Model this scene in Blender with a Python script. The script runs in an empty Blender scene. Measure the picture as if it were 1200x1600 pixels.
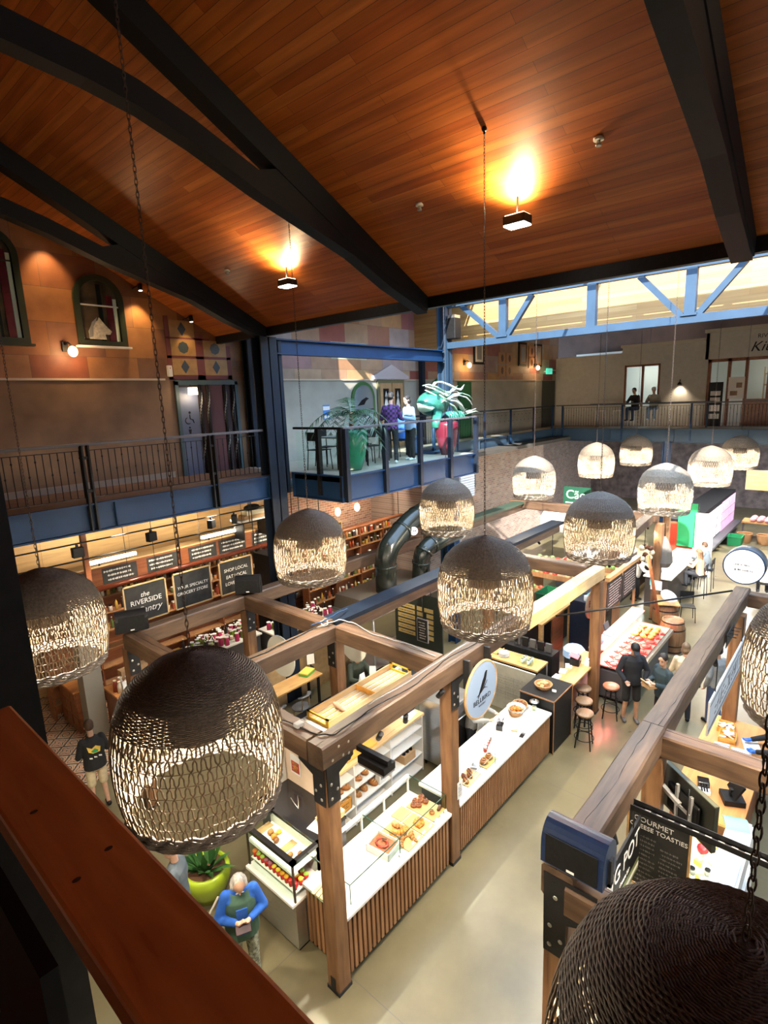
import bpy, math, random
from mathutils import Vector, Matrix, Euler
S = bpy.context.scene
COL = S.collection
PI = math.pi
random.seed(7)

# ------------------------------------------------------------------ camera
cd = bpy.data.cameras.new('camera'); cam = bpy.data.objects.new('camera', cd); COL.objects.link(cam)
YAW, PIT, ROL, FPX = 0.725, -0.1994, -0.038, 866.1
_f = Vector((math.cos(PIT)*math.cos(YAW), math.cos(PIT)*math.sin(YAW), math.sin(PIT)))
_r = _f.cross(Vector((0, 0, 1))).normalized(); _u = _r.cross(_f)
_c, _s = math.cos(ROL), math.sin(ROL)
_R = _c*_r + _s*_u; _U = -_s*_r + _c*_u
cam.matrix_world = Matrix(((_R.x, _U.x, -_f.x, 0), (_R.y, _U.y, -_f.y, 0), (_R.z, _U.z, -_f.z, 7.0), (0, 0, 0, 1)))
cd.sensor_fit = 'HORIZONTAL'; cd.sensor_width = 36; cd.lens = FPX/1200*36; cd.clip_start = 0.02; cd.clip_end = 200
S.camera = cam

# ------------------------------------------------------------------ view, sky, sun
vs = S.view_settings
vs.view_transform = 'Standard'; vs.look = 'None'; vs.gamma = 1; vs.use_curve_mapping = False
vs.exposure = 0.62
cy = S.cycles
cy.max_bounces = 6; cy.diffuse_bounces = 3; cy.glossy_bounces = 3; cy.transmission_bounces = 4; cy.transparent_max_bounces = 12
cy.caustics_reflective = False; cy.caustics_refractive = False
cy.sample_clamp_indirect = 4.0; cy.use_denoising = True; cy.use_light_tree = True
cy.adaptive_threshold = 0.02
W = bpy.data.worlds.new('sky'); S.world = W; W.use_nodes = True
W.node_tree.nodes['Background'].inputs[0].default_value = (0.50, 0.72, 1.0, 1)
W.node_tree.nodes['Background'].inputs[1].default_value = 5.5
sd = bpy.data.lights.new('sun', 'SUN'); sd.energy = 13; sd.color = (1, .94, .84); sd.angle = math.radians(0.6)
sun = bpy.data.objects.new('sun', sd); COL.objects.link(sun)
sun.rotation_euler = Vector((0.75, 0.30, -0.50)).to_track_quat('-Z', 'Y').to_euler()

# ------------------------------------------------------------------ helpers
class MB:
    """collects geometry for one mesh object"""
    def __init__(s): s.v = []; s.f = []; s.m = []; s.sm = []
    def add(s, vs, fs, m=0, smooth=False):
        b = len(s.v); s.v.extend(tuple(p) for p in vs)
        for f in fs: s.f.append(tuple(b+i for i in f)); s.m.append(m); s.sm.append(smooth)
        return s
    def box(s, x0, x1, y0, y1, z0, z1, m=0):
        if x0 > x1: x0, x1 = x1, x0
        if y0 > y1: y0, y1 = y1, y0
        if z0 > z1: z0, z1 = z1, z0
        return s.add([(x0,y0,z0),(x1,y0,z0),(x1,y1,z0),(x0,y1,z0),(x0,y0,z1),(x1,y0,z1),(x1,y1,z1),(x0,y1,z1)],
              [(0,3,2,1),(4,5,6,7),(0,1,5,4),(1,2,6,5),(2,3,7,6),(3,0,4,7)], m)
    def obox(s, c, size, rot=(0,0,0), m=0):
        M = Euler(rot).to_matrix(); c = Vector(c); a, b, d = [k/2 for k in size]
        P = [c + M @ Vector(q) for q in ((-a,-b,-d),(a,-b,-d),(a,b,-d),(-a,b,-d),(-a,-b,d),(a,-b,d),(a,b,d),(-a,b,d))]
        return s.add(P, [(0,3,2,1),(4,5,6,7),(0,1,5,4),(1,2,6,5),(2,3,7,6),(3,0,4,7)], m)
    def bar(s, p0, p1, w, h, m=0, up=(0,0,1)):
        """rectangular bar between two points"""
        p0 = Vector(p0); p1 = Vector(p1); d = (p1-p0).normalized(); u = Vector(up)
        if abs(d.dot(u)) > .98: u = Vector((0, 1, 0))
        a = d.cross(u).normalized(); b = a.cross(d)
        P = [p + a*i*w/2 + b*j*h/2 for p in (p0, p1) for i, j in ((-1,-1),(1,-1),(1,1),(-1,1))]
        return s.add(P, [(0,3,2,1),(4,5,6,7),(0,1,5,4),(1,2,6,5),(2,3,7,6),(3,0,4,7)], m)
    def tube(s, pts, r, n=6, closed=False, m=0, cap=True, smooth=True, flat=1.0):
        pts = [Vector(p) for p in pts]; k = len(pts); R = r if isinstance(r, (list, tuple)) else [r]*k
        V = []; prev = None
        for i, p in enumerate(pts):
            if closed: d = pts[(i+1) % k]-pts[i-1]
            else: d = pts[min(i+1, k-1)]-pts[max(i-1, 0)]
            if d.length < 1e-9: d = Vector((0, 0, 1))
            d.normalize()
            if prev is None:
                u = Vector((0, 0, 1)) if abs(d.z) < .9 else Vector((1, 0, 0))
                a = d.cross(u).normalized()
            else:
                a = prev - d*prev.dot(d)
                a = a.normalized() if a.length > 1e-6 else d.orthogonal().normalized()
            prev = a; b = d.cross(a)
            for j in range(n):
                t = 2*PI*j/n; V.append(p + a*math.cos(t)*R[i] + b*math.sin(t)*R[i]*flat)
        F = []
        for i in range(k if closed else k-1):
            for j in range(n):
                q = (i+1) % k
                F.append((i*n+j, i*n+(j+1) % n, q*n+(j+1) % n, q*n+j))
        s.add(V, F, m, smooth)
        if cap and not closed:
            b = len(s.v)-len(V)
            s.f.append(tuple(b+j for j in reversed(range(n)))); s.m.append(m); s.sm.append(False)
            s.f.append(tuple(b+(k-1)*n+j for j in range(n))); s.m.append(m); s.sm.append(False)
        return s
    def cyl(s, p0, p1, r0, r1=None, n=14, m=0, cap=True): return s.tube([p0, p1], [r0, r0 if r1 is None else r1], n, m=m, cap=cap)
    def lathe(s, prof, c=(0,0,0), n=24, m=0, smooth=True, sx=1, sy=1, M=None):
        V = []; c = Vector(c)
        for r, z in prof:
            for j in range(n):
                t = 2*PI*j/n; p = Vector((r*math.cos(t)*sx, r*math.sin(t)*sy, z)); V.append(c + (M @ p if M else p))
        F = [(i*n+j, i*n+(j+1) % n, (i+1)*n+(j+1) % n, (i+1)*n+j) for i in range(len(prof)-1) for j in range(n)]
        return s.add(V, F, m, smooth)
    def ell(s, c, r, n=12, k=8, m=0, M=None):
        if not isinstance(r, (list, tuple)): r = (r, r, r)
        prof = [(max(1e-4, math.sin(PI*i/k)), -math.cos(PI*i/k)) for i in range(k+1)]
        V = []; c = Vector(c)
        for q, z in prof:
            for j in range(n):
                t = 2*PI*j/n; p = Vector((q*math.cos(t)*r[0], q*math.sin(t)*r[1], z*r[2])); V.append(c + (M @ p if M else p))
        F = [(i*n+j, i*n+(j+1) % n, (i+1)*n+(j+1) % n, (i+1)*n+j) for i in range(k) for j in range(n)]
        return s.add(V, F, m, True)
    def prism(s, poly, ax, a, b, m=0, smooth=False):
        """poly in the two other axes (x,z for ax=y; y,z for ax=x; x,y for ax=z), extruded from a to b"""
        def P(p, t): return (p[0], t, p[1]) if ax == 'y' else (t, p[0], p[1]) if ax == 'x' else (p[0], p[1], t)
        n = len(poly); V = [P(p, a) for p in poly]+[P(p, b) for p in poly]
        F = [tuple(range(n)), tuple(reversed(range(n, 2*n)))]
        s.add(V, F, m)
        return s.add(V, [(i, i+n, (i+1) % n+n, (i+1) % n) for i in range(n)], m, smooth)
    def disc(s, c, r, normal=(0,0,1), n=24, m=0, sy=1):
        q = Vector(normal).to_track_quat('Z', 'Y'); c = Vector(c)
        return s.add([c + q @ Vector((r*math.cos(2*PI*j/n), r*sy*math.sin(2*PI*j/n), 0)) for j in range(n)], [tuple(range(n))], m)
    def mesh(s, name):
        me = bpy.data.meshes.new(name); me.from_pydata(s.v, [], s.f)
        me.polygons.foreach_set('material_index', s.m); me.polygons.foreach_set('use_smooth', s.sm)
        me.update(); return me

def ob(name, mb, mats, parent=None, loc=None, rot=None, bevel=0, label=None, fix=True):
    me = mb.mesh(name) if isinstance(mb, MB) else mb
    if not isinstance(mats, (list, tuple)): mats = [mats]
    if not me.materials:
        for k in mats: me.materials.append(k)
    o = bpy.data.objects.new(name, me); COL.objects.link(o)
    if fix and isinstance(mb, MB):
        import bmesh
        b = bmesh.new(); b.from_mesh(me); bmesh.ops.recalc_face_normals(b, faces=b.faces); b.to_mesh(me); b.free()
    if parent: o.parent = parent
    if loc is not None: o.location = loc
    if rot is not None: o.rotation_euler = rot
    if bevel:
        bm = o.modifiers.new('bevel', 'BEVEL'); bm.width = bevel; bm.segments = 2; bm.limit_method = 'ANGLE'; bm.angle_limit = 0.7
    if label: o['label'] = label
    return o
def tag(o, label=None, cat=None, group=None, kind=None):
    if label: o['label'] = label
    if cat: o['category'] = cat
    if group: o['group'] = group
    if kind: o['kind'] = kind
    return o
def thing(name, label, cat, loc=(0,0,0), rz=0, group=None):
    o = bpy.data.objects.new(name, None); COL.objects.link(o); o.empty_display_size = .1
    o.location = loc; o.rotation_euler = (0, 0, rz)
    return tag(o, label, cat, group)
def struct(name, mb, m, bevel=0): return tag(ob(name, mb, m, bevel=bevel), kind='structure')
def one(name, mb, m, label, cat, group=None, loc=None, rot=None, bevel=0):
    return tag(ob(name, mb, m, loc=loc, rot=rot, bevel=bevel), label, cat, group)
def dup(root, loc, rz=None, label=None, group=None, scale=None):
    r = root.copy(); COL.objects.link(r); r.location = loc
    if rz is not None: r.rotation_euler = (0, 0, rz)
    if scale: r.scale = scale
    if label: r['label'] = label
    if group: r['group'] = group
    for ch in list(root.children):
        c = ch.copy(); COL.objects.link(c); c.parent = r
        for g in ch.children:
            d = g.copy(); COL.objects.link(d); d.parent = c
    return r
FLIP = Matrix.Identity(3)
def text(name, body, size, mat, parent, loc, right, up, align='CENTER', ext=.0015, shear=0, width=1.0):
    """flat lettering whose reading direction is `right` and whose top points `up` (parent space)"""
    cu = bpy.data.curves.new(name, 'FONT'); cu.body = body; cu.size = size; cu.align_x = align; cu.align_y = 'CENTER'; cu.extrude = ext; cu.shear = shear
    cu.resolution_u = 3
    q = bpy.data.objects.new(name, cu); COL.objects.link(q); me = bpy.data.meshes.new_from_object(q); bpy.data.objects.remove(q); bpy.data.curves.remove(cu)
    me.materials.clear(); me.materials.append(mat); o = bpy.data.objects.new(name, me); COL.objects.link(o)
    R = Vector(right).normalized(); U = Vector(up).normalized(); N = R.cross(U)
    M = Matrix(((R.x*width, U.x, N.x, loc[0]), (R.y*width, U.y, N.y, loc[1]), (R.z*width, U.z, N.z, loc[2]), (0, 0, 0, 1)))
    if parent: o.parent = parent
    o.matrix_local = M
    return o
def scribble(mb, c, right, up, w, h, rows, t=.006, seed=0, fill=.8, m=0):
    """rows of small chalk strokes standing for handwriting too small to read"""
    rn = random.Random(seed); R = Vector(right); U = Vector(up); N = R.cross(U).normalized(); c = Vector(c)
    for i in range(rows):
        y = h/2 - (i+.5)*h/rows; x = -w/2 + rn.uniform(0, .1)*w; end = w/2*rn.uniform(fill*.6, 1)
        while x < end:
            l = rn.uniform(.02, .06)*w/.8; hh = h/rows*.22
            a = c + R*x + U*y; b = c + R*min(x+l, end) + U*(y + rn.uniform(-.2, .2)*hh)
            n = N*.002; d = U*t
            mb.add([a+n-d, b+n-d, b+n+d, a+n+d], [(0, 1, 2, 3)], m)
            if rn.random() < .8:
                q = a + (b-a)*rn.random(); mb.add([q+n-U*hh-R*t, q+n-U*hh+R*t, q+n+U*hh+R*t, q+n+U*hh-R*t], [(0, 1, 2, 3)], m)
            x += l + rn.uniform(.006, .02)*w/.8
    return mb

# ------------------------------------------------------------------ materials
def _nt(name):
    m = bpy.data.materials.new(name); m.use_nodes = True; nt = m.node_tree; b = nt.nodes['Principled BSDF']
    return m, nt, b, nt.links.new
def mat(name, col, rough=.5, metal=0, spec=.5, var=0, vscale=6, bump=0, bscale=40, emit=None, estr=1, coat=0, stretch=(1,1,1)):
    m, nt, b, L = _nt(name); N = nt.nodes.new
    b.inputs['Base Color'].default_value = (*col, 1); b.inputs['Roughness'].default_value = rough; b.inputs['Metallic'].default_value = metal
    b.inputs['Specular IOR Level'].default_value = spec; b.inputs['Coat Weight'].default_value = coat
    if var or bump:
        tc = N('ShaderNodeTexCoord'); mp = N('ShaderNodeMapping'); mp.inputs['Scale'].default_value = stretch; L(tc.outputs['Object'], mp.inputs[0])
    if var:
        nz = N('ShaderNodeTexNoise'); nz.inputs['Scale'].default_value = vscale; nz.inputs['Detail'].default_value = 5; L(mp.outputs[0], nz.inputs[0])
        cr = N('ShaderNodeValToRGB'); e = cr.color_ramp.elements
        e[0].position = .3; e[1].position = .7
        e[0].color = (*[max(0, c*(1-var)) for c in col], 1); e[1].color = (*[min(1, c*(1+var)) for c in col], 1)
        L(nz.outputs['Fac'], cr.inputs[0]); L(cr.outputs[0], b.inputs['Base Color'])
    if bump:
        n2 = N('ShaderNodeTexNoise'); n2.inputs['Scale'].default_value = bscale; n2.inputs['Detail'].default_value = 3; L(mp.outputs[0], n2.inputs[0])
        bp = N('ShaderNodeBump'); bp.inputs['Strength'].default_value = bump; bp.inputs['Distance'].default_value = .01; L(n2.outputs['Fac'], bp.inputs['Height']); L(bp.outputs[0], b.inputs['Normal'])
    if emit:
        b.inputs['Emission Color'].default_value = (*emit, 1); b.inputs['Emission Strength'].default_value = estr
    return m
def wood(name, c1, c2, axis='x', scale=1.0, rough=.5, bump=.15, knots=True, c3=None):
    m, nt, b, L = _nt(name); N = nt.nodes.new
    tc = N('ShaderNodeTexCoord'); mp = N('ShaderNodeMapping')
    k = {'x': (.12, 1, 1), 'y': (1, .12, 1), 'z': (1, 1, .12)}[axis]
    mp.inputs['Scale'].default_value = [q*scale for q in k]; L(tc.outputs['Object'], mp.inputs[0])
    nz = N('ShaderNodeTexNoise'); nz.inputs['Scale'].default_value = 14; nz.inputs['Detail'].default_value = 7; nz.inputs['Distortion'].default_value = .6; L(mp.outputs[0], nz.inputs[0])
    cr = N('ShaderNodeValToRGB'); e = cr.color_ramp.elements; e[0].position = .32; e[1].position = .68; e[0].color = (*c1, 1); e[1].color = (*c2, 1)
    if c3: x = cr.color_ramp.elements.new(.26); x.color = (*c3, 1)
    L(nz.outputs['Fac'], cr.inputs[0])
    n2 = N('ShaderNodeTexNoise'); n2.inputs['Scale'].default_value = 2.2; n2.inputs['Detail'].default_value = 2; L(tc.outputs['Object'], n2.inputs[0])
    mx = N('ShaderNodeMix'); mx.data_type = 'RGBA'; mx.blend_type = 'MULTIPLY'; mx.inputs[0].default_value = .5
    c2r = N('ShaderNodeValToRGB'); c2r.color_ramp.elements[0].position = .3; c2r.color_ramp.elements[0].color = (.55, .5, .48, 1); c2r.color_ramp.elements[1].position = .65; c2r.color_ramp.elements[1].color = (1, 1, 1, 1)
    L(n2.outputs['Fac'], c2r.inputs[0]); L(cr.outputs[0], mx.inputs[6]); L(c2r.outputs[0], mx.inputs[7]); L(mx.outputs[2], b.inputs['Base Color'])
    b.inputs['Roughness'].default_value = rough
    bp = N('ShaderNodeBump'); bp.inputs['Strength'].default_value = bump; bp.inputs['Distance'].default_value = .01; L(nz.outputs['Fac'], bp.inputs['Height']); L(bp.outputs[0], b.inputs['Normal'])
    return m
def bricks(name, cols, u, v, bw, rh, mortar, mcol, rough=.6, squash=1, noise=.35, offset=.5, bump=.3, streak=None, bias=0.0, spec=.5):
    """brick / board / panel pattern; u, v pick the object axes (0,1,2) of the pattern, colours come per brick from a ramp"""
    m, nt, b, L = _nt(name); N = nt.nodes.new
    tc = N('ShaderNodeTexCoord'); sp = N('ShaderNodeSeparateXYZ'); L(tc.outputs['Object'], sp.inputs[0])
    cb = N('ShaderNodeCombineXYZ'); L(sp.outputs[u], cb.inputs[0]); L(sp.outputs[v], cb.inputs[1])
    br = N('ShaderNodeTexBrick'); L(cb.outputs[0], br.inputs['Vector'])
    br.offset = offset; br.squash = squash; br.inputs['Scale'].default_value = 1; br.inputs['Brick Width'].default_value = bw; br.inputs['Row Height'].default_value = rh
    br.inputs['Mortar Size'].default_value = mortar; br.inputs['Mortar Smooth'].default_value = .1; br.inputs['Bias'].default_value = bias
    br.inputs['Color1'].default_value = (0, 0, 0, 1); br.inputs['Color2'].default_value = (1, 1, 1, 1); br.inputs['Mortar'].default_value = (.5, .5, .5, 1)
    cr = N('ShaderNodeValToRGB'); el = cr.color_ramp.elements
    while len(el) < len(cols): el.new(.5)
    for i, c in enumerate(cols): el[i].position = i/(len(cols)-1) if len(cols) > 1 else 0; el[i].color = (*c, 1)
    L(br.outputs['Color'], cr.inputs[0])
    nz = N('ShaderNodeTexNoise'); nz.inputs['Detail'].default_value = 6
    mp = N('ShaderNodeMapping'); L(cb.outputs[0], mp.inputs[0]); L(mp.outputs[0], nz.inputs[0])
    if streak: mp.inputs['Scale'].default_value = (*streak, 1); nz.inputs['Scale'].default_value = 1
    else: nz.inputs['Scale'].default_value = 2.5
    r2 = N('ShaderNodeValToRGB'); r2.color_ramp.elements[0].position = .3; r2.color_ramp.elements[1].position = .7
    r2.color_ramp.elements[0].color = (1-noise,)*3+(1,); r2.color_ramp.elements[1].color = (1, 1, 1, 1); L(nz.outputs['Fac'], r2.inputs[0])
    mx = N('ShaderNodeMix'); mx.data_type = 'RGBA'; mx.blend_type = 'MULTIPLY'; mx.inputs[0].default_value = 1; L(cr.outputs[0], mx.inputs[6]); L(r2.outputs[0], mx.inputs[7])
    m2 = N('ShaderNodeMix'); m2.data_type = 'RGBA'; L(br.outputs['Fac'], m2.inputs[0]); L(mx.outputs[2], m2.inputs[6]); m2.inputs[7].default_value = (*mcol, 1)
    L(m2.outputs[2], b.inputs['Base Color']); b.inputs['Roughness'].default_value = rough; b.inputs['Specular IOR Level'].default_value = spec
    if bump:
        inv = N('ShaderNodeMath'); inv.operation = 'MULTIPLY_ADD'; inv.inputs[1].default_value = -1; inv.inputs[2].default_value = 1; L(br.outputs['Fac'], inv.inputs[0])
        ad = N('ShaderNodeMath'); ad.operation = 'MULTIPLY_ADD'; L(nz.outputs['Fac'], ad.inputs[0]); ad.inputs[1].default_value = .25; L(inv.outputs[0], ad.inputs[2])
        bp = N('ShaderNodeBump'); bp.inputs['Strength'].default_value = bump; bp.inputs['Distance'].default_value = .01; L(ad.outputs[0], bp.inputs['Height']); L(bp.outputs[0], b.inputs['Normal'])
    return m
def glass(name, tint=(.95, 1, .97), gloss=.10):
    m = bpy.data.materials.new(name); m.use_nodes = True; nt = m.node_tree; nt.nodes.clear(); N = nt.nodes.new; L = nt.links.new
    o = N('ShaderNodeOutputMaterial'); t = N('ShaderNodeBsdfTransparent'); g = N('ShaderNodeBsdfGlossy'); x = N('ShaderNodeMixShader'); fr = N('ShaderNodeLayerWeight'); fr.inputs[0].default_value = .12
    t.inputs[0].default_value = (*tint, 1); g.inputs['Roughness'].default_value = .03; pass
    mr = N('ShaderNodeMath'); mr.operation = 'MULTIPLY_ADD'; mr.inputs[1].default_value = .6; mr.inputs[2].default_value = .04; L(fr.outputs[1], mr.inputs[0]); pw = N('ShaderNodeMath'); pw.operation = 'POWER'; pw.inputs[1].default_value = 2.5; L(mr.outputs[0], pw.inputs[0]); L(pw.outputs[0], x.inputs[0]); L(t.outputs[0], x.inputs[1]); L(g.outputs[0], x.inputs[2]); L(x.outputs[0], o.inputs[0])
    return m
def glow(name, col, s): return mat(name, (0, 0, 0), emit=col, estr=s)

M = {}
M['black'] = mat('black paint', (.008, .008, .009), .5, spec=.25, var=.3, vscale=20)
M['blackrub'] = mat('black rubber', (.015, .015, .017), .8)
M['blackgloss'] = mat('black gloss', (.012, .011, .012), .15)
M['truss'] = mat('blue-grey steel paint', (.024, .052, .092), .55, spec=.3, var=.1, vscale=3)
M['roofsteel'] = mat('black roof steel', (.006, .008, .011), .6, spec=.25)
M['iron'] = mat('black iron plate', (.018, .018, .02), .5, metal=.3, var=.3, bump=.2, bscale=60)
M['navy'] = mat('navy steel paint', (.006, .030, .085), .55, spec=.3, var=.12, vscale=3)
M['darknavy'] = mat('dark steel paint', (.008, .014, .027), .55, spec=.25, var=.2, vscale=3)
M['steel'] = mat('brushed steel', (.55, .55, .54), .28, metal=.9, var=.08, stretch=(1, 1, 12))
M['chrome'] = mat('bolt steel', (.55, .54, .5), .35, metal=.8)
M['white'] = mat('white laminate', (.82, .81, .78), .3)
M['whitepaint'] = mat('white paint', (.78, .76, .71), .5, var=.04)
M['paper'] = mat('paper', (.80, .79, .76), .8)
M['grey'] = mat('grey plastic', (.28, .28, .28), .5)
M['dgrey'] = mat('dark grey', (.07, .07, .075), .5)
M['chalk'] = mat('chalk', (.78, .76, .72), .9)
M['board'] = mat('chalkboard', (.028, .028, .027), .75, var=.35, vscale=5)
M['rattan'] = mat('brown rattan', (.115, .078, .044), .6, var=.35, vscale=30)
M['skylitrattan'] = mat('sky-lit rattan', (.235, .190, .145), .65, var=.25, vscale=30)
M['rattandark'] = mat('dark rattan', (.085, .064, .050), .65, var=.4, vscale=40, bump=.6, bscale=120)
M['bulb'] = glow('lit bulb', (1, .80, .48), 40)
M['tubeglow'] = glow('lit tube', (1, .92, .78), 7)
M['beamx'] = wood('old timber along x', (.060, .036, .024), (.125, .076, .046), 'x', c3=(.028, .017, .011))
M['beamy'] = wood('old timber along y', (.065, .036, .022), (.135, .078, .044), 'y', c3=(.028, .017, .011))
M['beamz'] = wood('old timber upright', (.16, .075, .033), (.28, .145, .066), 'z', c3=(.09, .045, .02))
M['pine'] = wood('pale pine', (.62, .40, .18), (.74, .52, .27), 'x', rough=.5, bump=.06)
M['piney'] = wood('pale pine along y', (.62, .40, .18), (.74, .52, .27), 'y', rough=.5, bump=.06)
M['oak'] = wood('honey oak top', (.46, .26, .095), (.62, .38, .16), 'x', rough=.35, bump=.05)
M['oaky'] = wood('honey oak top along y', (.46, .26, .095), (.62, .38, .16), 'y', rough=.35, bump=.05)
M['redwood'] = wood('red brown wood', (.20, .062, .024), (.30, .105, .042), 'x', rough=.4, bump=.05)
M['orangewood'] = wood('orange wood top', (.55, .22, .065), (.66, .30, .10), 'x', rough=.35, bump=.04)
M['slat'] = wood('cedar slat', (.30, .145, .062), (.40, .21, .10), 'z', rough=.5, bump=.08)
M['rail'] = wood('varnished handrail', (.40, .115, .030), (.62, .22, .065), 'y', scale=1.6, rough=.38, bump=.03, c3=(.26, .065, .018))
M['concrete'] = None
M['glass'] = glass('clear glass')
M['skin'] = mat('skin', (.56, .33, .23), .55, var=.08, vscale=18)
M['skintan'] = mat('tanned skin', (.45, .25, .165), .55, var=.08, vscale=18)
M['green'] = mat('leaf green', (.045, .13, .03), .5, var=.35, vscale=12)
M['lime'] = mat('lime glaze', (.36, .50, .035), .22)
M['teal'] = mat('teal glaze', (.02, .20, .115), .18, var=.15)
M['maroon'] = mat('maroon glaze', (.13, .014, .030), .25, var=.15)
M['wicker'] = mat('wicker basket', (.50, .27, .115), .65, var=.3, vscale=60, bump=.6, bscale=90)

# ================================================================== SETTING
def floor_mat():
    m, nt, b, L = _nt('polished concrete'); N = nt.nodes.new
    tc = N('ShaderNodeTexCoord'); n1 = N('ShaderNodeTexNoise'); n1.inputs['Scale'].default_value = .55; n1.inputs['Detail'].default_value = 8; n1.inputs['Roughness'].default_value = .65
    L(tc.outputs['Object'], n1.inputs[0])
    cr = N('ShaderNodeValToRGB'); e = cr.color_ramp.elements; e[0].position = .32; e[0].color = (.105, .090, .050, 1); e[1].position = .68; e[1].color = (.168, .144, .082, 1)
    L(n1.outputs['Fac'], cr.inputs[0])
    br = N('ShaderNodeTexBrick'); br.offset = 0; br.inputs['Scale'].default_value = 1; br.inputs['Brick Width'].default_value = 4.8; br.inputs['Row Height'].default_value = 6; br.inputs['Mortar Size'].default_value = .006
    mp = N('ShaderNodeMapping'); mp.inputs['Location'].default_value = (1.02, 1, 0); L(tc.outputs['Object'], mp.inputs[0]); L(mp.outputs[0], br.inputs['Vector'])
    mx = N('ShaderNodeMix'); mx.data_type = 'RGBA'; L(br.outputs['Fac'], mx.inputs[0]); L(cr.outputs[0], mx.inputs[6]); mx.inputs[7].default_value = (.10, .09, .07, 1)
    L(mx.outputs[2], b.inputs['Base Color'])
    n2 = N('ShaderNodeTexNoise'); n2.inputs['Scale'].default_value = 3; n2.inputs['Detail'].default_value = 6; L(tc.outputs['Object'], n2.inputs[0])
    rr = N('ShaderNodeMapRange'); rr.inputs[3].default_value = .22; rr.inputs[4].default_value = .42; L(n2.outputs['Fac'], rr.inputs[0]); L(rr.outputs[0], b.inputs['Roughness'])
    return m
M['concrete'] = floor_mat()
struct('floor', MB().box(-6, 38, -9, 18, -.2, 0), M['concrete'])
def tile_mat():
    m, nt, b, L = _nt('encaustic tiles'); N = nt.nodes.new
    tc = N('ShaderNodeTexCoord'); sp = N('ShaderNodeSeparateXYZ'); L(tc.outputs['Object'], sp.inputs[0])
    def mth(op, a, bb=None):
        q = N('ShaderNodeMath'); q.operation = op
        for i, x in enumerate((a, bb)):
            if x is None: continue
            if isinstance(x, (int, float)): q.inputs[i].default_value = x
            else: L(x, q.inputs[i])
        return q.outputs[0]
    def tri(x, p): return mth('MULTIPLY', mth('PINGPONG', x, p), 1/p)
    x, y = sp.outputs[0], sp.outputs[1]
    d = mth('ADD', tri(x, .22), tri(y, .22))                 # diamonds
    d2 = mth('ABSOLUTE', mth('SUBTRACT', tri(x, .11), tri(y, .11)))
    k = mth('PINGPONG', mth('ADD', mth('MULTIPLY', d, 2.0), mth('MULTIPLY', d2, .45)), 1.0)
    cr = N('ShaderNodeValToRGB'); cr.color_ramp.interpolation = 'CONSTANT'; e = cr.color_ramp.elements
    while len(e) < 5: e.new(.5)
    for i, (p, c) in enumerate(((0, (.03, .02, .02)), (.18, (.62, .50, .36)), (.40, (.48, .14, .05)), (.60, (.64, .52, .38)), (.84, (.06, .035, .03)))): e[i].position = p; e[i].color = (*c, 1)
    L(k, cr.inputs[0]); L(cr.outputs[0], b.inputs['Base Color']); b.inputs['Roughness'].default_value = .35
    return m
struct('floor_tiles', MB().box(-4, 8, 10.6, 18, .0, .012), tile_mat())

# --- upper left wall: plaster dado below a ledge, big copper coloured panels above; warm lamplight put into both colours
panels = bricks('copper wall panels', [(.24, .075, .03), (.42, .15, .045), (.20, .10, .055), (.50, .22, .07), (.19, .04, .026), (.32, .17, .09), (.46, .18, .055)], 0, 2, 1.02, .62, .004, (.12, .07, .04), .5, noise=.35, offset=.37)
panels_skylit = bricks('sky-lit wall panels', [(.46, .38, .33), (.40, .20, .10), (.50, .33, .20), (.30, .06, .055), (.42, .36, .36), (.52, .30, .13), (.44, .40, .33)], 0, 2, 1.0, .66, .004, (.15, .11, .08), .6, noise=.25, offset=.37)  # same wall panels with a cool skylight tint put into the colours
dado_lamplit = mat('lamp-lit plaster dado', (.20, .115, .062), .6, var=.25, vscale=1.6)
dado_skylit = mat('sky-lit plaster dado', (.36, .34, .29), .6, var=.12, vscale=1.6)  # same plaster, greyed by skylight put into the colour
YW = 11.9
def cz(x): return 8.6+.5*(7.7-x)
mb = MB(); mb.prism([(-6, 7.62), (8.5, 7.62), (8.5, 10.6), (7.95, 10.6), (7.7, 8.6), (.8, cz(.8)), (-6, 8.65)], 'y', YW, YW+.2, 0); mb.box(-6, 8.5, YW, YW+.2, 5.4, 7.62, 1)
struct('wall_upper_left', mb, [panels, dado_lamplit])
mb = MB(); mb.box(8.5, 26.6, YW, YW+.2, 7.62, 10.6, 0); mb.box(8.5, 26.6, YW, YW+.2, 5.4, 7.62, 1)
struct('wall_upper_far', mb, [panels_skylit, dado_skylit])
ledge = mat('ledge strip', (.55, .47, .38), .5)
struct('trim_1', MB().box(-6, 6.3, YW-.04, YW, 7.6, 7.64), ledge)
struct('trim_2', MB().box(8.6, 24.7, YW-.04, YW, 7.6, 7.64), ledge)
struct('baseboard_left', MB().box(-6, 6.3, YW-.02, YW, 5.45, 5.58).box(-6, 6.3, YW-.035, YW-.02, 5.56, 5.585), mat('skirting', (.40, .32, .25), .5))

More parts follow.
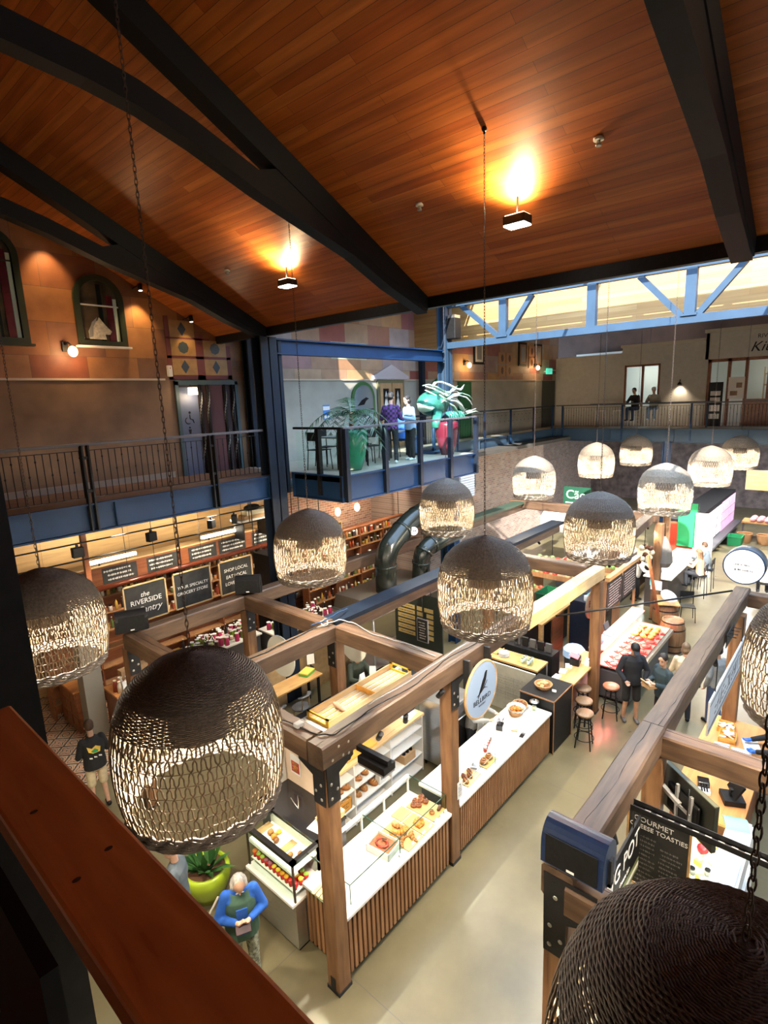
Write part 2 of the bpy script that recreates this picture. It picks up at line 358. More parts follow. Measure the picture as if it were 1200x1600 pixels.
# --- timber ceilings
def ceil_mat(name, cols, u):
    return bricks(name, cols, 1, 0, 2.6, .105, .0018, (.05, .018, .006), .38, noise=.45, streak=(.7, 16), offset=.41, bump=.15, spec=.28)
ceilm = ceil_mat('orange timber boards', [(.42, .105, .018), (.52, .145, .027), (.46, .120, .021), (.58, .175, .038), (.38, .088, .016), (.50, .135, .025)], 0)
t = .12
struct('ceiling', MB().prism([(7.75, cz(7.75)), (.8, cz(.8)), (-6, cz(.8)-3.4), (-6, cz(.8)-3.4+t), (.8, cz(.8)+t), (7.75, cz(7.75)+t)], 'y', -9, YW+.2), ceilm)
struct('trim_eave', MB().box(7.68, 7.80, -9, YW, 8.44, 8.82), M['black'])
bulk = bricks('golden timber boards', [(.46, .235, .075), (.54, .31, .11), (.50, .265, .09), (.58, .34, .13)], 1, 2, 2.4, .12, .002, (.25, .13, .05), .5, noise=.25, streak=(.8, 14), offset=.41, bump=.1)
struct('wall_bulkhead', MB().box(15.3, 15.5, -9, YW, 8.58, 10.6), bulk)
dark = mat('dark ceiling', (.045, .03, .025), .8, var=.4, vscale=1)
struct('ceiling_far', MB().box(15.3, 33, -9, 18, 10.55, 10.7), dark)
struct('wall_far_upper', MB().box(29.5, 29.7, -9, 18, 5.0, 10.6), mat('dark brown wall', (.11, .06, .042), .8, var=.3, vscale=1.2))
struct('wall_far_lower', MB().box(38, 38.2, -9, 18, 0, 5.0), mat('shop backdrop wall', (.16, .13, .13), .7, var=.5, vscale=2.5))
offw = mat('cream wall', (.50, .44, .36), .8)
struct('wall_back', MB().box(-6.2, -6, -9, 18, 0, 10), offw)
struct('wall_right', MB().box(-6, 33, -9.2, -9, 0, 10.6), offw)
struct('trim_3', MB().box(7.75, 15.4, YW, YW+.2, 10.5, 10.7).box(7.75, 15.4, -9.2, -9, 10.5, 10.7), M['black'])
# glazing bars of the glass roof between the two timber roofs
gb = MB()
for y in (-7.5, -3.2, 1.1, 5.4, 9.25): gb.bar((7.78, y, 8.75), (15.3, y, 10.55), .05, .09)
for x in (9.2, 13.4, 13.75): gb.bar((x, -9, 8.70+(x-7.78)*.2394), (x, YW, 8.70+(x-7.78)*.2394), .05, .09)
struct('window_1', gb, M['navy'])
def gz(x): return 8.78+(x-7.78)*.2394
rp = MB()      # unseen panel added to block sun, its gap shaped for the wall's sun patch
for P in ([(7.75, 9.3), (15.3, 9.3), (15.3, 10.64), (7.75, 10.64)], [(7.75, 11.36), (15.3, 11.36), (15.3, 12.1), (7.75, 12.1)], [(7.75, 10.64), (9.25, 10.64), (9.31, 10.78), (9.36, 10.96), (10.33, 11.36), (7.75, 11.36)],
          [(9.25, 10.64), (10.2, 10.64), (10.18, 10.86), (9.31, 10.78)], [(10.18, 10.86), (10.25, 10.75), (10.39, 10.96), (10.63, 10.9), (10.9, 11.36), (10.33, 11.36)], [(10.42, 10.64), (15.3, 10.64), (15.3, 11.36), (10.9, 11.36), (10.63, 10.9)]):
    n = len(P); rp.add([(x, y, gz(x)) for x, y in P]+[(x, y, gz(x)+.06) for x, y in P], [tuple(range(n)), tuple(reversed(range(n, 2*n)))]+[(i, (i+1) % n, (i+1) % n+n, i+n) for i in range(n)])
struct('ceiling_sun_blocker', rp, M['navy'])

# --- ground floor perimeter under the balconies
brick = bricks('old red brick', [(.30, .12, .07), (.40, .18, .10), (.34, .20, .15), (.25, .09, .06), (.46, .26, .17)], 0, 2, .24, .085, .008, (.40, .34, .28), .8, noise=.3, offset=.5, bump=.5)
ply = bricks('pale plywood cladding', [(.60, .38, .17), (.68, .45, .21), (.63, .41, .18)], 0, 2, 2.1, 1.0, .004, (.30, .18, .08), .5, noise=.25, streak=(1.2, 12), offset=0, bump=.05)
struct('wall_shop', MB().box(-6, 11.2, 14.8, 15, 2.3, 4.95).box(-6, 11.2, 15, 15.2, 0, 2.3), ply)
struct('wall_brick', MB().box(11.2, 15.5, 14.4, 14.6, 0, 4.95), brick)
brick2 = bricks('paler grey-red brick', [(.36, .24, .20), (.42, .32, .28), (.30, .20, .18), (.46, .36, .30), (.38, .22, .17)], 0, 2, .24, .085, .008, (.42, .38, .34), .8, noise=.3, offset=.5, bump=.5)  # greyer, paler copy of the old brick
struct('wall_brick_far', MB().box(15.5, 25.2, 11.9, 12.1, 0, 4.95).box(15.5, 15.7, 12.1, 14.6, 0, 4.95).box(25.2, 38, 14.4, 14.6, 0, 4.95), brick2)
struct('ceiling_shop', MB().box(-6, 38, 10.2, 18, 4.95, 5.08), mat('dark soffit', (.06, .055, .05), .8))

# --- steel roof frames
def frame(y, n):
    mb = MB(); w = .21
    lo = [(-3.0, 9.72), (-1.0, 10.0), (.8, 10.07), (2, 10.0), (2.6, 9.95), (3.1, 9.87), (3.66, 9.71), (4.45, 9.43), (5.45, 9.14), (6.0, 8.98), (6.75, 8.66), (7.66, 8.36)]
    hi = [(x, z+.24+.01*max(0, 3-x)) for x, z in lo[:-4]] + [(5.0, cz(5)-.02-.1), (5.6, cz(5.6)-.05)]
    mb.prism(lo + [(7.66, 8.56)] + list(reversed(hi)), 'y', y, y+w)
    raf = [(.8, cz(.8)-.30), (5.6, cz(5.6)-.36), (7.66, 8.40), (7.66, cz(7.66)-.005), (.8, cz(.8)-.005)]
    mb.prism(raf, 'y', y-.015, y+w+.015)
    mb.prism([(-5.9, cz(.8)-3.40-.3), (-5.9, cz(.8)-3.36), (.8, cz(.8)-.005), (.8, cz(.8)-.3)], 'y', y-.015, y+w+.015)
    tag(ob(n, mb, M['roofsteel'], label=None), kind='structure')
frame(9.95, 'beam_roof_1'); frame(5.68, 'beam_roof_2'); frame(1.2, 'beam_roof_3')

# --- steel columns, cross beam and the truss
def icol(mb, x, y, z0, z1, w=.32, d=.3, t=.03, m=0):
    mb.box(x-w/2, x+w/2, y-d/2, y-d/2+t, z0, z1, m); mb.box(x-w/2, x+w/2, y+d/2-t, y+d/2, z0, z1, m); mb.box(x-t/2, x+t/2, y-d/2, y+d/2, z0, z1, m); return mb
struct('column_1', icol(icol(MB(), 7.62, 10.0, 0, 8.4, .42, .34), 7.95, 10.06, 5.0, 8.4, .2, .2), M['darknavy'])
struct('column_2', icol(MB(), 14.3, 9.98, 0, 9.72, .36, .3), M['truss'])
struct('column_3', icol(MB(), 8.45, 11.7, 5.45, 8.7, .25, .25), M['darknavy'])
struct('column_4', MB().box(15.3, 15.46, 11.6, 11.76, 5.45, 8.6), M['darknavy'])
struct('column_5', icol(MB(), 24.3, 6.2, 0, 4.95, .26, .26), M['navy'])
struct('column_6', icol(MB(), 12.6, 8.6, 0, 4.9, .26, .26), M['navy'])
ib = MB()
ib.box(7.8, 14.2, 9.90, 10.12, 8.36, 8.39).box(7.8, 14.2, 9.90, 10.12, 8.06, 8.09).box(7.8, 14.2, 9.995, 10.02, 8.08, 8.37)
struct('beam_steel', ib, M['navy'])
tr = MB(); X0 = 14.3
tr.box(X0-.09, X0+.09, -9, 9.85, 8.42, 8.60); tr.box(X0-.09, X0+.09, -9, 9.85, 9.58, 9.74)
for y in (8.0, 5.55, 3.35, 1.1, -1.2): tr.box(X0-.08, X0+.08, y-.11, y+.11, 8.6, 9.6)
for a, b in ((9.35, 8.12), (7.15, 7.88), (4.45, 3.52), (2.35, 3.18), (-.1, -1.05), (-2.3, -1.4)): tr.bar((X0, a, 9.58), (X0, b, 8.6), .13, .13)
for y in (8.0, 3.35): tr.box(X0-.13, X0+.02, y-.16, y+.16, 8.58, 8.63)
struct('beam_truss', tr, M['truss'])

# --- balconies: floor slab, steel edge channel, railings
deckm = mat('balcony boards', (.16, .09, .06), .55, var=.25, vscale=4)
struct('floor_balcony_left', MB().box(-6, 8.2, 10.02, YW, 5.30, 5.45), deckm)
struct('floor_balcony_platform', MB().box(8.2, 13.4, 8.38, YW, 5.30, 5.45).box(13.4, 24.3, 10.97, YW, 5.30, 5.45), mat('platform floor', (.36, .34, .28), .4, var=.1))
struct('floor_kitchen', MB().box(24.32, 38, -9, YW, 4.96, 5.45), mat('kitchen floor', (.24, .18, .14), .5))
def channel(mb, p0, p1, z0, z1, inset, step=1.6):
    """edge channel from p0 to p1 with stiffener plates; inset points outward"""
    p0 = Vector(p0); p1 = Vector(p1); d = p1-p0; n = Vector(inset)
    def seg(a, b, za, zb, o0, o1):
        P = [p0+d*a+n*o0, p0+d*b+n*o0, p0+d*b+n*o1, p0+d*a+n*o1]
        mb.add([(q.x, q.y, za) for q in P]+[(q.x, q.y, zb) for q in P], [(0,3,2,1),(4,5,6,7),(0,1,5,4),(1,2,6,5),(2,3,7,6),(3,0,4,7)])
    seg(0, 1, z0, z1, -.03, 0); seg(0, 1, z1-.03, z1, 0, .07); seg(0, 1, z0, z0+.03, 0, .07)
    k = max(1, int(d.length/step))
    for i in range(k+1):
        t0 = min(max(0, i/k-.008/d.length), 1-.02/d.length); seg(t0, t0+.016/d.length, z0, z1, 0, .065)
ch = MB(); channel(ch, (-6, 10, 0), (7.45, 10, 0), 4.95, 5.45, (0, -1, 0), 3.3); struct('trim_balcony_left', ch, M['navy'])
ch = MB(); channel(ch, (8.2, 10, 0), (8.2, 8.35, 0), 4.88, 5.45, (-1, 0, 0)); channel(ch, (8.2, 8.35, 0), (13.4, 8.35, 0), 4.88, 5.45, (0, -1, 0), 1.28); channel(ch, (13.4, 8.35, 0), (13.4, 10.95, 0), 4.88, 5.45, (1, 0, 0)); struct('trim_platform', ch, M['navy'])
ch = MB(); channel(ch, (13.4, 10.95, 0), (24.3, 10.95, 0), 4.95, 5.45, (0, -1, 0), 2.0); channel(ch, (24.3, 10.95, 0), (24.3, -9, 0), 4.90, 5.45, (-1, 0, 0), 2.4); struct('trim_balcony_far', ch, M['truss'])

def railing(label, p0, p1, posts, group=None, bal=True, glassy=False, railm=None, steel=None, pw=.07, pb=4.97, step=.108, twin=False, out=(0,0,0)):
    p0 = Vector(p0); p1 = Vector(p1); d = (p1-p0).normalized(); Lh = (p1-p0).length; n = Vector((0, 0, 1)).cross(d)
    steel = steel or M['darknavy']; t = thing('railing', label, 'railing', p0, 0, group)
    z1 = 1.0
    ob('top_rail', MB().bar(Vector((0, 0, z1)), d*Lh+Vector((0, 0, z1)), .075, .05), railm or steel, t, bevel=.008)
    for a in posts:
        mb = MB(); c = d*a
        if twin:
            for s in (-.05, .05): mb.obox(c+d*s+Vector(out)+Vector((0, 0, (z1+pb-5.45)/2)), (abs(d.x)*.03+abs(d.y)*.11, abs(d.y)*.03+abs(d.x)*.11, z1-pb+5.45-.02))
            for zz in (.22, .78): mb.obox(c+Vector(out)+Vector((0, 0, zz)), (.09, .06, .05))
        else: mb.obox(c+Vector(out)+Vector((0, 0, (z1+pb-5.45)/2)), (pw, pw, z1-pb+5.45-.02))
        ob('post', mb, steel, t)
    if bal:
        ends = [0]+list(posts)+[Lh]; ends = sorted(set(ends))
        for i in range(len(ends)-1):
            a, b = ends[i]+.07, ends[i+1]-.07
            if b-a < .3: continue
            mb = MB(); k = int((b-a)/step)
            mb.bar(d*a+Vector((0, 0, .10)), d*b+Vector((0, 0, .10)), .03, .012); mb.bar(d*a+Vector((0, 0, .90)), d*b+Vector((0, 0, .90)), .03, .012)
            for j in range(k+1):
                c = d*(a+(b-a)*j/k); mb.cyl(c+Vector((0, 0, .10)), c+Vector((0, 0, .90)), .0075, n=5)
                if j % 3 == 1: mb.ell(c+Vector((0, 0, .55)), (.016, .016, .022), 6, 4)
                if j % 3 == 2: mb.ell(c+Vector((0, 0, .78)), (.016, .016, .022), 6, 4)
            ob('baluster_panel', mb, M['black'], t)
    if glassy:
        ends = [0]+list(posts)+[Lh]; ends = sorted(set(ends))
        for i in range(len(ends)-1):
            a, b = ends[i]+.05, ends[i+1]-.05
            if b-a < .3: continue
            ob('glass_panel', MB().bar(d*a+Vector((0, 0, .5)), d*b+Vector((0, 0, .5)), .012, .84), M['glass'], t)
    return t
railtop = mat('grey handrail', (.12, .11, .12), .4)
railing('long iron baluster railing of the balcony below the arched windows', (-1.2, 10, 5.45), (7.4, 10, 5.45), [1.2, 4.9, 7.3], None, True, False, railtop, M['black'], twin=True, out=(0, -.05, 0))
railing('short glazed railing on the shaded end of the platform, by the tall steel column', (8.2, 9.9, 5.45), (8.2, 8.35, 5.45), [.8, 1.5], None, False, True, M['black'], M['black'], pw=.10)
railing('glass and steel railing along the front of the platform with the palm pot', (8.2, 8.35, 5.45), (13.4, 8.35, 5.45), [.05, 1.3, 2.6, 3.9, 5.15], None, False, True, railtop, M['darknavy'], pw=.105, pb=4.88, out=(0, -.04, 0))
railing('fine baluster railing of the narrow gallery beyond the platform', (13.4, 10.95, 5.45), (24.2, 10.95, 5.45), [3, 4.8, 6.8, 8.8, 10.6], None, True, False, M['darknavy'], M['navy'])
railing('fine baluster railing in front of the mezzanine kitchen', (24.3, 10.9, 5.45), (24.3, -2.0, 5.45), [.3, 2.9, 5.5, 8.1, 10.7], None, True, False, M['dgrey'], M['navy'])

# --- near gallery where the view is taken from: handrail, steel plate and column
struct('floor_gallery', MB().box(-6, .10, -9, 2.4, 5.25, 5.45), deckm)
struct('column_7', MB().box(.06, .42, 1.70, 2.05, 0, 9.8), M['black'])
M['choc0'] = mat('wood knot', (.03, .012, .008), .6)
hr = thing('gallery_handrail', 'wide varnished wooden handrail on black steel in the near corner', 'handrail', (0, 0, 0))
ob('timber_cap', MB().box(.15, .262, -3, 1.27, 6.375, 6.42), M['rail'], hr, bevel=.006)
for x, y in ((.226, .72), (.178, .70), (.185, .88)): ob('knot', MB().disc((x, y, 6.4206), .0055, n=10, sy=.7), M['redwood'] if 0 else M['choc0'], hr)

ob('steel_panel', MB().box(.115, .135, .66, 1.40, 5.0, 6.36), M['black'], hr); ob('steel_panel', MB().box(.115, .135, -3, .40, 5.0, 6.36), M['black'], hr)
ob('post', MB().box(.12, .22, 1.28, 1.31, 5.0, 6.40), M['black'], hr); ob('post', MB().box(.12, .22, 1.36, 1.39, 5.0, 6.40), M['black'], hr)
bo = MB(); bo.ell((.112, 1.02, 6.02), (.006, .016, .016), 8, 5)
ob('bolt', bo, M['chrome'], hr)
ob('edge_channel', MB().box(.10, .16, -3, 2.4, 5.0, 5.44), M['black'], hr)

# ================================================================== TIMBER STALL FRAMES
def old_beam(label, p0, p1, w=.25, h=.28, group=None, seed=0, mt=None, top=None, name='timber_beam'):
    """weathered beam with a little wander and a long crack"""
    rn = random.Random(seed); p0 = Vector(p0); p1 = Vector(p1); d = p1-p0; Lh = d.length; d.normalize(); a = d.cross(Vector((0, 0, 1))).normalized(); k = max(2, int(Lh/.45))
    V = []; ch = .02
    for i in range(k+1):
        c = p0+d*Lh*i/k; jw = 1+rn.uniform(-.03, .03); jo = rn.uniform(-.008, .008)
        for x, z in ((-1, -1+.15), (-1+.15, -1), (1-.15, -1), (1, -1+.15), (1, 1-.15), (1-.15, 1), (-1+.15, 1), (-1, 1-.15)):
            V.append(c + a*(x*w/2*jw+jo) + Vector((0, 0, z*h/2)))
    F = [(i*8+j, i*8+(j+1) % 8, (i+1)*8+(j+1) % 8, (i+1)*8+j) for i in range(k) for j in range(8)] + [tuple(reversed(range(8))), tuple(k*8+j for j in range(8))]
    t = thing(name, label, 'beam', (0, 0, 0), 0, group); t['kind'] = 'thing'
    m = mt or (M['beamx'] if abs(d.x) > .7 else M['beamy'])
    ob('timber', MB().add(V, F), m, t)
    cr = MB(); x = rn.uniform(-.05, .05); pts = []
    for i in range(k*3+1):
        x += rn.uniform(-.018, .018); x = max(-w*.36, min(w*.36, x)); pts.append(p0+d*Lh*i/(k*3)+a*x+Vector((0, 0, h/2-.0005)))
    cr.tube(pts, [.0035*(.3+rn.random()) for _ in pts], 4, smooth=False)
    ob('crack', cr, M['black'], t)
    return t
def timber_post(label, x, y, h=3.07, w=.2, group=None, plates=(), shoe=True, seed=0, flip=1):
    t = thing('timber_post', label, 'post', (x, y, 0), 0, group); t['kind'] = 'thing'
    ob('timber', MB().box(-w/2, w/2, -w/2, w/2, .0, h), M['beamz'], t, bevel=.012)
    if shoe: ob('steel_shoe', MB().box(-w/2-.008, w/2+.008, -w/2-.008, w/2+.008, 0, .05).box(-w/2-.006, -w/2+.004, -.04, .04, .05, .22), M['iron'], t)
    for sx, sy in plates:          # black steel gusset on the face that looks along (sx, sy), with bolts
        pl = MB(); e = w/2+.008; z0, z1 = h-.46, h+.27
        prof = [(-w*.45, z0), (w*.45, z0), (w*.45, h-.12), (.32, h-.02), (.32, z1), (-w*.5, z1)] if w < 1 else []
        pl.prism([(p*flip, q) for p, q in prof], 'y' if sy else 'x', (sy or sx)*e, (sy or sx)*(e+.012))
        for bx, bz in ((-.04, z0+.08), (.05, z0+.16), (-.04, z0+.26), (0, h+.08), (.16, h+.06), (.25, h+.18), (.25, h+.04), (.1, h+.2)):
            bx *= flip; c = Vector((bx, sy*(e+.014), bz)) if sy else Vector((sx*(e+.014), bx, bz))
            ob('bolt', MB().ell(c, (.02, .007, .02) if sy else (.007, .02, .02), 8, 5), M['chrome'], t)
        ob('steel_plate', pl, M['iron'], t)
    return t
BZ = 3.22      # beam centre height, tops at about 3.36
timber_post('dark corner post with big steel gusset at the near end of the bakery counter', 3.62, 4.22, 3.065, .2, plates=((0, -1), (-1, 0)))
timber_post('bakery post behind the oval bird sign', 6.05, 4.24, 3.065, .2, plates=((0, -1),))
timber_post('tall pale post between the wooden bar and the butcher case', 11.4, 4.1, 3.065, .2)
timber_post('split weathered post in the middle of the seating area', 5.98, 6.5, 3.065, .2, plates=((-1, 0),))
timber_post('post under the second black loudspeaker, before the hanging chalkboards', 5.95, 9.0, 3.065, .2, plates=((0, -1),))
timber_post('post under the first black loudspeaker, beside the carved shop counter', 3.66, 9.1, 3.065, .2, plates=((0, -1),))
timber_post('post where two dark-topped beams meet beyond the big exhaust ducts', 11.4, 6.75, 3.065, .2)
timber_post('post beside the hanging herb bunches at the far counter', 17.6, 4.55, 3.065, .22)
timber_post('post near the far green doorway of the grocer', 21.8, 5.4, 3.065, .22)
old_beam('long front beam over the bakery counter, crossed by cables', (3.48, 4.22, BZ), (8.15, 4.22, BZ), seed=3)
old_beam('beam coloured pale for lamplight, running on from the bakery to the tall bar post', (8.15, 4.15, BZ), (11.5, 4.12, BZ), seed=4, mt=M['pine'])  # pale pine stands in for lamplight on the old beam
old_beam('short beam at the bakery corner running back behind the nearest lamp', (3.6, 4.36, BZ), (3.66, 9.0, BZ), seed=5)
old_beam('beam from the split post to the bakery front with loose cables on it', (5.98, 4.36, BZ), (5.98, 6.38, BZ), seed=6)
old_beam('beam with a sun-bleached top between the split post and the loudspeaker post', (5.95, 6.62, BZ), (5.95, 9.0, BZ), seed=7)
old_beam('brown beam from behind the nearest lamp to the split post', (3.7, 6.52, BZ), (5.9, 6.5, BZ), seed=8)
old_beam('dim beam under the chalkboards between the two loudspeakers', (3.7, 9.02, BZ), (11.4, 8.95, BZ), seed=9)
old_beam('beam past the herb bunches toward the far market hall', (11.5, 4.3, BZ), (21.8, 5.2, BZ), seed=12)
old_beam('cross beam behind the dark lamp over the produce shelves', (11.4, 4.3, BZ), (11.4, 6.7, BZ), seed=13)
old_beam('far cross beam under the pale sky-lit lamps', (17.6, 4.6, BZ), (17.6, 9.5, BZ), seed=14)
st = thing('steel_topped_beam', 'long timber beam capped with dark blue steel, beside the exhaust ducts', 'beam', (0, 0, 0)); st['kind'] = 'thing'
ob('timber', MB().box(6.1, 15.2, 6.62, 6.84, 3.02, 3.26), M['beamx'], st, bevel=.01)
ob('steel_cap', MB().box(6.06, 15.25, 6.52, 6.90, 3.26, 3.34), M['darknavy'], st)
st = thing('steel_topped_beam', 'dark green steel-capped beam further back along the brick wall', 'beam', (0, 0, 0)); st['kind'] = 'thing'
ob('timber', MB().box(12, 20, 9.0, 9.2, 3.02, 3.26), M['beamx'], st)
ob('steel_cap', MB().box(12, 20, 8.92, 9.28, 3.26, 3.34), mat('green steel cap', (.04, .07, .05), .45), st)
# right-hand row
old_beam('thick weathered beam over the aisle in front of the cheese stall', (3.55, 1.5, BZ+.02), (6.05, 1.5, BZ+.02), .26, .28, seed=21)
old_beam('long cracked beam continuing past the striped hanging sign', (6.06, 1.5, BZ+.02), (11.6, 1.52, BZ+.02), .24, .28, seed=22)
old_beam('sunlit cross beam over the cheese stall till', (6.05, -1.6, BZ-.02), (6.05, 1.38, BZ-.02), .22, .26, seed=23)
old_beam('near cross beam below the loudspeaker, edged in black plate', (3.62, -1.6, BZ-.06), (3.62, 1.42, BZ-.06), .22, .26, seed=24)
old_beam('far cross beam beside the round white sign', (11.5, -1.6, BZ-.02), (11.5, 1.4, BZ-.02), .2, .26, seed=25)
timber_post('near post of the cheese stall, wrapped in black plate under the loudspeaker', 3.66, 1.5, 3.05, .2, plates=((-1, 0),), flip=-1)
timber_post('middle post of the cheese stall, behind the angled black screen', 6.05, 1.46, 3.065, .2)
timber_post('post of the cheese stall beside the striped hanging sign', 11.0, 1.46, 3.065, .22)

# ================================================================== WOVEN PENDANT LAMPS
PROF = [(0.015, 0.0), (0.07, -0.0138), (0.14, -0.0363), (0.272, -0.0908), (0.385, -0.1687), (0.47, -0.2595), (0.515, -0.3633), (0.545, -0.4758), (0.56, -0.6055), (0.562, -0.7352), (0.555, -0.865), (0.535, -0.9861), (0.51, -1.0813)]
def pr(z):
    for (r0, z0), (r1, z1) in zip(PROF, PROF[1:]):
        if z1 <= z <= z0: return r0+(r1-r0)*(z0-z)/(z0-z1)
    return PROF[-1][0]
def lamp_meshes():
    cap = MB(); n = 72; s = 0.0; z = -.004; rings = []
    while z > -.385:
        rings.append(z); r = pr(z); slope = math.hypot(pr(z-.004)-r, .004)/.004; f = min(1, max(0, (-z-.22)/.2)); z -= (.0088+.0036*f)/slope
    for q, zz in enumerate(rings):
        r = pr(zz); k = max(12, int(n*min(1, r/.25))//2*2)
        cap.tube([(math.cos(2*PI*j/k)*(r+.0028*(1 if (j+q) % 2 else -1)), math.sin(2*PI*j/k)*(r+.0028*(1 if (j+q) % 2 else -1)), zz) for j in range(k)], .0052, 4, closed=True)
    for j in range(44):
        t = 2*PI*j/44; cap.tube([(math.cos(t)*(pr(zz)-.002), math.sin(t)*(pr(zz)-.002), zz) for zz in (-.02, -.06, -.12, -.2, -.27, -.34, -.39)], .0045, 4, cap=False)
    for q in range(3): cap.lathe([(pr(zz)-.012, zz-.004) for zz in ((-.0, -.03, -.07, -.12, -.17, -.23))], n=40)
    net = MB(); N = 64; rows = 8; z0, z1 = -.38, -1.015; rn = random.Random(3)
    hts = [z0+(z1-z0)*(i/rows) for i in range(rows+1)]
    jit = [[rn.uniform(-.09, .09) for _ in range(N)] for _ in range(rows+1)]; jz = [[rn.uniform(-.010, .010) for _ in range(N)] for _ in range(rows+1)]
    for j in range(N):
        for sgn in (1, -1):
            pts = []
            for i in range(rows):
                u0 = (i % 2)*.5*sgn; u1 = ((i+1) % 2)*.5*sgn
                n0 = int(math.floor(j+u0+1e-6)) % N; n1 = int(math.floor(j+u1+1e-6)) % N
                for f in (0, .14, .30, .5, .72, .88):
                    w = {0: 0, .14: .30, .30: .47, .5: .5, .72: .53, .88: .72}[f]
                    t = j+u0+(u1-u0)*w + jit[i][n0]*(1-f)+jit[i+1][n1]*f; zz = hts[i]+(hts[i+1]-hts[i])*f + jz[i][n0]*(1-f)+jz[i+1][n1]*f
                    r = pr(zz)+(.004 if sgn > 0 else -.003); pts.append((r*math.cos(2*PI*t/N), r*math.sin(2*PI*t/N), zz))
            net.tube(pts, .0062, 4, cap=False)
    for i in range(rows+1):
        for dz in (0,):
            net.tube([(pr(hts[i])*math.cos(2*PI*k/58)+0, pr(hts[i])*math.sin(2*PI*k/58), hts[i]+dz+rn.uniform(-.003, .003)) for k in range(64)], .0030, 4, closed=True)
    rim = MB()
    for q in range(5):
        zz = -1.02-.022*q; r0 = pr(zz)+(.006 if q % 2 else .0); k = 96
        rim.tube([((r0+.010*math.sin(j*PI*.5+q*1.3))*math.cos(2*PI*j/k), (r0+.010*math.sin(j*PI*.5+q*1.3))*math.sin(2*PI*j/k), zz+.009*math.cos(j*PI*.5+q)) for j in range(k)], .0125, 5, closed=True)
    shade = MB(); shade.lathe([(.02, -.22), (.12, -.25), (.17, -.30), (.185, -.40)], n=28)
    for j in range(28):
        t = 2*PI*j/28
        for a in (0, 1): shade.bar((.185*math.cos(t), .185*math.sin(t), -.40), (.195*math.cos(t), .195*math.sin(t), -.50), (.043), .006, up=(math.cos(t), math.sin(t), 0))
    shade.lathe([(.192, -.50), (.20, -.60), (.196, -.60), (.188, -.50)], n=28)
    shade.cyl((0, 0, -.02), (0, 0, -.42), .02, n=8)
    return cap.mesh('cap'), net.mesh('net'), rim.mesh('rim'), shade.mesh('inner_shade')
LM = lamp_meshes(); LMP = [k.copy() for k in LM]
BULB = MB().ell((0, 0, -.535), (.05, .05, .06), 12, 8).mesh('bulb')
def chain_mesh(Lc, big=.042, fine=.022, nb=16):
    mb = MB(); z = .0; i = 0
    while z < Lc:
        b = big if z < nb*big else fine*1.3
        r = .0034 if b == big else .0026; w = b*.36
        a = (i % 2)*PI/2+.3
        pts = []
        for k in range(10):
            t = 2*PI*k/10; x = w*math.cos(t)*.6; zz = z+b*.5+math.sin(t)*b*.62
            pts.append((x*math.cos(a), x*math.sin(a), zz))
        mb.tube(pts, r, 4, closed=True); z += b*.86; i += 1
    return mb
LAMPS = []
pendant_power = 420
def pendant(label, x, y, z, top, fine=False):
    t = thing('pendant_lamp', label, 'lamp', (x, y, z), random.uniform(0, 6), 'woven pendant lamps over the market hall')
    pale = x > 12  # far lamps: skylight and haze put into a paler rattan colour
    for nm, me, m in zip(('woven_cap', 'open_weave', 'braided_rim', 'inner_shade'), LMP if pale else LM, (M['rattandark'], M['rattan'], M['rattandark'], M['rattandark']) if not pale else (M['skylitrattan'],)*3+(M['rattandark'],)): ob(nm, me, m, t, fix=False)
    ob('bulb', BULB, M['bulb'], t, fix=False)
    ob('chain', chain_mesh(top-z, .05 if not fine else .07, .03 if not fine else .05), mat('old chain', (.09, .06, .045), .5, metal=.5) if 'chain' not in M else M['chain'], t, fix=False)
    ob('ceiling_hook', MB().ell((0, 0, top-z), (.03, .03, .03), 8, 6).cyl((0, 0, top-z-.05), (0, 0, top-z), .012, n=6), M['iron'], t)
    ld = bpy.data.lights.new('bulb_light', 'POINT'); ld.energy = pendant_power; ld.color = (1, .86, .64); ld.shadow_soft_size = .055
    lo = bpy.data.objects.new('bulb_light', ld); COL.objects.link(lo); lo.parent = t; lo.location = (0, 0, -.615)
    LAMPS.append(t); return t
M['chain'] = mat('old chain', (.09, .06, .045), .5, metal=.5)
LZ = 5.39
for lab, x, y, fine in (
    ('large brown woven lamp hanging nearest the wooden handrail, over the pot plant', 1.72, 3.32, 0),
    ('woven lamp partly cut off by the black column, below the arched windows', 1.80, 6.50, 0),
    ('big woven lamp hanging just above the oval bird sign', 5.52, 3.32, 0),
    ('woven lamp in front of the lit bottle shelves, left of the exhaust ducts', 5.54, 6.49, 0),
    ('woven lamp hanging over the two black exhaust ducts', 9.25, 6.47, 0),
    ('dark topped woven lamp hanging before the tall bar post', 9.12, 3.29, 0),
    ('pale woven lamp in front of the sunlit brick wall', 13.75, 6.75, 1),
    ('woven lamp painted sky-lit white, glowing between two greyer ones under the gallery railing', 18.2, 6.75, 1),
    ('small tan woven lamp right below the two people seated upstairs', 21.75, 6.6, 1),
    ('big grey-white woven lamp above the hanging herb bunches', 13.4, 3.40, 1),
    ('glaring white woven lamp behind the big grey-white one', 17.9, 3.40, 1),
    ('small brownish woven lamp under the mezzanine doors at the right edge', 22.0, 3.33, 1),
    ('woven lamp cut by the right edge of the photo, beside the striped sign', 5.42, .10, 0),
    ('dark dome of a woven lamp filling the bottom right corner', 1.69, .13, 0)):
    top = cz(x)-.01 if x < 7.6 else 8.66+(x-7.78)*.2394 if x < 15 else 10.55
    pendant(lab, x, y, LZ, top, bool(fine))

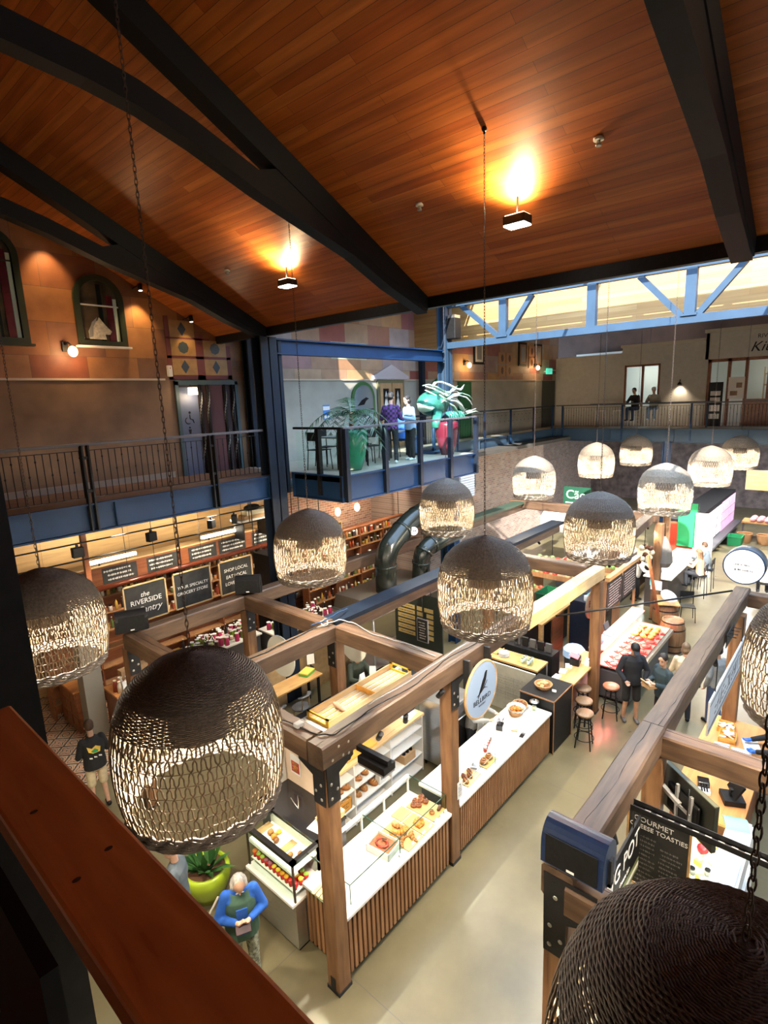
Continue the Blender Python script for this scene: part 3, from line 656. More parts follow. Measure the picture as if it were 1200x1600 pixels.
# ================================================================== BAKERY STALL
M['bread'] = mat('baked crust', (.34, .135, .035), .5, var=.4, vscale=30, bump=.4, bscale=60)
M['breadpale'] = mat('pale crumb', (.66, .44, .20), .6, var=.25, vscale=30)
M['breaddark'] = mat('dark crust', (.20, .065, .022), .45, var=.4, vscale=30, bump=.4, bscale=60)
M['choc'] = mat('chocolate glaze', (.10, .035, .018), .3, var=.3, vscale=40)
M['glaze'] = mat('orange glaze', (.46, .16, .022), .3, var=.3, vscale=25)
M['jam'] = mat('red fruit', (.42, .03, .02), .3, var=.3, vscale=25)
M['cream'] = mat('cream', (.80, .72, .52), .5)
M['kraft'] = mat('kraft card', (.48, .30, .15), .75, var=.08)
M['crate'] = mat('orange crate board', (.70, .34, .065), .55, var=.15, vscale=8)
M['yellow'] = mat('yellow paint', (.72, .42, .04), .5)
def counter(label, x0, x1, yf, yb, top, pitch, endslats=False):
    t = thing('bakery_counter', label, 'counter', (x0, yf, 0)); L = x1-x0; D = yb-yf
    ob('carcass', MB().box(.03, L-.02, .03, D-.02, .10, top-.05), M['dgrey'], t)
    ob('plinth', MB().box(.05, L-.02, .06, D-.05, 0, .10), M['black'], t)
    ob('worktop', MB().box(-.02, L, -.02, D, top-.045, top), M['white'], t, bevel=.006)
    mb = MB(); k = int(L/pitch)
    for i in range(k): mb.box(.02+i*pitch, .02+i*pitch+pitch*.56, -.004, .03, .10, top-.05)
    ob('slat_front', mb, M['slat'], t)
    if endslats:
        mb = MB()
        for i in range(int(D/pitch)): mb.box(-.004, .03, .04+i*pitch, .04+i*pitch+pitch*.56, .06, top-.05)
        ob('slat_end', mb, M['slat'], t)
    return t
c1 = counter('near bakery counter clad in upright cedar slats, behind the big corner post', 3.745, 5.94, 4.16, 4.96, .93, .082, True)
for a, b in ((.16, 1.10), (1.12, 2.18)):
    ob('glass_screen', MB().box(a, b, .085, .093, .93, 1.21), M['glass'], c1)
ob('glass_screen', MB().box(.152, .160, .085, .78, .93, 1.21), M['glass'], c1); ob('glass_screen', MB().box(1.107, 1.115, .095, .78, .93, 1.21), M['glass'], c1); ob('glass_screen', MB().box(2.18, 2.188, .085, .78, .93, 1.21), M['glass'], c1)
ed = MB()
for x in (.156, 1.111, 2.184): ed.box(x-.005, x+.005, .080, .090, .93, 1.21); ed.box(x-.005, x+.005, .083, .78, 1.204, 1.214)
ed.box(.156, 2.184, .080, .090, 1.204, 1.214)
ob('glass_edge', ed, mat('green glass edge', (.03, .07, .055), .2), c1)
br = MB().box(.16, 2.2, .78, .83, 1.18, 1.205)
for x in (.4, 1.11, 1.6, 2.17): br.box(x-.012, x+.012, .785, .81, .93, 1.18)
ob('back_rail', br, M['whitepaint'], c1)
c2 = counter('long bakery counter with fine slats beside the oval bird sign', 6.18, 9.36, 4.16, 4.94, .93, .055)
ob('glass_screen', MB().box(.0, 1.16, .06, .068, .93, 1.13), M['glass'], c2); ob('glass_screen', MB().box(1.16, 1.168, .06, .36, .93, 1.13), M['glass'], c2)
ed = MB().box(1.158, 1.168, .055, .065, .93, 1.13).box(0, 1.168, .057, .063, 1.126, 1.132).box(1.16, 1.166, .06, .36, 1.126, 1.132)
ob('glass_edge', ed, mat('green glass edge 2', (.25, .38, .33), .2), c2)
T = .932
# --- food on the near counter
def croissant(mb, c, s=.07, rz=0, m=0):
    R = Matrix.Rotation(rz, 3, 'Z')
    for i in range(7):
        a = -1.2+2.4*i/6; r = s*(.5-.30*abs(i-3)/3)
        p = Vector(c)+R @ Vector((s*math.sin(a)*1.05, s*(math.cos(a)-.75)*.7, r*.75)); mb.ell(p, (s*.26, r, r*.8), 8, 5, m, Matrix.Rotation(rz-a*.7, 3, 'Z'))
def bun(mb, c, r=.045, m=0, swirl=True, m2=0):
    mb.ell(Vector(c)+Vector((0, 0, r*.55)), (r, r, r*.62), 12, 6, m)
    if swirl: mb.tube([Vector(c)+Vector(((r*.85-r*.07*i)*math.cos(i*.75), (r*.85-r*.07*i)*math.sin(i*.75), r*(.92+.035*i))) for i in range(12)], r*.14, 5, m=m2)
def board(label, x, y, w, d, rz=.0):
    t = thing('serving_board', label, 'board', (x, y, T), rz); ob('board', MB().box(-w/2, w/2, -d/2, d/2, 0, .016), M['oak'], t, bevel=.004); return t
board('pale serving board loaded with croissants', 5.14, 4.46, .34, .54, .02)
board('serving board with a single danish', 5.46, 4.40, .26, .40, .02)
board('serving board with the cinnamon buns at the post end', 5.78, 4.50, .32, .52, .02)
board('empty pale board behind the single danish', 5.46, 4.72, .26, .2, .02)
def pastry(nm, label, cat, group, fn, m):
    mb = MB(); fn(mb); return tag(ob(nm, mb, m), label, cat, group)
for i, (x, y, z, rz) in enumerate(((5.05, 4.36, 0, .4), (5.06, 4.54, 0, 1.2), (5.22, 4.58, 0, 2.0), (5.20, 4.45, 0, .2), (5.20, 4.30, 0, 1.0), (5.12, 4.44, .05, 2.6))):
    pastry('croissant', 'golden croissant in the heap on the serving board', 'croissant', 'croissants on the counter', lambda mb: croissant(mb, (x, y, T+.016+z), .095, rz), M['glaze' if i % 2 else 'bread'])
mb = MB(); mb.prism([(-.08, -.07), (.02, -.085), (.085, -.02), (.08, .075), (-.03, .08), (-.085, .0)], 'z', 0, .03)
for i in range(5): mb.ell((math.cos(i*1.25)*.06, math.sin(i*1.25)*.06, .03), (.035, .03, .022), 8, 5)
one('danish', mb, M['glaze'], 'single flat danish pastry alone on its board', 'pastry', loc=(5.46, 4.39, T+.016))
for x, y in ((5.68, 4.66), (5.77, 4.70), (5.73, 4.60), (5.83, 4.64), (5.90, 4.68), (5.86, 4.57)):
    mb = MB(); bun(mb, (0, 0, 0), .05, 0, True, 1); one('cinnamon_bun', mb, [M['breaddark'], M['choc']], 'glazed cinnamon bun in the cluster at the back of the last board', 'bun', 'cinnamon buns in a cluster', loc=(x, y, T+.016))
mb = MB(); bun(mb, (0, 0, 0), .045, 0, True, 1); one('cinnamon_bun', mb, [M['bread'], M['choc']], 'lone spiral bun at the front of the last board', 'bun', loc=(5.74, 4.36, T+.016))
mb = MB(); mb.obox((0, 0, .02), (.11, .05, .04), (0, 0, .3)); one('chocolate_slice', mb, M['choc'], 'dark oblong slice beside the lone spiral bun', 'slice', loc=(5.88, 4.33, T+.016), bevel=.012)
bx = thing('pie_box', 'open white box holding a chocolate swirl loaf', 'box', (4.80, 4.50, T), .12)
ob('carton', MB().box(-.15, .15, -.19, .19, 0, .008).box(-.15, -.138, -.19, .19, 0, .11).box(.138, .15, -.19, .19, 0, .11).box(-.15, .15, -.19, -.178, 0, .11).box(-.15, .15, .178, .19, 0, .11), M['whitepaint'], bx)
mb = MB().box(-.135, .135, -.175, .175, .008, .08)
ob('loaf', mb, M['breaddark'], bx, bevel=.02)
mb = MB()
for i in range(9): mb.tube([(.09*math.cos(a+i*.7)*(1-i*.06), .12*math.sin(a+i*.7)*(1-i*.07), .082+.002*i) for a in (0, .5, 1.0, 1.4)], .013, 5, m=i % 2)
ob('swirl_topping', mb, [M['choc'], M['jam']], bx)
def card(label, x, y, z, rz=0, w=.07, h=.05, group='price cards along the counter edge'):
    t = thing('price_card', label, 'card', (x, y, z), rz, group); mb = MB().prism([(-.02, 0), (0, h), (.02, 0), (.017, 0), (0, h-.006), (-.017, 0)], 'x', -w/2, w/2)
    ob('card', mb, M['paper'], t); return t
for x in (4.86, 5.12, 5.24, 5.36, 5.52, 5.66, 5.80, 5.90): card('small white price card standing along the front edge of the near counter', x, 4.235, T)
# loose box of biscuits on the white top at the left end
tr_ = thing('biscuit_tray', 'shallow clear tray of biscuits at the left end of the counter', 'tray', (3.78, 4.62, T), .1)
ob('tray', MB().box(-.10, .10, -.16, .16, 0, .01).box(-.10, .10, -.16, -.152, 0, .05).box(-.10, .10, .152, .16, 0, .05).box(-.10, -.092, -.16, .16, 0, .05).box(.092, .10, -.16, .16, 0, .05), M['glass'], tr_)
for i in range(4): ob('biscuit', MB().box(-.08, .08, -.14+i*.07, -.09+i*.07, .011, .03), M['breadpale'], tr_, bevel=.006)

# --- things on the long counter
case = thing('bun_board', 'small board of long buns behind the low glass by the post', 'board', (6.76, 4.38, T), .05)
ob('board', MB().box(-.2, .2, -.12, .12, 0, .016), M['pine'], case)
for i, (x, y, m) in enumerate(((6.64, 4.34, 'bread'), (6.70, 4.42, 'breaddark'), (6.78, 4.36, 'bread'), (6.86, 4.42, 'bread'))):
    mb = MB().ell((0, 0, .03), (.042, .075, .034), 10, 6, 0); mb.ell((0, 0, .052), (.02, .06, .018), 8, 5, 1)
    one('long_bun', mb, [M[m], M['choc']], 'long filled bun on the board behind the low glass', 'bun', 'long buns behind the low glass', loc=(x, y, T+.017), rot=(0, 0, -.5))
b2 = board('board of round spiral buns in front of the jam jars', 7.30, 4.36, .36, .22)
for x in (7.22, 7.38):
    mb = MB(); bun(mb, (0, 0, 0), .07, 0, True, 1); one('spiral_bun', mb, [M['bread'], M['breaddark']], 'large round spiral bun behind the low glass', 'bun', 'large spiral buns', loc=(x, 4.36, T+.017))
for i, (x, y, m) in enumerate(((7.52, 4.52, 'jam'), (7.60, 4.55, 'choc'), (7.68, 4.58, 'jam'), (7.76, 4.60, 'breaddark'), (7.84, 4.62, 'choc'))):
    j = thing('jam_jar', 'little preserve jar in the row behind the spiral buns', 'jar', (x, y, T), 0, 'preserve jars in a row')
    ob('jar', MB().lathe([(0, 0), (.03, 0), (.034, .01), (.034, .07), (.028, .085), (0, .085)], n=12), M[m], j); ob('lid', MB().cyl((0, 0, .085), (0, 0, .102), .03, n=12), M['whitepaint'], j)
jr = thing('spice_bottle', 'dark capped sauce bottle standing beside the post', 'bottle', (6.90, 4.74, T))
ob('bottle', MB().lathe([(0, 0), (.035, 0), (.038, .03), (.038, .10), (.015, .15), (.012, .19), (0, .19)], n=12), mat('dark purple', (.02, .015, .06), .2), jr); ob('label_band', MB().lathe([(.039, .11), (.039, .05)], n=12), M['paper'], jr); ob('spout', MB().cyl((0, 0, .19), (0, 0, .24), .008, .004, 8), M['paper'], jr)
tb = thing('till_tablet', 'tablet till with a bright bluish screen on the counter', 'tablet', (7.06, 4.46, T), .5)
ob('stand', MB().box(-.07, .07, -.05, .06, 0, .03).bar((0, .03, .02), (0, -.01, .12), .05, .02), M['whitepaint'], tb)
ob('screen', MB().obox((0, -.03, .12), (.23, .012, .16), (-.75, 0, 0)), [mat('tablet screen', (.1, .12, .2), .15, emit=(.55, .72, 1), estr=1.2)], tb, bevel=.004)
cs = thing('cutlery_caddy', 'striped caddy of dark utensils in front of the server', 'caddy', (8.28, 4.66, T), .3)
ob('caddy', MB().box(-.08, .08, -.06, .06, 0, .10), M['blackgloss'], cs, bevel=.006)
mb = MB(); rn = random.Random(5)
for i in range(9): mb.tube([(rn.uniform(-.06, .06), rn.uniform(-.04, .04), .08), (rn.uniform(-.12, .12), rn.uniform(-.08, .08), .2)], .006, 5)
ob('utensil', mb, M['dgrey'], cs)
ob('label_band', MB().box(-.081, .081, -.062, -.0605, .03, .07), M['paper'], cs)
ct = thing('card_terminal', 'small card reader on the bare stretch of white counter', 'card reader', (8.38, 4.42, T), .4)
ob('body', MB().box(-.035, .035, -.06, .06, 0, .03), M['kraft'], ct, bevel=.006); ob('screen', MB().box(-.028, .028, .0, .05, .03, .032), M['paper'], ct)
ph = thing('phone', 'dark phone lying flat near the front edge of the long counter', 'phone', (8.34, 4.24, T), .15)
ob('case', MB().box(-.085, .085, -.04, .04, 0, .01), M['dgrey'], ph, bevel=.004); ob('screen', MB().box(-.078, .03, -.034, .034, .01, .0108), M['blackgloss'], ph)
def basket(label, x, y, z, r, h, sx=1, sy=1, name='bread_basket', rz=0, m=None):
    t = thing(name, label, 'basket', (x, y, z), rz); mb = MB()
    mb.lathe([(0, .006), (r*.72, .006)], n=24, sx=sx, sy=sy)
    for i in range(int(h/.012)):
        zz = .006+i*.012; q = r*(.72+.28*min(1, i*.012/h)**.7)
        mb.tube([((q+.004*(1 if (j+i) % 2 else -1))*math.cos(2*PI*j/32)*sx, (q+.004*(1 if (j+i) % 2 else -1))*math.sin(2*PI*j/32)*sy, zz) for j in range(32)], .0075, 4, closed=True)
    ob('weave', mb, m or M['wicker'], t)
    ob('rim', MB().tube([(r*1.01*math.cos(2*PI*j/32)*sx, r*1.01*math.sin(2*PI*j/32)*sy, h) for j in range(32)], .011, 5, closed=True), m or M['wicker'], t); return t
def rolls(n, c, r, rb, m, nm, label, group, seed=1, lay=2, sq=.75):
    rn = random.Random(seed); proto = MB().ell((0, 0, rb*.6), (rb, rb*.8, rb*.62), 10, 6); proto.tube([(-rb*.6, 0, rb*1.12), (0, .1*rb, rb*1.22), (rb*.6, 0, rb*1.12)], rb*.1, 4); me = None
    for i in range(n):
        a = i*2.4; q = r*math.sqrt((i+.5)/n)*.9; z = c[2] + (rb*.9 if i < n*.35 and lay > 1 else 0)
        o = tag(ob(nm, me or proto, m, loc=(c[0]+q*math.cos(a), c[1]+q*math.sin(a)*sq, z), rot=(rn.uniform(-.3, .3), rn.uniform(-.3, .3), rn.uniform(0, 6))), label, 'bread roll', group); me = o.data
basket('oval wicker basket of golden rolls nearest the server', 8.90, 4.66, T, .17, .10, 1, .8)
ob('paper_liner', MB().lathe([(.10, .02), (.15, .09), (.185, .15)], n=10, smooth=False), M['paper'], bpy.data.objects['bread_basket'])
rolls(8, (8.90, 4.66, T+.05), .12, .05, M['glaze'], 'bread_roll', 'round golden roll heaped in the first wicker basket', 'golden rolls in the first basket', 3)
basket('wicker basket of dark crusty pastries behind the golden rolls', 9.12, 4.70, T, .18, .09, 1, .8, rz=.3)
rolls(10, (9.12, 4.70, T+.045), .14, .045, M['breaddark'], 'pastry_roll', 'dark crusty pastry heaped in the second wicker basket', 'dark pastries in the second basket', 4)
gj = thing('glass_jar', 'glass jar with a dark lid standing against the black cabinet', 'jar', (9.26, 4.46, T))
ob('jar', MB().lathe([(0, .002), (.09, .002), (.10, .02), (.10, .15), (.08, .17)], n=20), M['glass'], gj); ob('lid', MB().lathe([(0, .20), (.05, .195), (.09, .18), (.092, .165), (0, .165)], n=20), M['steel'], gj); ob('knob', MB().ell((0, 0, .205), (.02, .02, .012)), M['black'], gj)
ob('biscuit', MB().obox((0, 0, .04), (.10, .08, .06), (.2, .1, .5)), M['cream'], gj, bevel=.01)
for x, y in ((9.0, 4.42), (9.14, 4.48)): card('small white price card lying by the bread baskets', x, y, T, .3, group='price cards by the bread baskets')

# --- black cabinet with the bread bowl, wooden bar
bc = thing('black_cabinet', 'tall matt black cabinet with pale edges at the end of the bakery', 'cabinet', (9.40, 4.12, 0))
ob('carcass', MB().box(0, .86, 0, .72, .02, 1.13), M['black'], bc); ob('top', MB().box(-.01, .87, -.01, .73, 1.13, 1.155), M['black'], bc)
ob('edge_band', MB().box(-.012, .0, -.014, .0, 0, 1.157).box(.86, .875, -.014, .0, 0, 1.157).box(-.012, .875, -.014, -.004, 1.13, 1.157).box(-.014, -.004, 0, .73, 1.13, 1.157), M['slat'], bc)
basket('round wicker bowl of bread on top of the black cabinet', 9.78, 4.52, 1.155, .17, .08)
rolls(7, (9.78, 4.52, 1.19), .11, .05, M['breadpale'], 'bread_roll', 'torn pale bread piece in the bowl on the black cabinet', 'bread pieces on the black cabinet', 6)
one('napkin', MB().obox((0, 0, .01), (.10, .08, .02), (.15, .1, .4)), M['paper'], 'crumpled white napkin beside the bread bowl', 'napkin', loc=(9.76, 4.28, 1.156), bevel=.006)
bar = thing('wooden_bar', 'honey coloured bar top on a raw concrete front with stools', 'bar', (10.30, 4.10, 0))
ob('bar_top', MB().box(0, 1.02, .02, .46, 1.06, 1.10).box(1.02, 1.70, .16, .46, 1.06, 1.10), M['oak'], bar, bevel=.006)
ob('concrete_front', MB().box(.02, 1.68, .26, .34, 0, 1.06), mat('raw concrete', (.30, .28, .24), .7, var=.3, vscale=5), bar)
ob('support_panel', MB().box(0, .04, .06, .46, 0, 1.06), M['oaky'], bar)
def stool(label, x, y, rz=0, m=None):
    t = thing('bar_stool', label, 'stool', (x, y, 0), rz)
    ob('seat', MB().lathe([(0, .70), (.165, .70), (.17, .71), (.17, .735), (.165, .745), (0, .745)], n=28), m or M['seatwood'], t)
    for k in range(4):
        a = PI/4+k*PI/2; ob('leg', MB().tube([(.11*math.cos(a), .11*math.sin(a), .70), (.21*math.cos(a), .21*math.sin(a), 0)], .012, 7), M['black'], t)
    for z, r in ((.20, .185), (.42, .155), (.64, .125)):
        ob('ring', MB().tube([(r*math.cos(2*PI*j/24), r*math.sin(2*PI*j/24), z) for j in range(24)], .009, 5, closed=True), M['black'], t)
    ob('screw_column', MB().cyl((0, 0, .42), (0, 0, .70), .018, n=8), M['black'], t); return t
M['seatwood'] = wood('stool seat wood', (.20, .12, .065), (.30, .19, .11), 'x', rough=.5)
M['seatred'] = wood('reddish stool seat', (.42, .15, .08), (.52, .22, .12), 'x', rough=.35)
stool('grey-brown bar stool nearest the bakery counter', 10.06, 3.76, .2)
stool('grey-brown bar stool tucked just behind the first one', 10.50, 3.95, .6)
stool('bar stool with a reddish seat by the tall bar post', 11.42, 3.72, .3, M['seatred'])
stool('shadowed bar stool pushed under the wooden bar', 10.98, 4.16, .3)

# --- back wall, tray shelf, bread shelves
struct('partition_bakery', MB().box(4.30, 7.45, 6.30, 6.36, 0, 2.02), M['whitepaint'])
sh = thing('bakery_shelf', 'white open bread shelving with a wooden top behind the near counter', 'shelf', (4.70, 5.86, 0)); 
mb = MB().box(0, .025, 0, .42, 0, 1.16).box(.92, .945, 0, .42, 0, 1.16).box(1.84, 1.865, 0, .42, 0, 1.16).box(2.76, 2.785, 0, .42, 0, 1.16).box(0, 2.785, .40, .42, 0, 1.16)
ob('carcass', mb, M['white'], sh)
for z in (.04, .36, .68, .92): ob('shelf_board', MB().box(.02, 2.77, 0, .41, z, z+.022), M['white'], sh)
ob('top', MB().box(-.03, 2.80, -.03, .43, 1.16, 1.20), M['pine'], sh)
def crate(label, x, y, z, w=.40, d=.28, h=.2, rz=0, group=None):
    t = thing('bread_crate', label, 'crate', (x, y, z), rz, group)
    ob('board', MB().box(-w/2, w/2, -d/2, d/2, 0, .012).box(-w/2, w/2, -d/2, -d/2+.012, 0, h).box(-w/2, w/2, d/2-.012, d/2, 0, h).box(-w/2, -w/2+.012, -d/2, d/2, 0, h).box(w/2-.012, w/2, -d/2, d/2, 0, h), M['crate'], t)
    mb = MB(); scribble(mb, (0, -d/2-.002, h*.55), (1, 0, 0), (0, 0, 1), w*.7, h*.5, 3, .005, int(x*10)); ob('lettering', mb, M['choc'], t)
    ob('contents', MB().box(-w/2+.02, w/2-.02, -d/2+.02, d/2-.02, .02, h-.04), M['breadpale'], t, bevel=.03); return t
crate('orange wooden bread crate at the lower shelf end', 5.36, 6.02, .384, rz=0); crate('orange wooden bread crate half hidden by the corner post', 4.96, 6.02, .384)
ct = thing('bottle_carton', 'brown carton packed with dark bottles on the shelf', 'carton', (7.1, 6.0, .384), 0)
ob('carton', MB().box(-.16, .16, -.13, .13, 0, .16), M['kraft'], ct)
for i in range(3):
    for j in range(2): ob('bottle', MB().lathe([(.035, .1), (.035, .19), (.012, .24), (.012, .28), (0, .28)], c=(-.1+i*.1, -.06+j*.12, 0), n=10), M['blackgloss'], ct)
rn = random.Random(12)
def loaf_row(x0, x1, z, n, group, label):
    me = None; mb = MB().ell((0, 0, .05), (.065, .13, .055), 12, 7)
    for k in (-.07, -.02, .03, .08): mb.obox((0, k, .098), (.07, .012, .012), (0, 0, .4), 1)
    for i in range(n):
        o = tag(ob('bread_loaf', me or mb, [M['bread'], M['breadpale']], loc=(x0+(x1-x0)*(i+.5)/n, 6.03+rn.uniform(-.03, .03), z), rot=(0, 0, rn.uniform(-.5, .5))), label, 'bread loaf', group); me = o.data
loaf_row(5.7, 6.5, .384, 4, 'loaves on the low shelf', 'slashed loaf on the low white shelf right of the crates')
loaf_row(4.75, 5.6, .704, 5, 'loaves on the middle shelf', 'slashed loaf on the middle white shelf above the crates')
loaf_row(5.7, 6.5, .704, 4, 'loaves on the upper middle shelf', 'slashed loaf above the other loaves, near the white bag')
bg = thing('paper_bag', 'white printed paper bag standing among the loaves', 'bag', (6.34, 5.93, .384)); ob('bag', MB().prism([(-.09, 0), (.09, 0), (.08, .24), (-.08, .24)], 'y', -.05, .05), M['paper'], bg); mb = MB().box(-.05, .05, -.052, -.0505, .08, .16); ob('print', mb, M['grey'], bg)
for i, (x, w) in enumerate(((5.1, .5), (5.75, .42), (6.5, .5))): one('bread_board', MB().box(-w/2, w/2, -.14, .14, 0, .02), M['pine' if i != 1 else 'crate'], ('pale', 'orange-brown', 'long pale')[i]+' bread board lying on the wooden shelf top', 'board', loc=(x, 6.05, 1.20), bevel=.004)
one('bread_board', MB().box(-.18, .18, -.13, .13, 0, .05), M['crate'], 'thick carved board at the end of the shelf top, by the white post', 'board', loc=(6.05, 6.0, 1.201), bevel=.006)
one('paper_sheet', MB().obox((0, 0, .01), (.32, .22, .02), (0, 0, .2)), M['paper'], 'stack of white paper sheets on the shelf top beside the oven', 'paper', loc=(7.25, 6.02, 1.2005))
one('spatula', MB().cyl((0, 0, .02), (.22, .04, .02), .018, n=8).box(-.2, 0, -.03, .03, .012, .022), M['blackrub'], 'black-handled dough scraper on the shelf top', 'scraper', loc=(7.45, 6.05, 1.222))
ov = thing('oven', 'stainless baking oven with a dark door beyond the bread shelves', 'oven', (7.62, 5.30, 0))
ob('body', MB().box(0, .75, 0, .74, .10, 1.42), M['steel'], ov, bevel=.015); ob('door', MB().box(.06, .69, -.02, 0, .35, 1.1), M['blackgloss'], ov); ob('handle', MB().tube([(.1, -.02, 1.14), (.1, -.06, 1.14), (.65, -.06, 1.14), (.65, -.02, 1.14)], .012, 6), M['chrome'], ov); ob('control_panel', MB().box(.06, .69, -.012, 0, 1.18, 1.36), M['dgrey'], ov)
for x in (.05, .7): ob('leg', MB().cyl((x, .1, 0), (x, .1, .10), .025, n=8).cyl((x, .64, 0), (x, .64, .10), .025, n=8), M['black'], ov)
# tray shelf over the back wall
ts = thing('tray_shelf', 'white shelf ledge on top of the bakery back wall', 'shelf', (5.1, 5.84, 2.02)); ob('ledge', MB().box(-.05, 2.15, -.02, .58, 0, .03), M['whitepaint'], ts)
cr_ = thing('slatted_tray', 'long golden slatted bread tray lying on the back wall ledge', 'tray', (5.16, 5.88, 2.052))
mb = MB()
for i in range(4): mb.box(.02, 2.0, .02+i*.115, .095+i*.115, .0, .014)
ob('slat', mb, M['pine'], cr_)
ob('frame', MB().box(0, 2.02, -.015, .005, 0, .11).box(0, 2.02, .47, .49, 0, .11), M['pine'], cr_)
ob('end_panel', MB().box(-.02, .0, -.015, .49, 0, .04).box(-.02, 0, -.015, .05, .04, .15).box(-.02, 0, .43, .49, .04, .15).box(-.02, 0, -.015, .49, .12, .15), M['yellow'], cr_)
ob('end_panel', MB().box(2.02, 2.04, -.015, .49, 0, .04).box(2.02, 2.04, -.015, .05, .04, .15).box(2.02, 2.04, .43, .49, .04, .15).box(2.02, 2.04, -.015, .49, .12, .15), M['yellow'], cr_)
ob('divider', MB().box(1.10, 1.118, .005, .47, 0, .10), M['crate'], cr_)
one('baguette', MB().ell((0, 0, .045), (.045, .19, .045), 10, 8).obox((0, .06, .085), (.05, .01, .012), (0, 0, .6)).obox((0, -.06, .085), (.05, .01, .012), (0, 0, .6)), M['skin'], 'short pinkish loaf lying across the long golden tray', 'loaf', loc=(5.62, 6.11, 2.068), rot=(0, 0, -.15))

# --- end cabinet, display fridge, poster wall
struct('partition_poster', MB().box(4.60, 4.66, 5.35, 6.30, 0, 1.95), mat('pinkish board', (.72, .56, .42), .6, var=.05))
for i, (y, z) in enumerate(((6.05, 1.66), (5.52, 1.72))):
    p = thing('food_poster', ('poster of a stacked burger beside the corner plate', 'poster half hidden by the corner post')[i], 'poster', (4.595, y, z)); ob('sheet', MB().box(-.004, 0, -.11, .11, -.16, .16), M['paper'], p)
    ob('picture', MB().box(-.006, -.004, -.09, .09, -.13, .05), M['jam'], p); mb = MB(); 
    for k in range(3): mb.ell((-.006, 0, -.09+k*.05), (.004, .07, .025), 10, 6, k % 2)
    ob('burger_picture', mb, [M['bread'], M['glaze']], p)
ec = thing('black_worktop', 'black-topped side cabinet with tongs behind the glass pastry case', 'cabinet', (4.06, 4.98, 0)); ob('carcass', MB().box(0, .52, .02, 1.25, 0, 1.30), M['dgrey'], ec); ob('top', MB().box(-.02, .53, 0, 1.27, 1.30, 1.335), M['blackgloss'], ec)
tg = thing('tongs', 'thin steel tongs on the black worktop', 'tongs', (4.26, 5.62, 1.337), 1.1)
ob('arm', MB().tube([(0, 0, .006), (.12, .03, .012), (.26, .05, .006)], .006, 5), M['chrome'], tg); ob('arm', MB().tube([(0, 0, .006), (.12, -.03, .012), (.26, -.05, .006)], .006, 5), M['chrome'], tg)
one('paper_sheet', MB().obox((0, 0, .004), (.24, .20, .006), (0, 0, .15)), M['paper'], 'white paper sheet on the black worktop beside the corner post', 'paper', loc=(4.22, 5.16, 1.337))
one('board_stack', MB().box(-.16, .16, -.12, .12, 0, .04).box(-.17, .17, -.12, .13, .042, .07).box(-.15, .16, -.13, .12, .072, .1), M['pine'], 'stack of pale wooden boards between the black worktop and the bread shelving', 'boards', loc=(4.42, 5.12, 1.337), rot=(0, 0, .05), bevel=.003)
fr = thing('display_fridge', 'steel display fridge of fruit pots facing the seated shopper', 'display fridge', (3.57, 4.92, 0))
D = 1.0
ob('base', MB().box(0, .46, 0, D, .05, .72), M['steel'], fr); ob('plinth', MB().box(.03, .44, .02, D-.02, 0, .05), M['black'], fr)
ob('ledge', MB().box(-.05, .46, -.005, D, .72, .76), M['white'], fr)
ob('back_panel', MB().box(.42, .46, 0, D, .76, 1.33), M['white'], fr)
M['bronze'] = mat('dark bronze', (.04, .025, .02), .4)
for q in ((-.0, .02, 0, .03), (.42, .46, 0, .03), (0, .02, D-.03, D)): ob('corner_post', MB().box(*q, .76, 1.34), M['bronze'], fr)
ob('front_glass', MB().box(.002, .010, .03, D-.03, .76, 1.31), M['glass'], fr)
ob('top_frame', MB().box(-.01, .47, -.01, .05, 1.31, 1.36).box(-.01, .47, D-.05, D+.01, 1.31, 1.36).box(-.01, .06, -.01, D, 1.31, 1.36).box(.42, .47, -.01, D, 1.31, 1.36), M['blackgloss'], fr)
ob('top_glass', MB().box(.06, .42, .05, D-.05, 1.343, 1.35), M['glass'], fr)
ob('upper_shelf', MB().box(.03, .42, .03, D-.03, 1.16, 1.175), M['white'], fr); ob('shelf_strip', MB().box(.02, .10, .03, D-.03, 1.12, 1.16), M['whitepaint'], fr)
ob('lower_shelf', MB().box(.03, .42, .03, D-.03, .86, .872), M['white'], fr)
pots = ((.60, .02, .02), (.70, .32, .02), (.72, .50, .05), (.30, .08, .12), (.25, .40, .05), (.66, .20, .03))
pms = [mat('fruit pot', c, .35, var=.2, vscale=40) for c in pots]; pm = None
fpot = thing('fruit_pot', 'white-lidded pot of fruit in the rows inside the display fridge', 'pot', (0, 0, 0), 0, 'fruit pots in the display fridge'); ob('tub', MB().lathe([(0, 0), (.026, 0), (.034, .085), (0, .085)], n=10), pms[0], fpot, fix=False); ob('lid', MB().lathe([(0, .10), (.03, .098), (.036, .088), (.036, .084)], n=10), M['whitepaint'], fpot, fix=False)
tubm = []
for k in range(6):
    me = fpot.children[0].data.copy(); me.materials.clear(); me.materials.append(pms[k]); tubm.append(me)
k = 0
for row in range(3):
    for i in range(11):
        o = fpot if k == 0 else dup(fpot, (0, 0, 0)); o.location = (3.645+row*.095, 5.0+i*.085, .874)
        o.children[0].data = tubm[(i//2+row*2) % 6]; k += 1
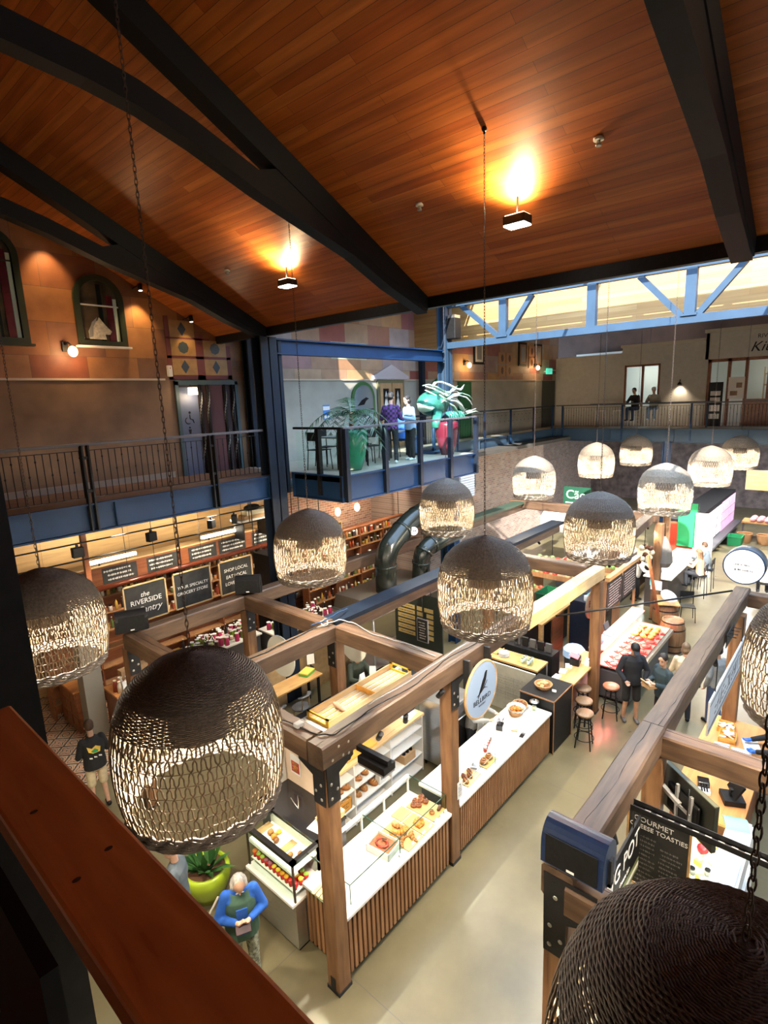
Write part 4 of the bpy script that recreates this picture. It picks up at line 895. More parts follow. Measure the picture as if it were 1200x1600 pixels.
for k, (x, y, m, s) in enumerate(((3.82, 5.70, 'bread', .05), (3.80, 5.60, 'glaze', .05), (3.78, 5.52, 'breaddark', .045), (3.90, 5.62, 'yellow', .04), (3.74, 5.18, 'bread', .045), (3.76, 5.06, 'bread', .045), (3.84, 5.10, 'breaddark', .04))):
    one('pastry', MB().ell((0, 0, s*.8), (s, s*.85, s*.8), 10, 6).ell((s*.3, 0, s*1.2), (s*.5, s*.5, s*.5), 8, 5), M[m], 'golden pastry seen through the glass top of the display fridge', 'pastry', 'pastries under the fridge glass top', loc=(x, y, 1.176))
for k, y in enumerate((5.34, 5.86)): one('wire_rack', (lambda mb: [mb.cyl((-.13, j*.02-.05, .01), (.13, j*.02-.05, .01), .004, n=4) for j in range(6)] and mb)(MB().box(-.13, .13, -.055, .055, 0, .006)), M['kraft'], ('brown slatted rack in the middle of the pastry case', 'brown slatted rack at the far end of the pastry case')[k], 'rack', loc=(3.82, y, 1.176))
for k, y in enumerate((5.18, 5.50)): one('paper_sheet', MB().box(-.12, .12, -.09, .09, 0, .002), M['paper'], ('white paper liner at the near end of the pastry case', 'white paper liner in the middle of the pastry case')[k], 'paper', loc=(3.86, y, 1.1755))

# --- the oval bird sign on the bakery post
sg = thing('bird_sign', 'round pale blue bakery sign with a black bird and a wooden rim', 'sign', (6.50, 3.99, 2.76))
ob('disc', MB().tube([(0, 0, 0), (0, -.03, 0)], .42, 48), mat('pale blue sign', (.27, .36, .50), .6), sg)
ob('wooden_rim', MB().tube([(.43*math.cos(2*PI*j/48), -.015, .43*math.sin(2*PI*j/48)) for j in range(48)], .022, 6, closed=True), M['oak'], sg)
brd = MB(); y0, y1 = -.034, -.031
brd.prism([(-.03, .06), (.01, .13), (.055, .185), (.075, .235), (.11, .262), (.135, .255), (.15, .245), (.135, .235), (.125, .19), (.105, .12), (.06, .055), (.02, .02), (-.03, -.03), (-.07, -.06), (-.10, -.10), (-.115, -.10), (-.085, -.03)], 'y', y0, y1)
brd.prism([(-.14, -.06), (-.02, -.02), (.06, .03), (.14, .10), (.146, .092), (.065, .012), (-.02, -.035), (-.135, -.07)], 'y', y0, y1); brd.prism([(.04, .01), (.10, .005), (.15, -.02), (.15, -.027), (.10, -.005), (.04, .0)], 'y', y0, y1)
brd.bar((.03, y0, .03), (.035, y0, -.01), .006, .004); brd.bar((.05, y0, .04), (.06, y0, .0), .006, .004)
ob('bird', brd, M['black'], sg)
text('lettering', 'BELLBIRD', .105, M['black'], sg, (0, -.033, -.155), (1, 0, 0), (0, 0, 1), width=1.1)
text('lettering', 'BAKERY', .038, M['dgrey'], sg, (0, -.033, -.235), (1, 0, 0), (0, 0, 1), width=1.4)
ob('bracket', MB().box(-.30, -.26, .0, .10, .1, .55), M['iron'], sg); ob('bracket', MB().box(.26, .30, .0, .10, .1, .55), M['iron'], sg)
nt_ = thing('paper_notice', 'white paper notice pinned to the bakery post below the sign', 'notice', (6.07, 4.13, 1.22)); ob('sheet', MB().box(-.0, .14, -.004, 0, -.14, .14), M['paper'], nt_); ob('pin', MB().ell((.07, -.006, .09), (.012, .006, .012)), M['black'], nt_); mb = MB(); scribble(mb, (.07, -.005, -.02), (1, 0, 0), (0, 0, 1), .1, .16, 5, .002, 3); ob('lettering', mb, M['grey'], nt_)
nt_ = thing('info_plate', 'small steel notice plate on the near corner post', 'plate', (3.73, 4.16, 1.30)); ob('plate', MB().box(0, .006, -.02, .10, -.16, .10), M['steel'], nt_); mb = MB(); scribble(mb, (.0075, .04, -.03), (0, 1, 0), (0, 0, 1), .09, .2, 5, .003, 4); ob('lettering', mb, M['dgrey'], nt_)
# --- floodlight and spots under the beam
def spot_light(parent, loc, target, power, size=70, blend=.6, col=(1, .84, .62), rad=.05):
    ld = bpy.data.lights.new('spot_beam', 'SPOT'); ld.energy = power; ld.spot_size = math.radians(size); ld.spot_blend = blend; ld.color = col; ld.shadow_soft_size = rad
    o = bpy.data.objects.new('spot_beam', ld); COL.objects.link(o); o.parent = parent; o.location = loc
    o.rotation_euler = (Vector(target)-(Vector(parent.location)+Vector(loc))).to_track_quat('-Z', 'Y').to_euler(); return o
def track_spot(label, x, y, z, target, power, group='black spotlights on the stall beams', size=80, col=(1, .84, .62)):
    t = thing('spotlight', label, 'spotlight', (x, y, z), 0, group); d = (Vector(target)-Vector((x, y, z-.10))).normalized(); c = Vector((0, 0, -.10))
    ob('can', MB().cyl(c-d*.07, c+d*.07, .034, n=14), M['black'], t); ob('stem', MB().cyl((0, 0, -.10), (0, 0, 0), .010, n=6), M['black'], t)
    ob('lens', MB().disc(c+d*.0705, .028, d, 14), M['tubeglow'], t); spot_light(t, c+d*.085, target, power, size, col=col); return t
fl = thing('floodlight', 'flat white floodlight on a black arm under the bakery beam', 'light', (4.02, 4.08, 3.10))
ob('arm', MB().box(-.03, .03, -.46, .02, -.03, .03), M['black'], fl); ob('housing', MB().box(-.10, .10, -.46, -.06, -.12, -.03), M['black'], fl, bevel=.01); ob('diffuser', MB().box(-.09, .09, -.45, -.07, -.145, -.12), M['grey'], fl)
ob('lit_face', MB().box(-.085, .085, -.44, -.08, -.147, -.1455), M['tubeglow'], fl)
al = bpy.data.lights.new('flood_beam', 'AREA'); al.shape = 'RECTANGLE'; al.size = .17; al.size_y = .36; al.energy = 20; al.color = (1, .92, .78)
ao = bpy.data.objects.new('flood_beam', al); COL.objects.link(ao); ao.parent = fl; ao.location = (0, -.26, -.152); ao.rotation_euler = (0, -.5, 0)
SP = 62
for i, (lab, x, y, tgt) in enumerate((
    ('black spotlight below the corner of the bakery beam, pointing at the near counter', 3.96, 4.22, (4.7, 4.6, .9)),
    ('black spotlight beside the white floodlight arm', 4.46, 4.16, (5.0, 5.6, .9)),
    ('black spotlight halfway along the near bakery beam', 4.95, 4.15, (5.6, 4.9, .9)),
    ('black spotlight just left of the bird sign post', 5.72, 4.15, (5.3, 5.6, .9)),
    ('black spotlight right of the bird sign', 7.02, 4.15, (7.4, 4.6, .9)),
    ('black spotlight over the bread baskets', 7.9, 4.15, (8.8, 4.6, .9)))):
    track_spot(lab, x, y, 3.08, tgt, SP)
track_spot('black spotlight above the pastry case', 3.63, 5.4, 3.08, (3.8, 5.4, 1.2), 90)
# cables on the beams
def cable(label, pts, r=.008, m=None):
    out = []
    for a, b in zip(pts, pts[1:]):
        a = Vector(a); b = Vector(b)
        for i in range(5):
            f = i/5; out.append(a.lerp(b, f)+Vector((0, 0, .008*math.sin(f*PI*2))))
    out.append(Vector(pts[-1])); return one('cable', MB().tube(out, r, 5), m or M['black'], label, 'cable')
TZ = BZ+.155
cable('black cable running along the top of the front bakery beam', [(3.55, 4.9, TZ), (3.62, 4.3, TZ), (3.75, 4.16, TZ), (4.3, 4.2, TZ), (5.2, 4.13, TZ), (5.9, 4.22, TZ), (6.8, 4.16, TZ), (8.0, 4.2, TZ)])
cable('grey cable looping over the bakery beam near the bird sign', [(4.4, 4.28, TZ), (5.3, 4.25, TZ), (6.2, 4.28, TZ), (7.5, 4.25, TZ)], .006, M['grey'])
cable('pair of black cables along the brown beam behind the nearest lamp', [(3.7, 6.56, TZ), (4.6, 6.5, TZ), (5.5, 6.58, TZ), (5.95, 6.45, TZ+.03)], .010)
cable('tangle of grey cable on top of the split post', [(5.6, 6.52, TZ+.02), (5.75, 6.42, TZ+.05), (5.9, 6.6, TZ+.06), (5.8, 6.65, TZ+.03), (5.7, 6.5, TZ+.03), (6.0, 6.42, TZ+.05), (6.1, 6.2, TZ+.02), (5.98, 5.6, TZ), (6.03, 5.0, TZ), (5.96, 4.4, TZ)], .009, M['grey'])
cable('bluish bundle of cables crossing the split post toward the steel beam', [(5.55, 6.62, TZ+.04), (5.85, 6.56, TZ+.06), (6.1, 6.6, TZ+.07), (6.5, 6.72, TZ+.02)], .014, M['navy'])
jb = one('junction_box', MB().box(-.05, .05, -.04, .04, 0, .05), M['grey'], 'small grey junction box at the bakery beam corner', 'junction box', loc=(3.60, 4.62, TZ-.01), bevel=.008)

# ================================================================== CHEESE STALL (right of the aisle)
def speaker(label, loc, rz, m=None):
    t = thing('loudspeaker', label, 'loudspeaker', loc, rz)
    arc = [(-.14, 0), (.14, 0), (.14, .14)] + [(.14*math.cos(a)*1.0, .16+.18*math.sin(a)) for a in [PI*i/12 for i in range(1, 12)]] + [(-.14, .14)]
    ob('cabinet', MB().prism(arc, 'y', -.24, .24, 0), m or M['spk'], t, bevel=.008)
    ob('grille', MB().box(-.146, -.139, -.20, .20, .02, .27), M['black'], t)
    ob('bracket', MB().box(-.03, .03, -.26, -.24, -.02, .2).box(-.03, .03, .24, .26, -.02, .2).box(-.03, .03, -.26, .26, -.03, .0), M['iron'], t)
    ob('badge', MB().box(-.148, -.146, -.03, .03, .03, .05), M['paper'], t); return t
M['spk'] = mat('loudspeaker shell', (.010, .022, .065), .30)  # blue sky reflection on a black shell, put into its colour
speaker('rounded loudspeaker with painted sky sheen sitting on the near end of the thick aisle beam', (3.66, 1.38, BZ+.20), 0)
sg = thing('hanging_sign', 'black hanging sign with big white capitals behind the cheese chalkboard', 'sign', (0, 1.44, 0))
ob('board', MB().box(3.84, 5.52, -.012, .012, 1.96, 2.60), M['black'], sg)
text('lettering', 'MELTING POT', .27, M['paper'], sg, (4.66, -.014, 2.40), (1, 0, 0), (0, 0, 1), width=.95)
ob('photo_strip', MB().box(3.86, 5.50, -.014, -.0125, 1.98, 2.12), mat('green picture strip', (.16, .20, .07), .6, var=.6, vscale=6), sg); ob('white_strip', MB().box(3.86, 5.50, -.015, -.0145, 2.02, 2.07), M['paper'], sg)
text('lettering', 'cheese bar', .07, M['paper'], sg, (5.05, -.014, 2.20), (1, 0, 0), (0, 0, 1))
ob('hanger', MB().cyl((4.1, 0, 2.6), (4.1, 0, 3.1), .008, n=6), M['iron'], sg); ob('hanger', MB().cyl((5.3, 0, 2.6), (5.3, 0, 3.1), .008, n=6), M['iron'], sg)
cb = thing('chalkboard', 'large hanging chalkboard listing cheese toasties, with a thin wooden frame', 'chalkboard', (5.55, 1.26, 2.20))
ob('slate', MB().box(-.012, .012, -.29, .29, -.45, .42), M['board'], cb)
ob('wooden_frame', MB().box(-.02, .016, -.31, -.29, -.47, .44).box(-.02, .016, .29, .31, -.47, .44).box(-.02, .016, -.31, .31, -.47, -.45).box(-.02, .016, -.31, .31, .42, .44), M['oaky'], cb)
text('lettering', 'GOURMET', .082, M['chalk'], cb, (-.0145, .05, .345), (0, -1, 0), (0, 0, 1)); text('lettering', 'CHEESE TOASTIES', .07, M['chalk'], cb, (-.0145, 0, .262), (0, -1, 0), (0, 0, 1))
mb = MB(); scribble(mb, (-.0135, .13, -.12), (0, -1, 0), (0, 0, 1), .24, .60, 11, .0022, 8); scribble(mb, (-.0135, -.13, -.15), (0, -1, 0), (0, 0, 1), .22, .52, 10, .0022, 9); ob('lettering', mb, mat('faint chalk', (.30, .29, .27), .9), cb)
ob('hanger', MB().cyl((0, -.25, .44), (0, -.25, .9), .006, n=5), M['iron'], cb); ob('hanger', MB().cyl((0, .25, .44), (0, .25, .9), .006, n=5), M['iron'], cb)
ct = thing('cable_tray', 'black perforated cable tray crossing above the cheese chalkboard', 'cable tray', (4.92, 0, 3.16))
ob('channel', MB().box(-.05, .05, -1.6, 1.36, -.025, -.02).box(-.05, -.045, -1.6, 1.36, -.025, .03).box(.045, .05, -1.6, 1.36, -.025, .03), M['iron'], ct)
mb = MB()
for i in range(28): mb.box(-.03, .03, -1.5+i*.1, -1.45+i*.1, -.0195, -.017)
ob('slot', mb, M['grey'], ct)
tv = thing('display_screen', 'angled black display screen seen from behind, bracketed to the middle post', 'screen', (6.02, 1.10, 2.60), math.atan2(.57, .46))
ob('panel', MB().box(-.40, .40, -.025, .03, -.27, .27), mat('screen casing', (.022, .026, .022), .4), tv, bevel=.006); ob('top_edge', MB().box(-.40, .40, -.012, .034, .262, .275), mat('casing edge', (.16, .18, .14), .4), tv)
ob('rear_housing', MB().box(-.24, .24, .03, .075, -.20, .12), M['black'], tv, bevel=.02); ob('bracket', MB().box(-.16, -.13, .07, .10, -.2, .2).box(.05, .08, .07, .10, -.2, .2).box(-.16, .08, .09, .11, -.03, .0).bar((0, .1, 0), (.34, .16, .1), .05, .04), M['grey'], tv)
cs = thing('cheese_case', 'glass-fronted cheese case with a pale top, right of the toastie chalkboard', 'display case', (5.75, .62, 0))
L = 2.2
ob('base', MB().box(0, L, 0, .72, .06, .84), M['whitepaint'], cs); ob('plinth', MB().box(.04, L-.04, .05, .68, 0, .06), M['black'], cs)
ob('deck', MB().box(0, L, .02, .74, .84, .87), M['white'], cs); ob('top_shelf', MB().box(0, L, .06, .32, 1.22, 1.25), mat('frosted pale top', (.62, .64, .70), .18), cs)
ob('front_glass', MB().prism([(.74, .87), (.745, .87), (.325, 1.25), (.32, 1.25)], 'x', .0, L), M['glass'], cs); ob('end_glass', MB().prism([(.04, .87), (.74, .87), (.32, 1.24), (.06, 1.24)], 'x', L-.01, L), mat('greenish end glass', (.25, .55, .42), .1) if 0 else M['glass'], cs)
ob('back_door', MB().box(0, L, .03, .06, .87, 1.22), M['whitepaint'], cs); ob('light_strip', MB().box(.05, L-.05, .26, .31, 1.20, 1.218), M['tubeglow'], cs)
al = bpy.data.lights.new('case_light', 'AREA'); al.shape = 'RECTANGLE'; al.size = L-.1; al.size_y = .05; al.energy = 9; al.color = (1, .93, .80); ao = bpy.data.objects.new('case_light', al); COL.objects.link(ao); ao.parent = cs; ao.location = (L/2, .30, 1.195); ao.rotation_euler = (.5, 0, 0)
M['cheese'] = mat('yellow cheese', (.78, .52, .10), .5, var=.1); M['wax'] = mat('red wax', (.45, .02, .03), .25); M['rind'] = mat('pale rind', (.78, .70, .55), .6, var=.12, vscale=12)
rn = random.Random(2)
for i, (x, y, k) in enumerate(((6.02, 1.10, 'r'), (6.10, .96, 'r'), (6.22, 1.16, 'r'), (6.42, 1.08, 'w'), (6.52, 1.18, 'w'), (6.47, .98, 'w'), (6.36, 1.22, 'j'), (6.66, 1.10, 'b'), (6.80, 1.16, 'b'), (6.72, .95, 'b'), (6.95, 1.06, 'b'), (7.05, 1.18, 'j'), (7.14, 1.02, 'j'), (7.28, 1.12, 'b'), (7.40, .98, 'r'), (7.5, 1.15, 'w'), (7.62, 1.04, 'b'), (7.72, 1.18, 'b'), (5.92, 1.22, 'b'), (6.88, 1.24, 'b'))):
    z = .872
    if k == 'r': one('round_cheese', MB().lathe([(0, 0), (.085, 0), (.095, .03), (.085, .07), (0, .072)], n=18), M['rind'], 'pale round cheese in the glass-fronted cheese case', 'cheese', 'pale cheese rounds', loc=(x, y, z))
    if k == 'w': one('waxed_cheese', MB().ell((0, 0, .06), (.075, .075, .06), 14, 8).ell((0, 0, .12), (.015, .015, .012)), M['wax'], 'shiny red waxed cheese ball in the cheese case', 'cheese', 'red waxed cheeses', loc=(x, y, z))
    if k == 'b':
        w = thing('cheese_wedge', 'yellow cheese wedge with a white label in the cheese case', 'cheese', (x, y, z), rn.uniform(0, 3), 'yellow cheese wedges'); ob('wedge', MB().prism([(-.08, -.05), (.09, -.04), (.06, .06)], 'z', 0, .07), M['cheese'], w, bevel=.004); ob('label_tag', MB().box(-.03, .04, -.03, .01, .07, .073), M['paper'], w)
    if k == 'j':
        w = thing('chutney_jar', 'small dark chutney jar among the cheeses', 'jar', (x, y, z), 0, 'chutney jars in the cheese case'); ob('jar', MB().lathe([(0, 0), (.04, 0), (.042, .06), (0, .07)], n=12), M['grey'], w); ob('lid', MB().cyl((0, 0, .07), (0, 0, .085), .036, n=12), M['blackgloss'], w)
one('glass_dome', MB().prism([(.02*i, .05*math.sin(PI*i/14)) for i in range(15)], 'y', -.14, .14), mat('mint glass edge', (.22, .55, .45), .15), 'mint green curved glass cover at the end of the cheese case', 'cover', loc=(7.70, .80, 1.252), rot=(0, 0, .35))
wc = thing('wooden_counter', 'orange-brown timber counter running on from the cheese case', 'counter', (8.02, .80, 0))
ob('top', MB().box(0, 3.0, 0, .95, .98, 1.02), M['orangewood'], wc, bevel=.005); ob('body', MB().box(.03, 2.95, .06, .90, .0, .98), M['redwood'], wc)
pt = thing('till_screen', 'black till with a bluish screen on the timber counter', 'till', (8.62, 1.02, 1.02), .45)
ob('base', MB().box(-.14, .14, -.15, .13, 0, .09), M['black'], pt, bevel=.01); ob('neck', MB().box(-.03, .03, -.02, .03, .09, .2), M['black'], pt); ob('screen_body', MB().obox((0, -.05, .24), (.34, .03, .24), (.5, 0, 0)), M['black'], pt, bevel=.005); ob('screen', MB().obox((0, -.066, .235), (.28, .006, .18), (.5, 0, 0)), mat('till screen', (.1, .1, .2), .15, emit=(.32, .34, .75), estr=.7), pt)
kp = thing('receipt_printer', 'white keypad and dark printer next to the till', 'printer', (8.62, 1.38, 1.02), .3); ob('body', MB().box(-.11, .0, -.08, .08, 0, .05), M['whitepaint'], kp, bevel=.006); ob('printer', MB().box(.01, .17, -.08, .08, 0, .12), M['blackgloss'], kp, bevel=.012); mb = MB()
for i in range(3):
    for j in range(3): mb.box(-.095+i*.03, -.073+i*.03, -.05+j*.035, -.025+j*.035, .05, .056)
ob('keys', mb, M['black'], kp)
for i, (x, y) in enumerate(((10.60, 1.44), (10.28, 1.36))):
    t = thing('cracker_crate', ('wooden crate heaped with wrapped crackers, the one nearer the post', 'wooden crate of wrapped crackers, the one nearer the gloved server')[i], 'crate', (x, y, 1.02), .1); ob('tray', MB().box(-.15, .15, -.13, .13, 0, .01).box(-.15, .15, -.13, -.12, 0, .08).box(-.15, .15, .12, .13, 0, .08).box(-.15, -.14, -.13, .13, 0, .08).box(.14, .15, -.13, .13, 0, .08), M['crate'], t)
    for q in range(9): ob('cracker_pack', MB().obox((rn.uniform(-.1, .1), rn.uniform(-.09, .09), .05+.02*(q % 3)), (.09, .05, .02), (rn.uniform(-.6, .6), rn.uniform(-.6, .6), rn.uniform(0, 3))), M['cream' if q % 2 else 'paper'], t, bevel=.004)
for i in range(6): one('leaflet', MB().obox((0, 0, .008), (.05, .22, .016), (0, .25, 0)), (M['paper'], M['jam'], M['navy'], M['paper'], M['grey'], M['paper'])[i], 'slim upright leaflet pack in the row beside the cracker crates', 'leaflet', 'leaflets on the timber counter', loc=(9.86+i*.04, 1.40, 1.022), rot=(0, 0, .2))
one('chopping_board', MB().box(-.22, .22, -.14, .14, 0, .02), M['white'], 'white chopping board in front of the gloved server', 'board', loc=(9.86, 1.08, 1.021), rot=(0, 0, .2), bevel=.006)
one('serving_tray', MB().box(-.2, .2, -.12, .12, 0, .03), M['paper'], 'white paper-lined tray behind the cracker crates', 'tray', loc=(10.25, 1.0, 1.021), rot=(0, 0, .3), bevel=.01)
hs = thing('hanging_sign', 'long white striped sign hanging along the aisle under the cracked beam', 'sign', (0, 1.34, 0))
ob('board', MB().box(8.22, 11.0, -.012, .012, 2.16, 2.68), mat('sign white', (.62, .64, .66), .5), hs); ob('stripe', MB().box(8.24, 10.98, -.014, -.0125, 2.22, 2.245).box(8.24, 10.98, -.014, -.0125, 2.60, 2.62).box(8.24, 10.98, -.014, -.0125, 2.19, 2.20), M['dgrey'], hs)
mb = MB(); rn2 = random.Random(6)
for i in range(13):          # capitals too blurred to read
    x = 8.6+i*.175; w = .11
    for q in range(3):
        k = rn2.choice('hvhd')
        if k == 'v': xx = x+rn2.choice((0, w)); mb.box(xx-.012, xx+.012, -.014, -.0125, 2.32, 2.54)
        elif k == 'h': zz = rn2.choice((2.33, 2.43, 2.53)); mb.box(x, x+w, -.014, -.0125, zz-.012, zz+.012)
        else: mb.bar((x, -.0135, 2.32), (x+w, -.0135, 2.54), .022, .0015, up=(0, 1, 0))
ob('lettering', mb, M['dgrey'], hs)
ob('hanger', MB().cyl((8.6, 0, 2.68), (8.6, 0, 3.12), .008, n=6), M['iron'], hs); ob('hanger', MB().cyl((10.7, 0, 2.68), (10.7, 0, 3.12), .008, n=6), M['iron'], hs)
rs = thing('round_sign', 'round white lightbox sign standing on the far end of the cracked beam', 'sign', (11.72, 1.55, 3.73), 0)
ob('drum', MB().tube([(0, 0, 0), (.30, 0, 0)], .34, 40), M['dgrey'], rs); ob('face', MB().disc((-.003, 0, 0), .32, (-1, 0, 0), 40), mat('lit sign face', (.8, .8, .78), .4, emit=(1, .97, .92), estr=.55), rs); ob('face_rim', MB().tube([(-.004, .33*math.cos(2*PI*j/40), .33*math.sin(2*PI*j/40)) for j in range(40)], .012, 5, closed=True), M['navy'], rs)
mb = MB(); scribble(mb, (-.006, 0, -.02), (0, -1, 0), (0, 0, 1), .34, .2, 2, .008, 4); ob('lettering', mb, mat('faded print', (.45, .45, .46), .8), rs)
one('threaded_rod', MB().cyl((9.15, 4.02, 3.02), (11.2, 1.62, 3.40), .018, n=8), M['black'], 'thin black steel rod spanning the aisle between the two rows of beams', 'rod')
hk = thing('hook_rail', 'row of short black hooks on the side of the cracked beam above the striped sign', 'hooks', (9.55, 1.36, 3.22)); ob('plate', MB().box(-.3, .3, -.01, .0, -.12, .10), M['iron'], hk)
for i in range(4): ob('hook', MB().cyl((-.22+i*.14, 0, .05), (-.22+i*.14, -.12, .05), .007, n=6), M['iron'], hk)
for i, (lab, x, y, tg_) in enumerate((('black spotlight over the cheese case', 6.6, 1.42, (6.9, 1.0, .9)), ('black spotlight over the timber counter', 8.9, 1.42, (9.6, 1.2, 1.0)), ('black spotlight at the near end of the cheese stall', 4.6, 1.42, (4.7, .6, 0)))):
    track_spot(lab, x, y, 3.10, tg_, 70, 'black spotlights over the cheese stall')
for i, (lab, x, tg_) in enumerate((('black aisle spotlight on the thick beam facing the bakery slats', 5.0, (5.2, 3.0, 0)), ('black aisle spotlight on the cracked beam facing the stools', 7.6, (8.2, 3.0, 0)), ('black aisle spotlight on the cracked beam near the round sign', 10.4, (11.4, 3.0, 0)))):
    track_spot(lab, x, 1.58, 3.10, tg_, 30, 'black spotlights facing the aisle', 100)

# ================================================================== MIDDLE OF THE MARKET
BOTM = {}
def product(nm, label, cat, group, me_m, places, sc=None):
    """copies of one small mesh; each copy is an object of its own"""
    me = None; mb, m = me_m
    for i, p in enumerate(places):
        o = tag(ob(nm, me or mb, m, loc=p[:3], rot=(0, 0, p[3] if len(p) > 3 else 0), fix=me is None), label, cat, group); me = o.data
        if sc: o.scale = (sc[i % len(sc)],)*3
def bottle_mb(h=.28, r=.036, neck=.013, cap=1): return MB().lathe([(0, 0), (r, 0), (r, h*.6), (neck, h*.78), (neck, h*.95)], n=8).cyl((0, 0, h*.93), (0, 0, h), neck*1.15, n=8, m=cap)
def jar_mb(h=.11, r=.035): return MB().lathe([(0, 0), (r, 0), (r, h*.8), (r*.85, h*.86)], n=9).cyl((0, 0, h*.84), (0, 0, h), r*.9, n=9, m=1)
# seating area
tbl = thing('dining_table', 'long honey oak table behind the split post', 'table', (7.22, 9.42, 0)); ob('tabletop', MB().box(-.85, .75, -.24, .24, .71, .75), M['oak'], tbl, bevel=.005)
for x in (-.75, .65):
    for y in (-.18, .18): ob('leg', MB().bar((x, y, 0), (x, y, .71), .05, .05), M['black'], tbl)
def chair(label, x, y, rz=0, seat=None, group=None, leg=None, h=.45):
    t = thing('dining_chair', label, 'chair', (x, y, 0), rz, group); seat = seat or M['dgrey']; leg = leg or M['pine']
    ob('seat', MB().lathe([(0, h), (.2, h), (.215, h+.02), (.2, h+.035), (0, h+.035)], n=18, sy=.92), seat, t)
    for a in (.7, 2.4, 3.9, 5.5): ob('leg', MB().tube([(.15*math.cos(a), .14*math.sin(a), h), (.21*math.cos(a), .2*math.sin(a), 0)], .014, 6), leg, t)
    ob('backrest', MB().tube([(.2*math.cos(a), .19*math.sin(a), h+.30+.03*math.sin(a)) for a in [PI*.15+PI*.7*i/8 for i in range(9)]], .05, 6, flat=.3), seat, t)
    for a in (.9, 2.2): ob('back_post', MB().tube([(.18*math.cos(a), .17*math.sin(a), h), (.19*math.cos(a), .19*math.sin(a), h+.32)], .012, 5), leg, t)
    return t
chair('dark padded chair with pale legs at the oak table, under the round white disc', 7.0, 8.85, 3.3); chair('dark chair half hidden behind the nearest lamp', 6.35, 8.9, 2.9)
struct('partition_cafe', MB().box(6.3, 9.6, 9.86, 9.94, 0, 1.35), mat('tan board', (.30, .20, .10), .6, var=.2))
mt = thing('takeaway_box', 'green and yellow takeaway box on the oak table', 'box', (7.72, 9.46, .752), .3); ob('base', MB().box(-.17, .17, -.12, .12, 0, .06), mat('fresh green', (.09, .35, .06), .5), mt, bevel=.005); ob('lid', MB().box(-.17, .17, -.12, .12, .06, .085), M['cheese'], mt, bevel=.005)
ms = thing('menu_stand', 'small white menu screen on a black stand at the end of the oak table', 'menu', (7.98, 9.60, .752), -.5); ob('stand', MB().box(-.06, .06, -.04, .05, 0, .02).bar((0, .02, 0), (0, .03, .22), .03, .03), M['black'], ms); ob('screen', MB().box(-.09, .09, -.01, .005, .10, .36), M['paper'], ms); ob('screen_border', MB().box(-.10, .10, -.005, .012, .09, .37), M['black'], ms)
bt = thing('high_bench', 'black-topped high bench between the bakery back wall and the seats', 'bench', (5.6, 7.52, 0)); ob('bench_top', MB().box(0, 3.0, 0, .30, 1.06, 1.10), M['blackgloss'], bt); ob('bench_front', MB().box(.02, 2.98, .08, .14, 0, 1.06), M['black'], bt)
for i, (x, y) in enumerate(((8.1, 7.68), (7.72, 7.64))): one('menu_card', MB().prism([(-.06, 0), (0, .24), (.06, 0)], 'y', -.07, .07), M['paper'], ('white folded menu tent on the high bench in front of the reader', 'white folded card lower on the high bench')[i], 'card', loc=(x, y, 1.102), rot=(0, 0, .6+i))
def disc_sign(label, x, y, z, r=.36, rz=0):
    t = thing('round_sign', label, 'sign', (x, y, z), rz); ob('disc', MB().tube([(-.012, 0, 0), (.012, 0, 0)], r, 36), mat('off white disc', (.66, .65, .58), .6) if 'disc' not in M else M['disc'], t); mb = MB()
    mb.ell((-.014, 0, .02), (.003, .05, .035), 10, 6); mb.bar((-.014, -.09, -.04), (-.014, .09, -.02), .012, .003); mb.bar((-.014, -.05, -.02), (-.014, -.08, .07), .012, .003)
    ob('emblem', mb, M['dgrey'], t); ob('hanger', MB().cyl((0, 0, r), (0, 0, 3.06-z), .006, n=5), M['iron'], t); return t
M['disc'] = mat('off white disc', (.66, .65, .58), .6)
disc_sign('round white disc sign hanging below the brown beam, left of the split post', 5.90, 7.95, 2.36, .40); disc_sign('round white disc sign hanging right of the split post', 6.62, 6.74, 2.66, .33)
# kitchen stall under the ducts
mbd = thing('menu_board', 'dark menu board with rows of yellow strips below the steel-topped beam', 'menu board', (9.0, 0, 0)); ob('board', MB().box(0, .03, 6.45, 7.75, 1.45, 2.85), mat('dark green board', (.018, .026, .02), .6), mbd)
mb = MB()
for i in range(6):
    z = 2.52-i*.125; mb.box(-.004, 0, 7.18, 7.66, z-.045, z+.045)
    mb.box(-.004, 0, 6.98-(.0 if i == 0 else .02), 7.12, z-.045, z+.045); mb.box(-.004, 0, 6.68, 6.86+(.06 if i == 0 else 0), z-.045, z+.045)
ob('hanger', MB().cyl((.015, 6.75, 2.85), (.015, 6.75, 3.03), .01, n=5), M['iron'], mbd); ob('price_strip', mb, mat('yellow strip', (.62, .46, .17), .6), mbd); mb = MB()
for i in range(6): scribble(mb, (-.006, 7.42, 2.52-i*.125), (0, -1, 0), (0, 0, 1), .4, .05, 1, .006, i)
ob('lettering', mb, M['dgrey'], mbd)
ab = thing('chalk_menu', 'small framed chalk menu leaning beside the yellow-striped board', 'menu', (8.62, 6.68, 2.24), 0); ob('slate', MB().box(-.01, .01, -.13, .13, -.24, .24), M['board'], ab); ob('frame', MB().box(-.015, .012, -.145, -.13, -.255, .255).box(-.015, .012, .13, .145, -.255, .255).box(-.015, .012, -.145, .145, -.255, -.24).box(-.015, .012, -.145, .145, .24, .255), M['grey'], ab); mb = MB(); scribble(mb, (-.0115, 0, 0), (0, -1, 0), (0, 0, 1), .2, .4, 7, .006, 3); ob('lettering', mb, M['chalk'], ab)
ob('hanger', MB().cyl((0, 0, .25), (0, 0, .80), .005, n=5), M['iron'], ab)
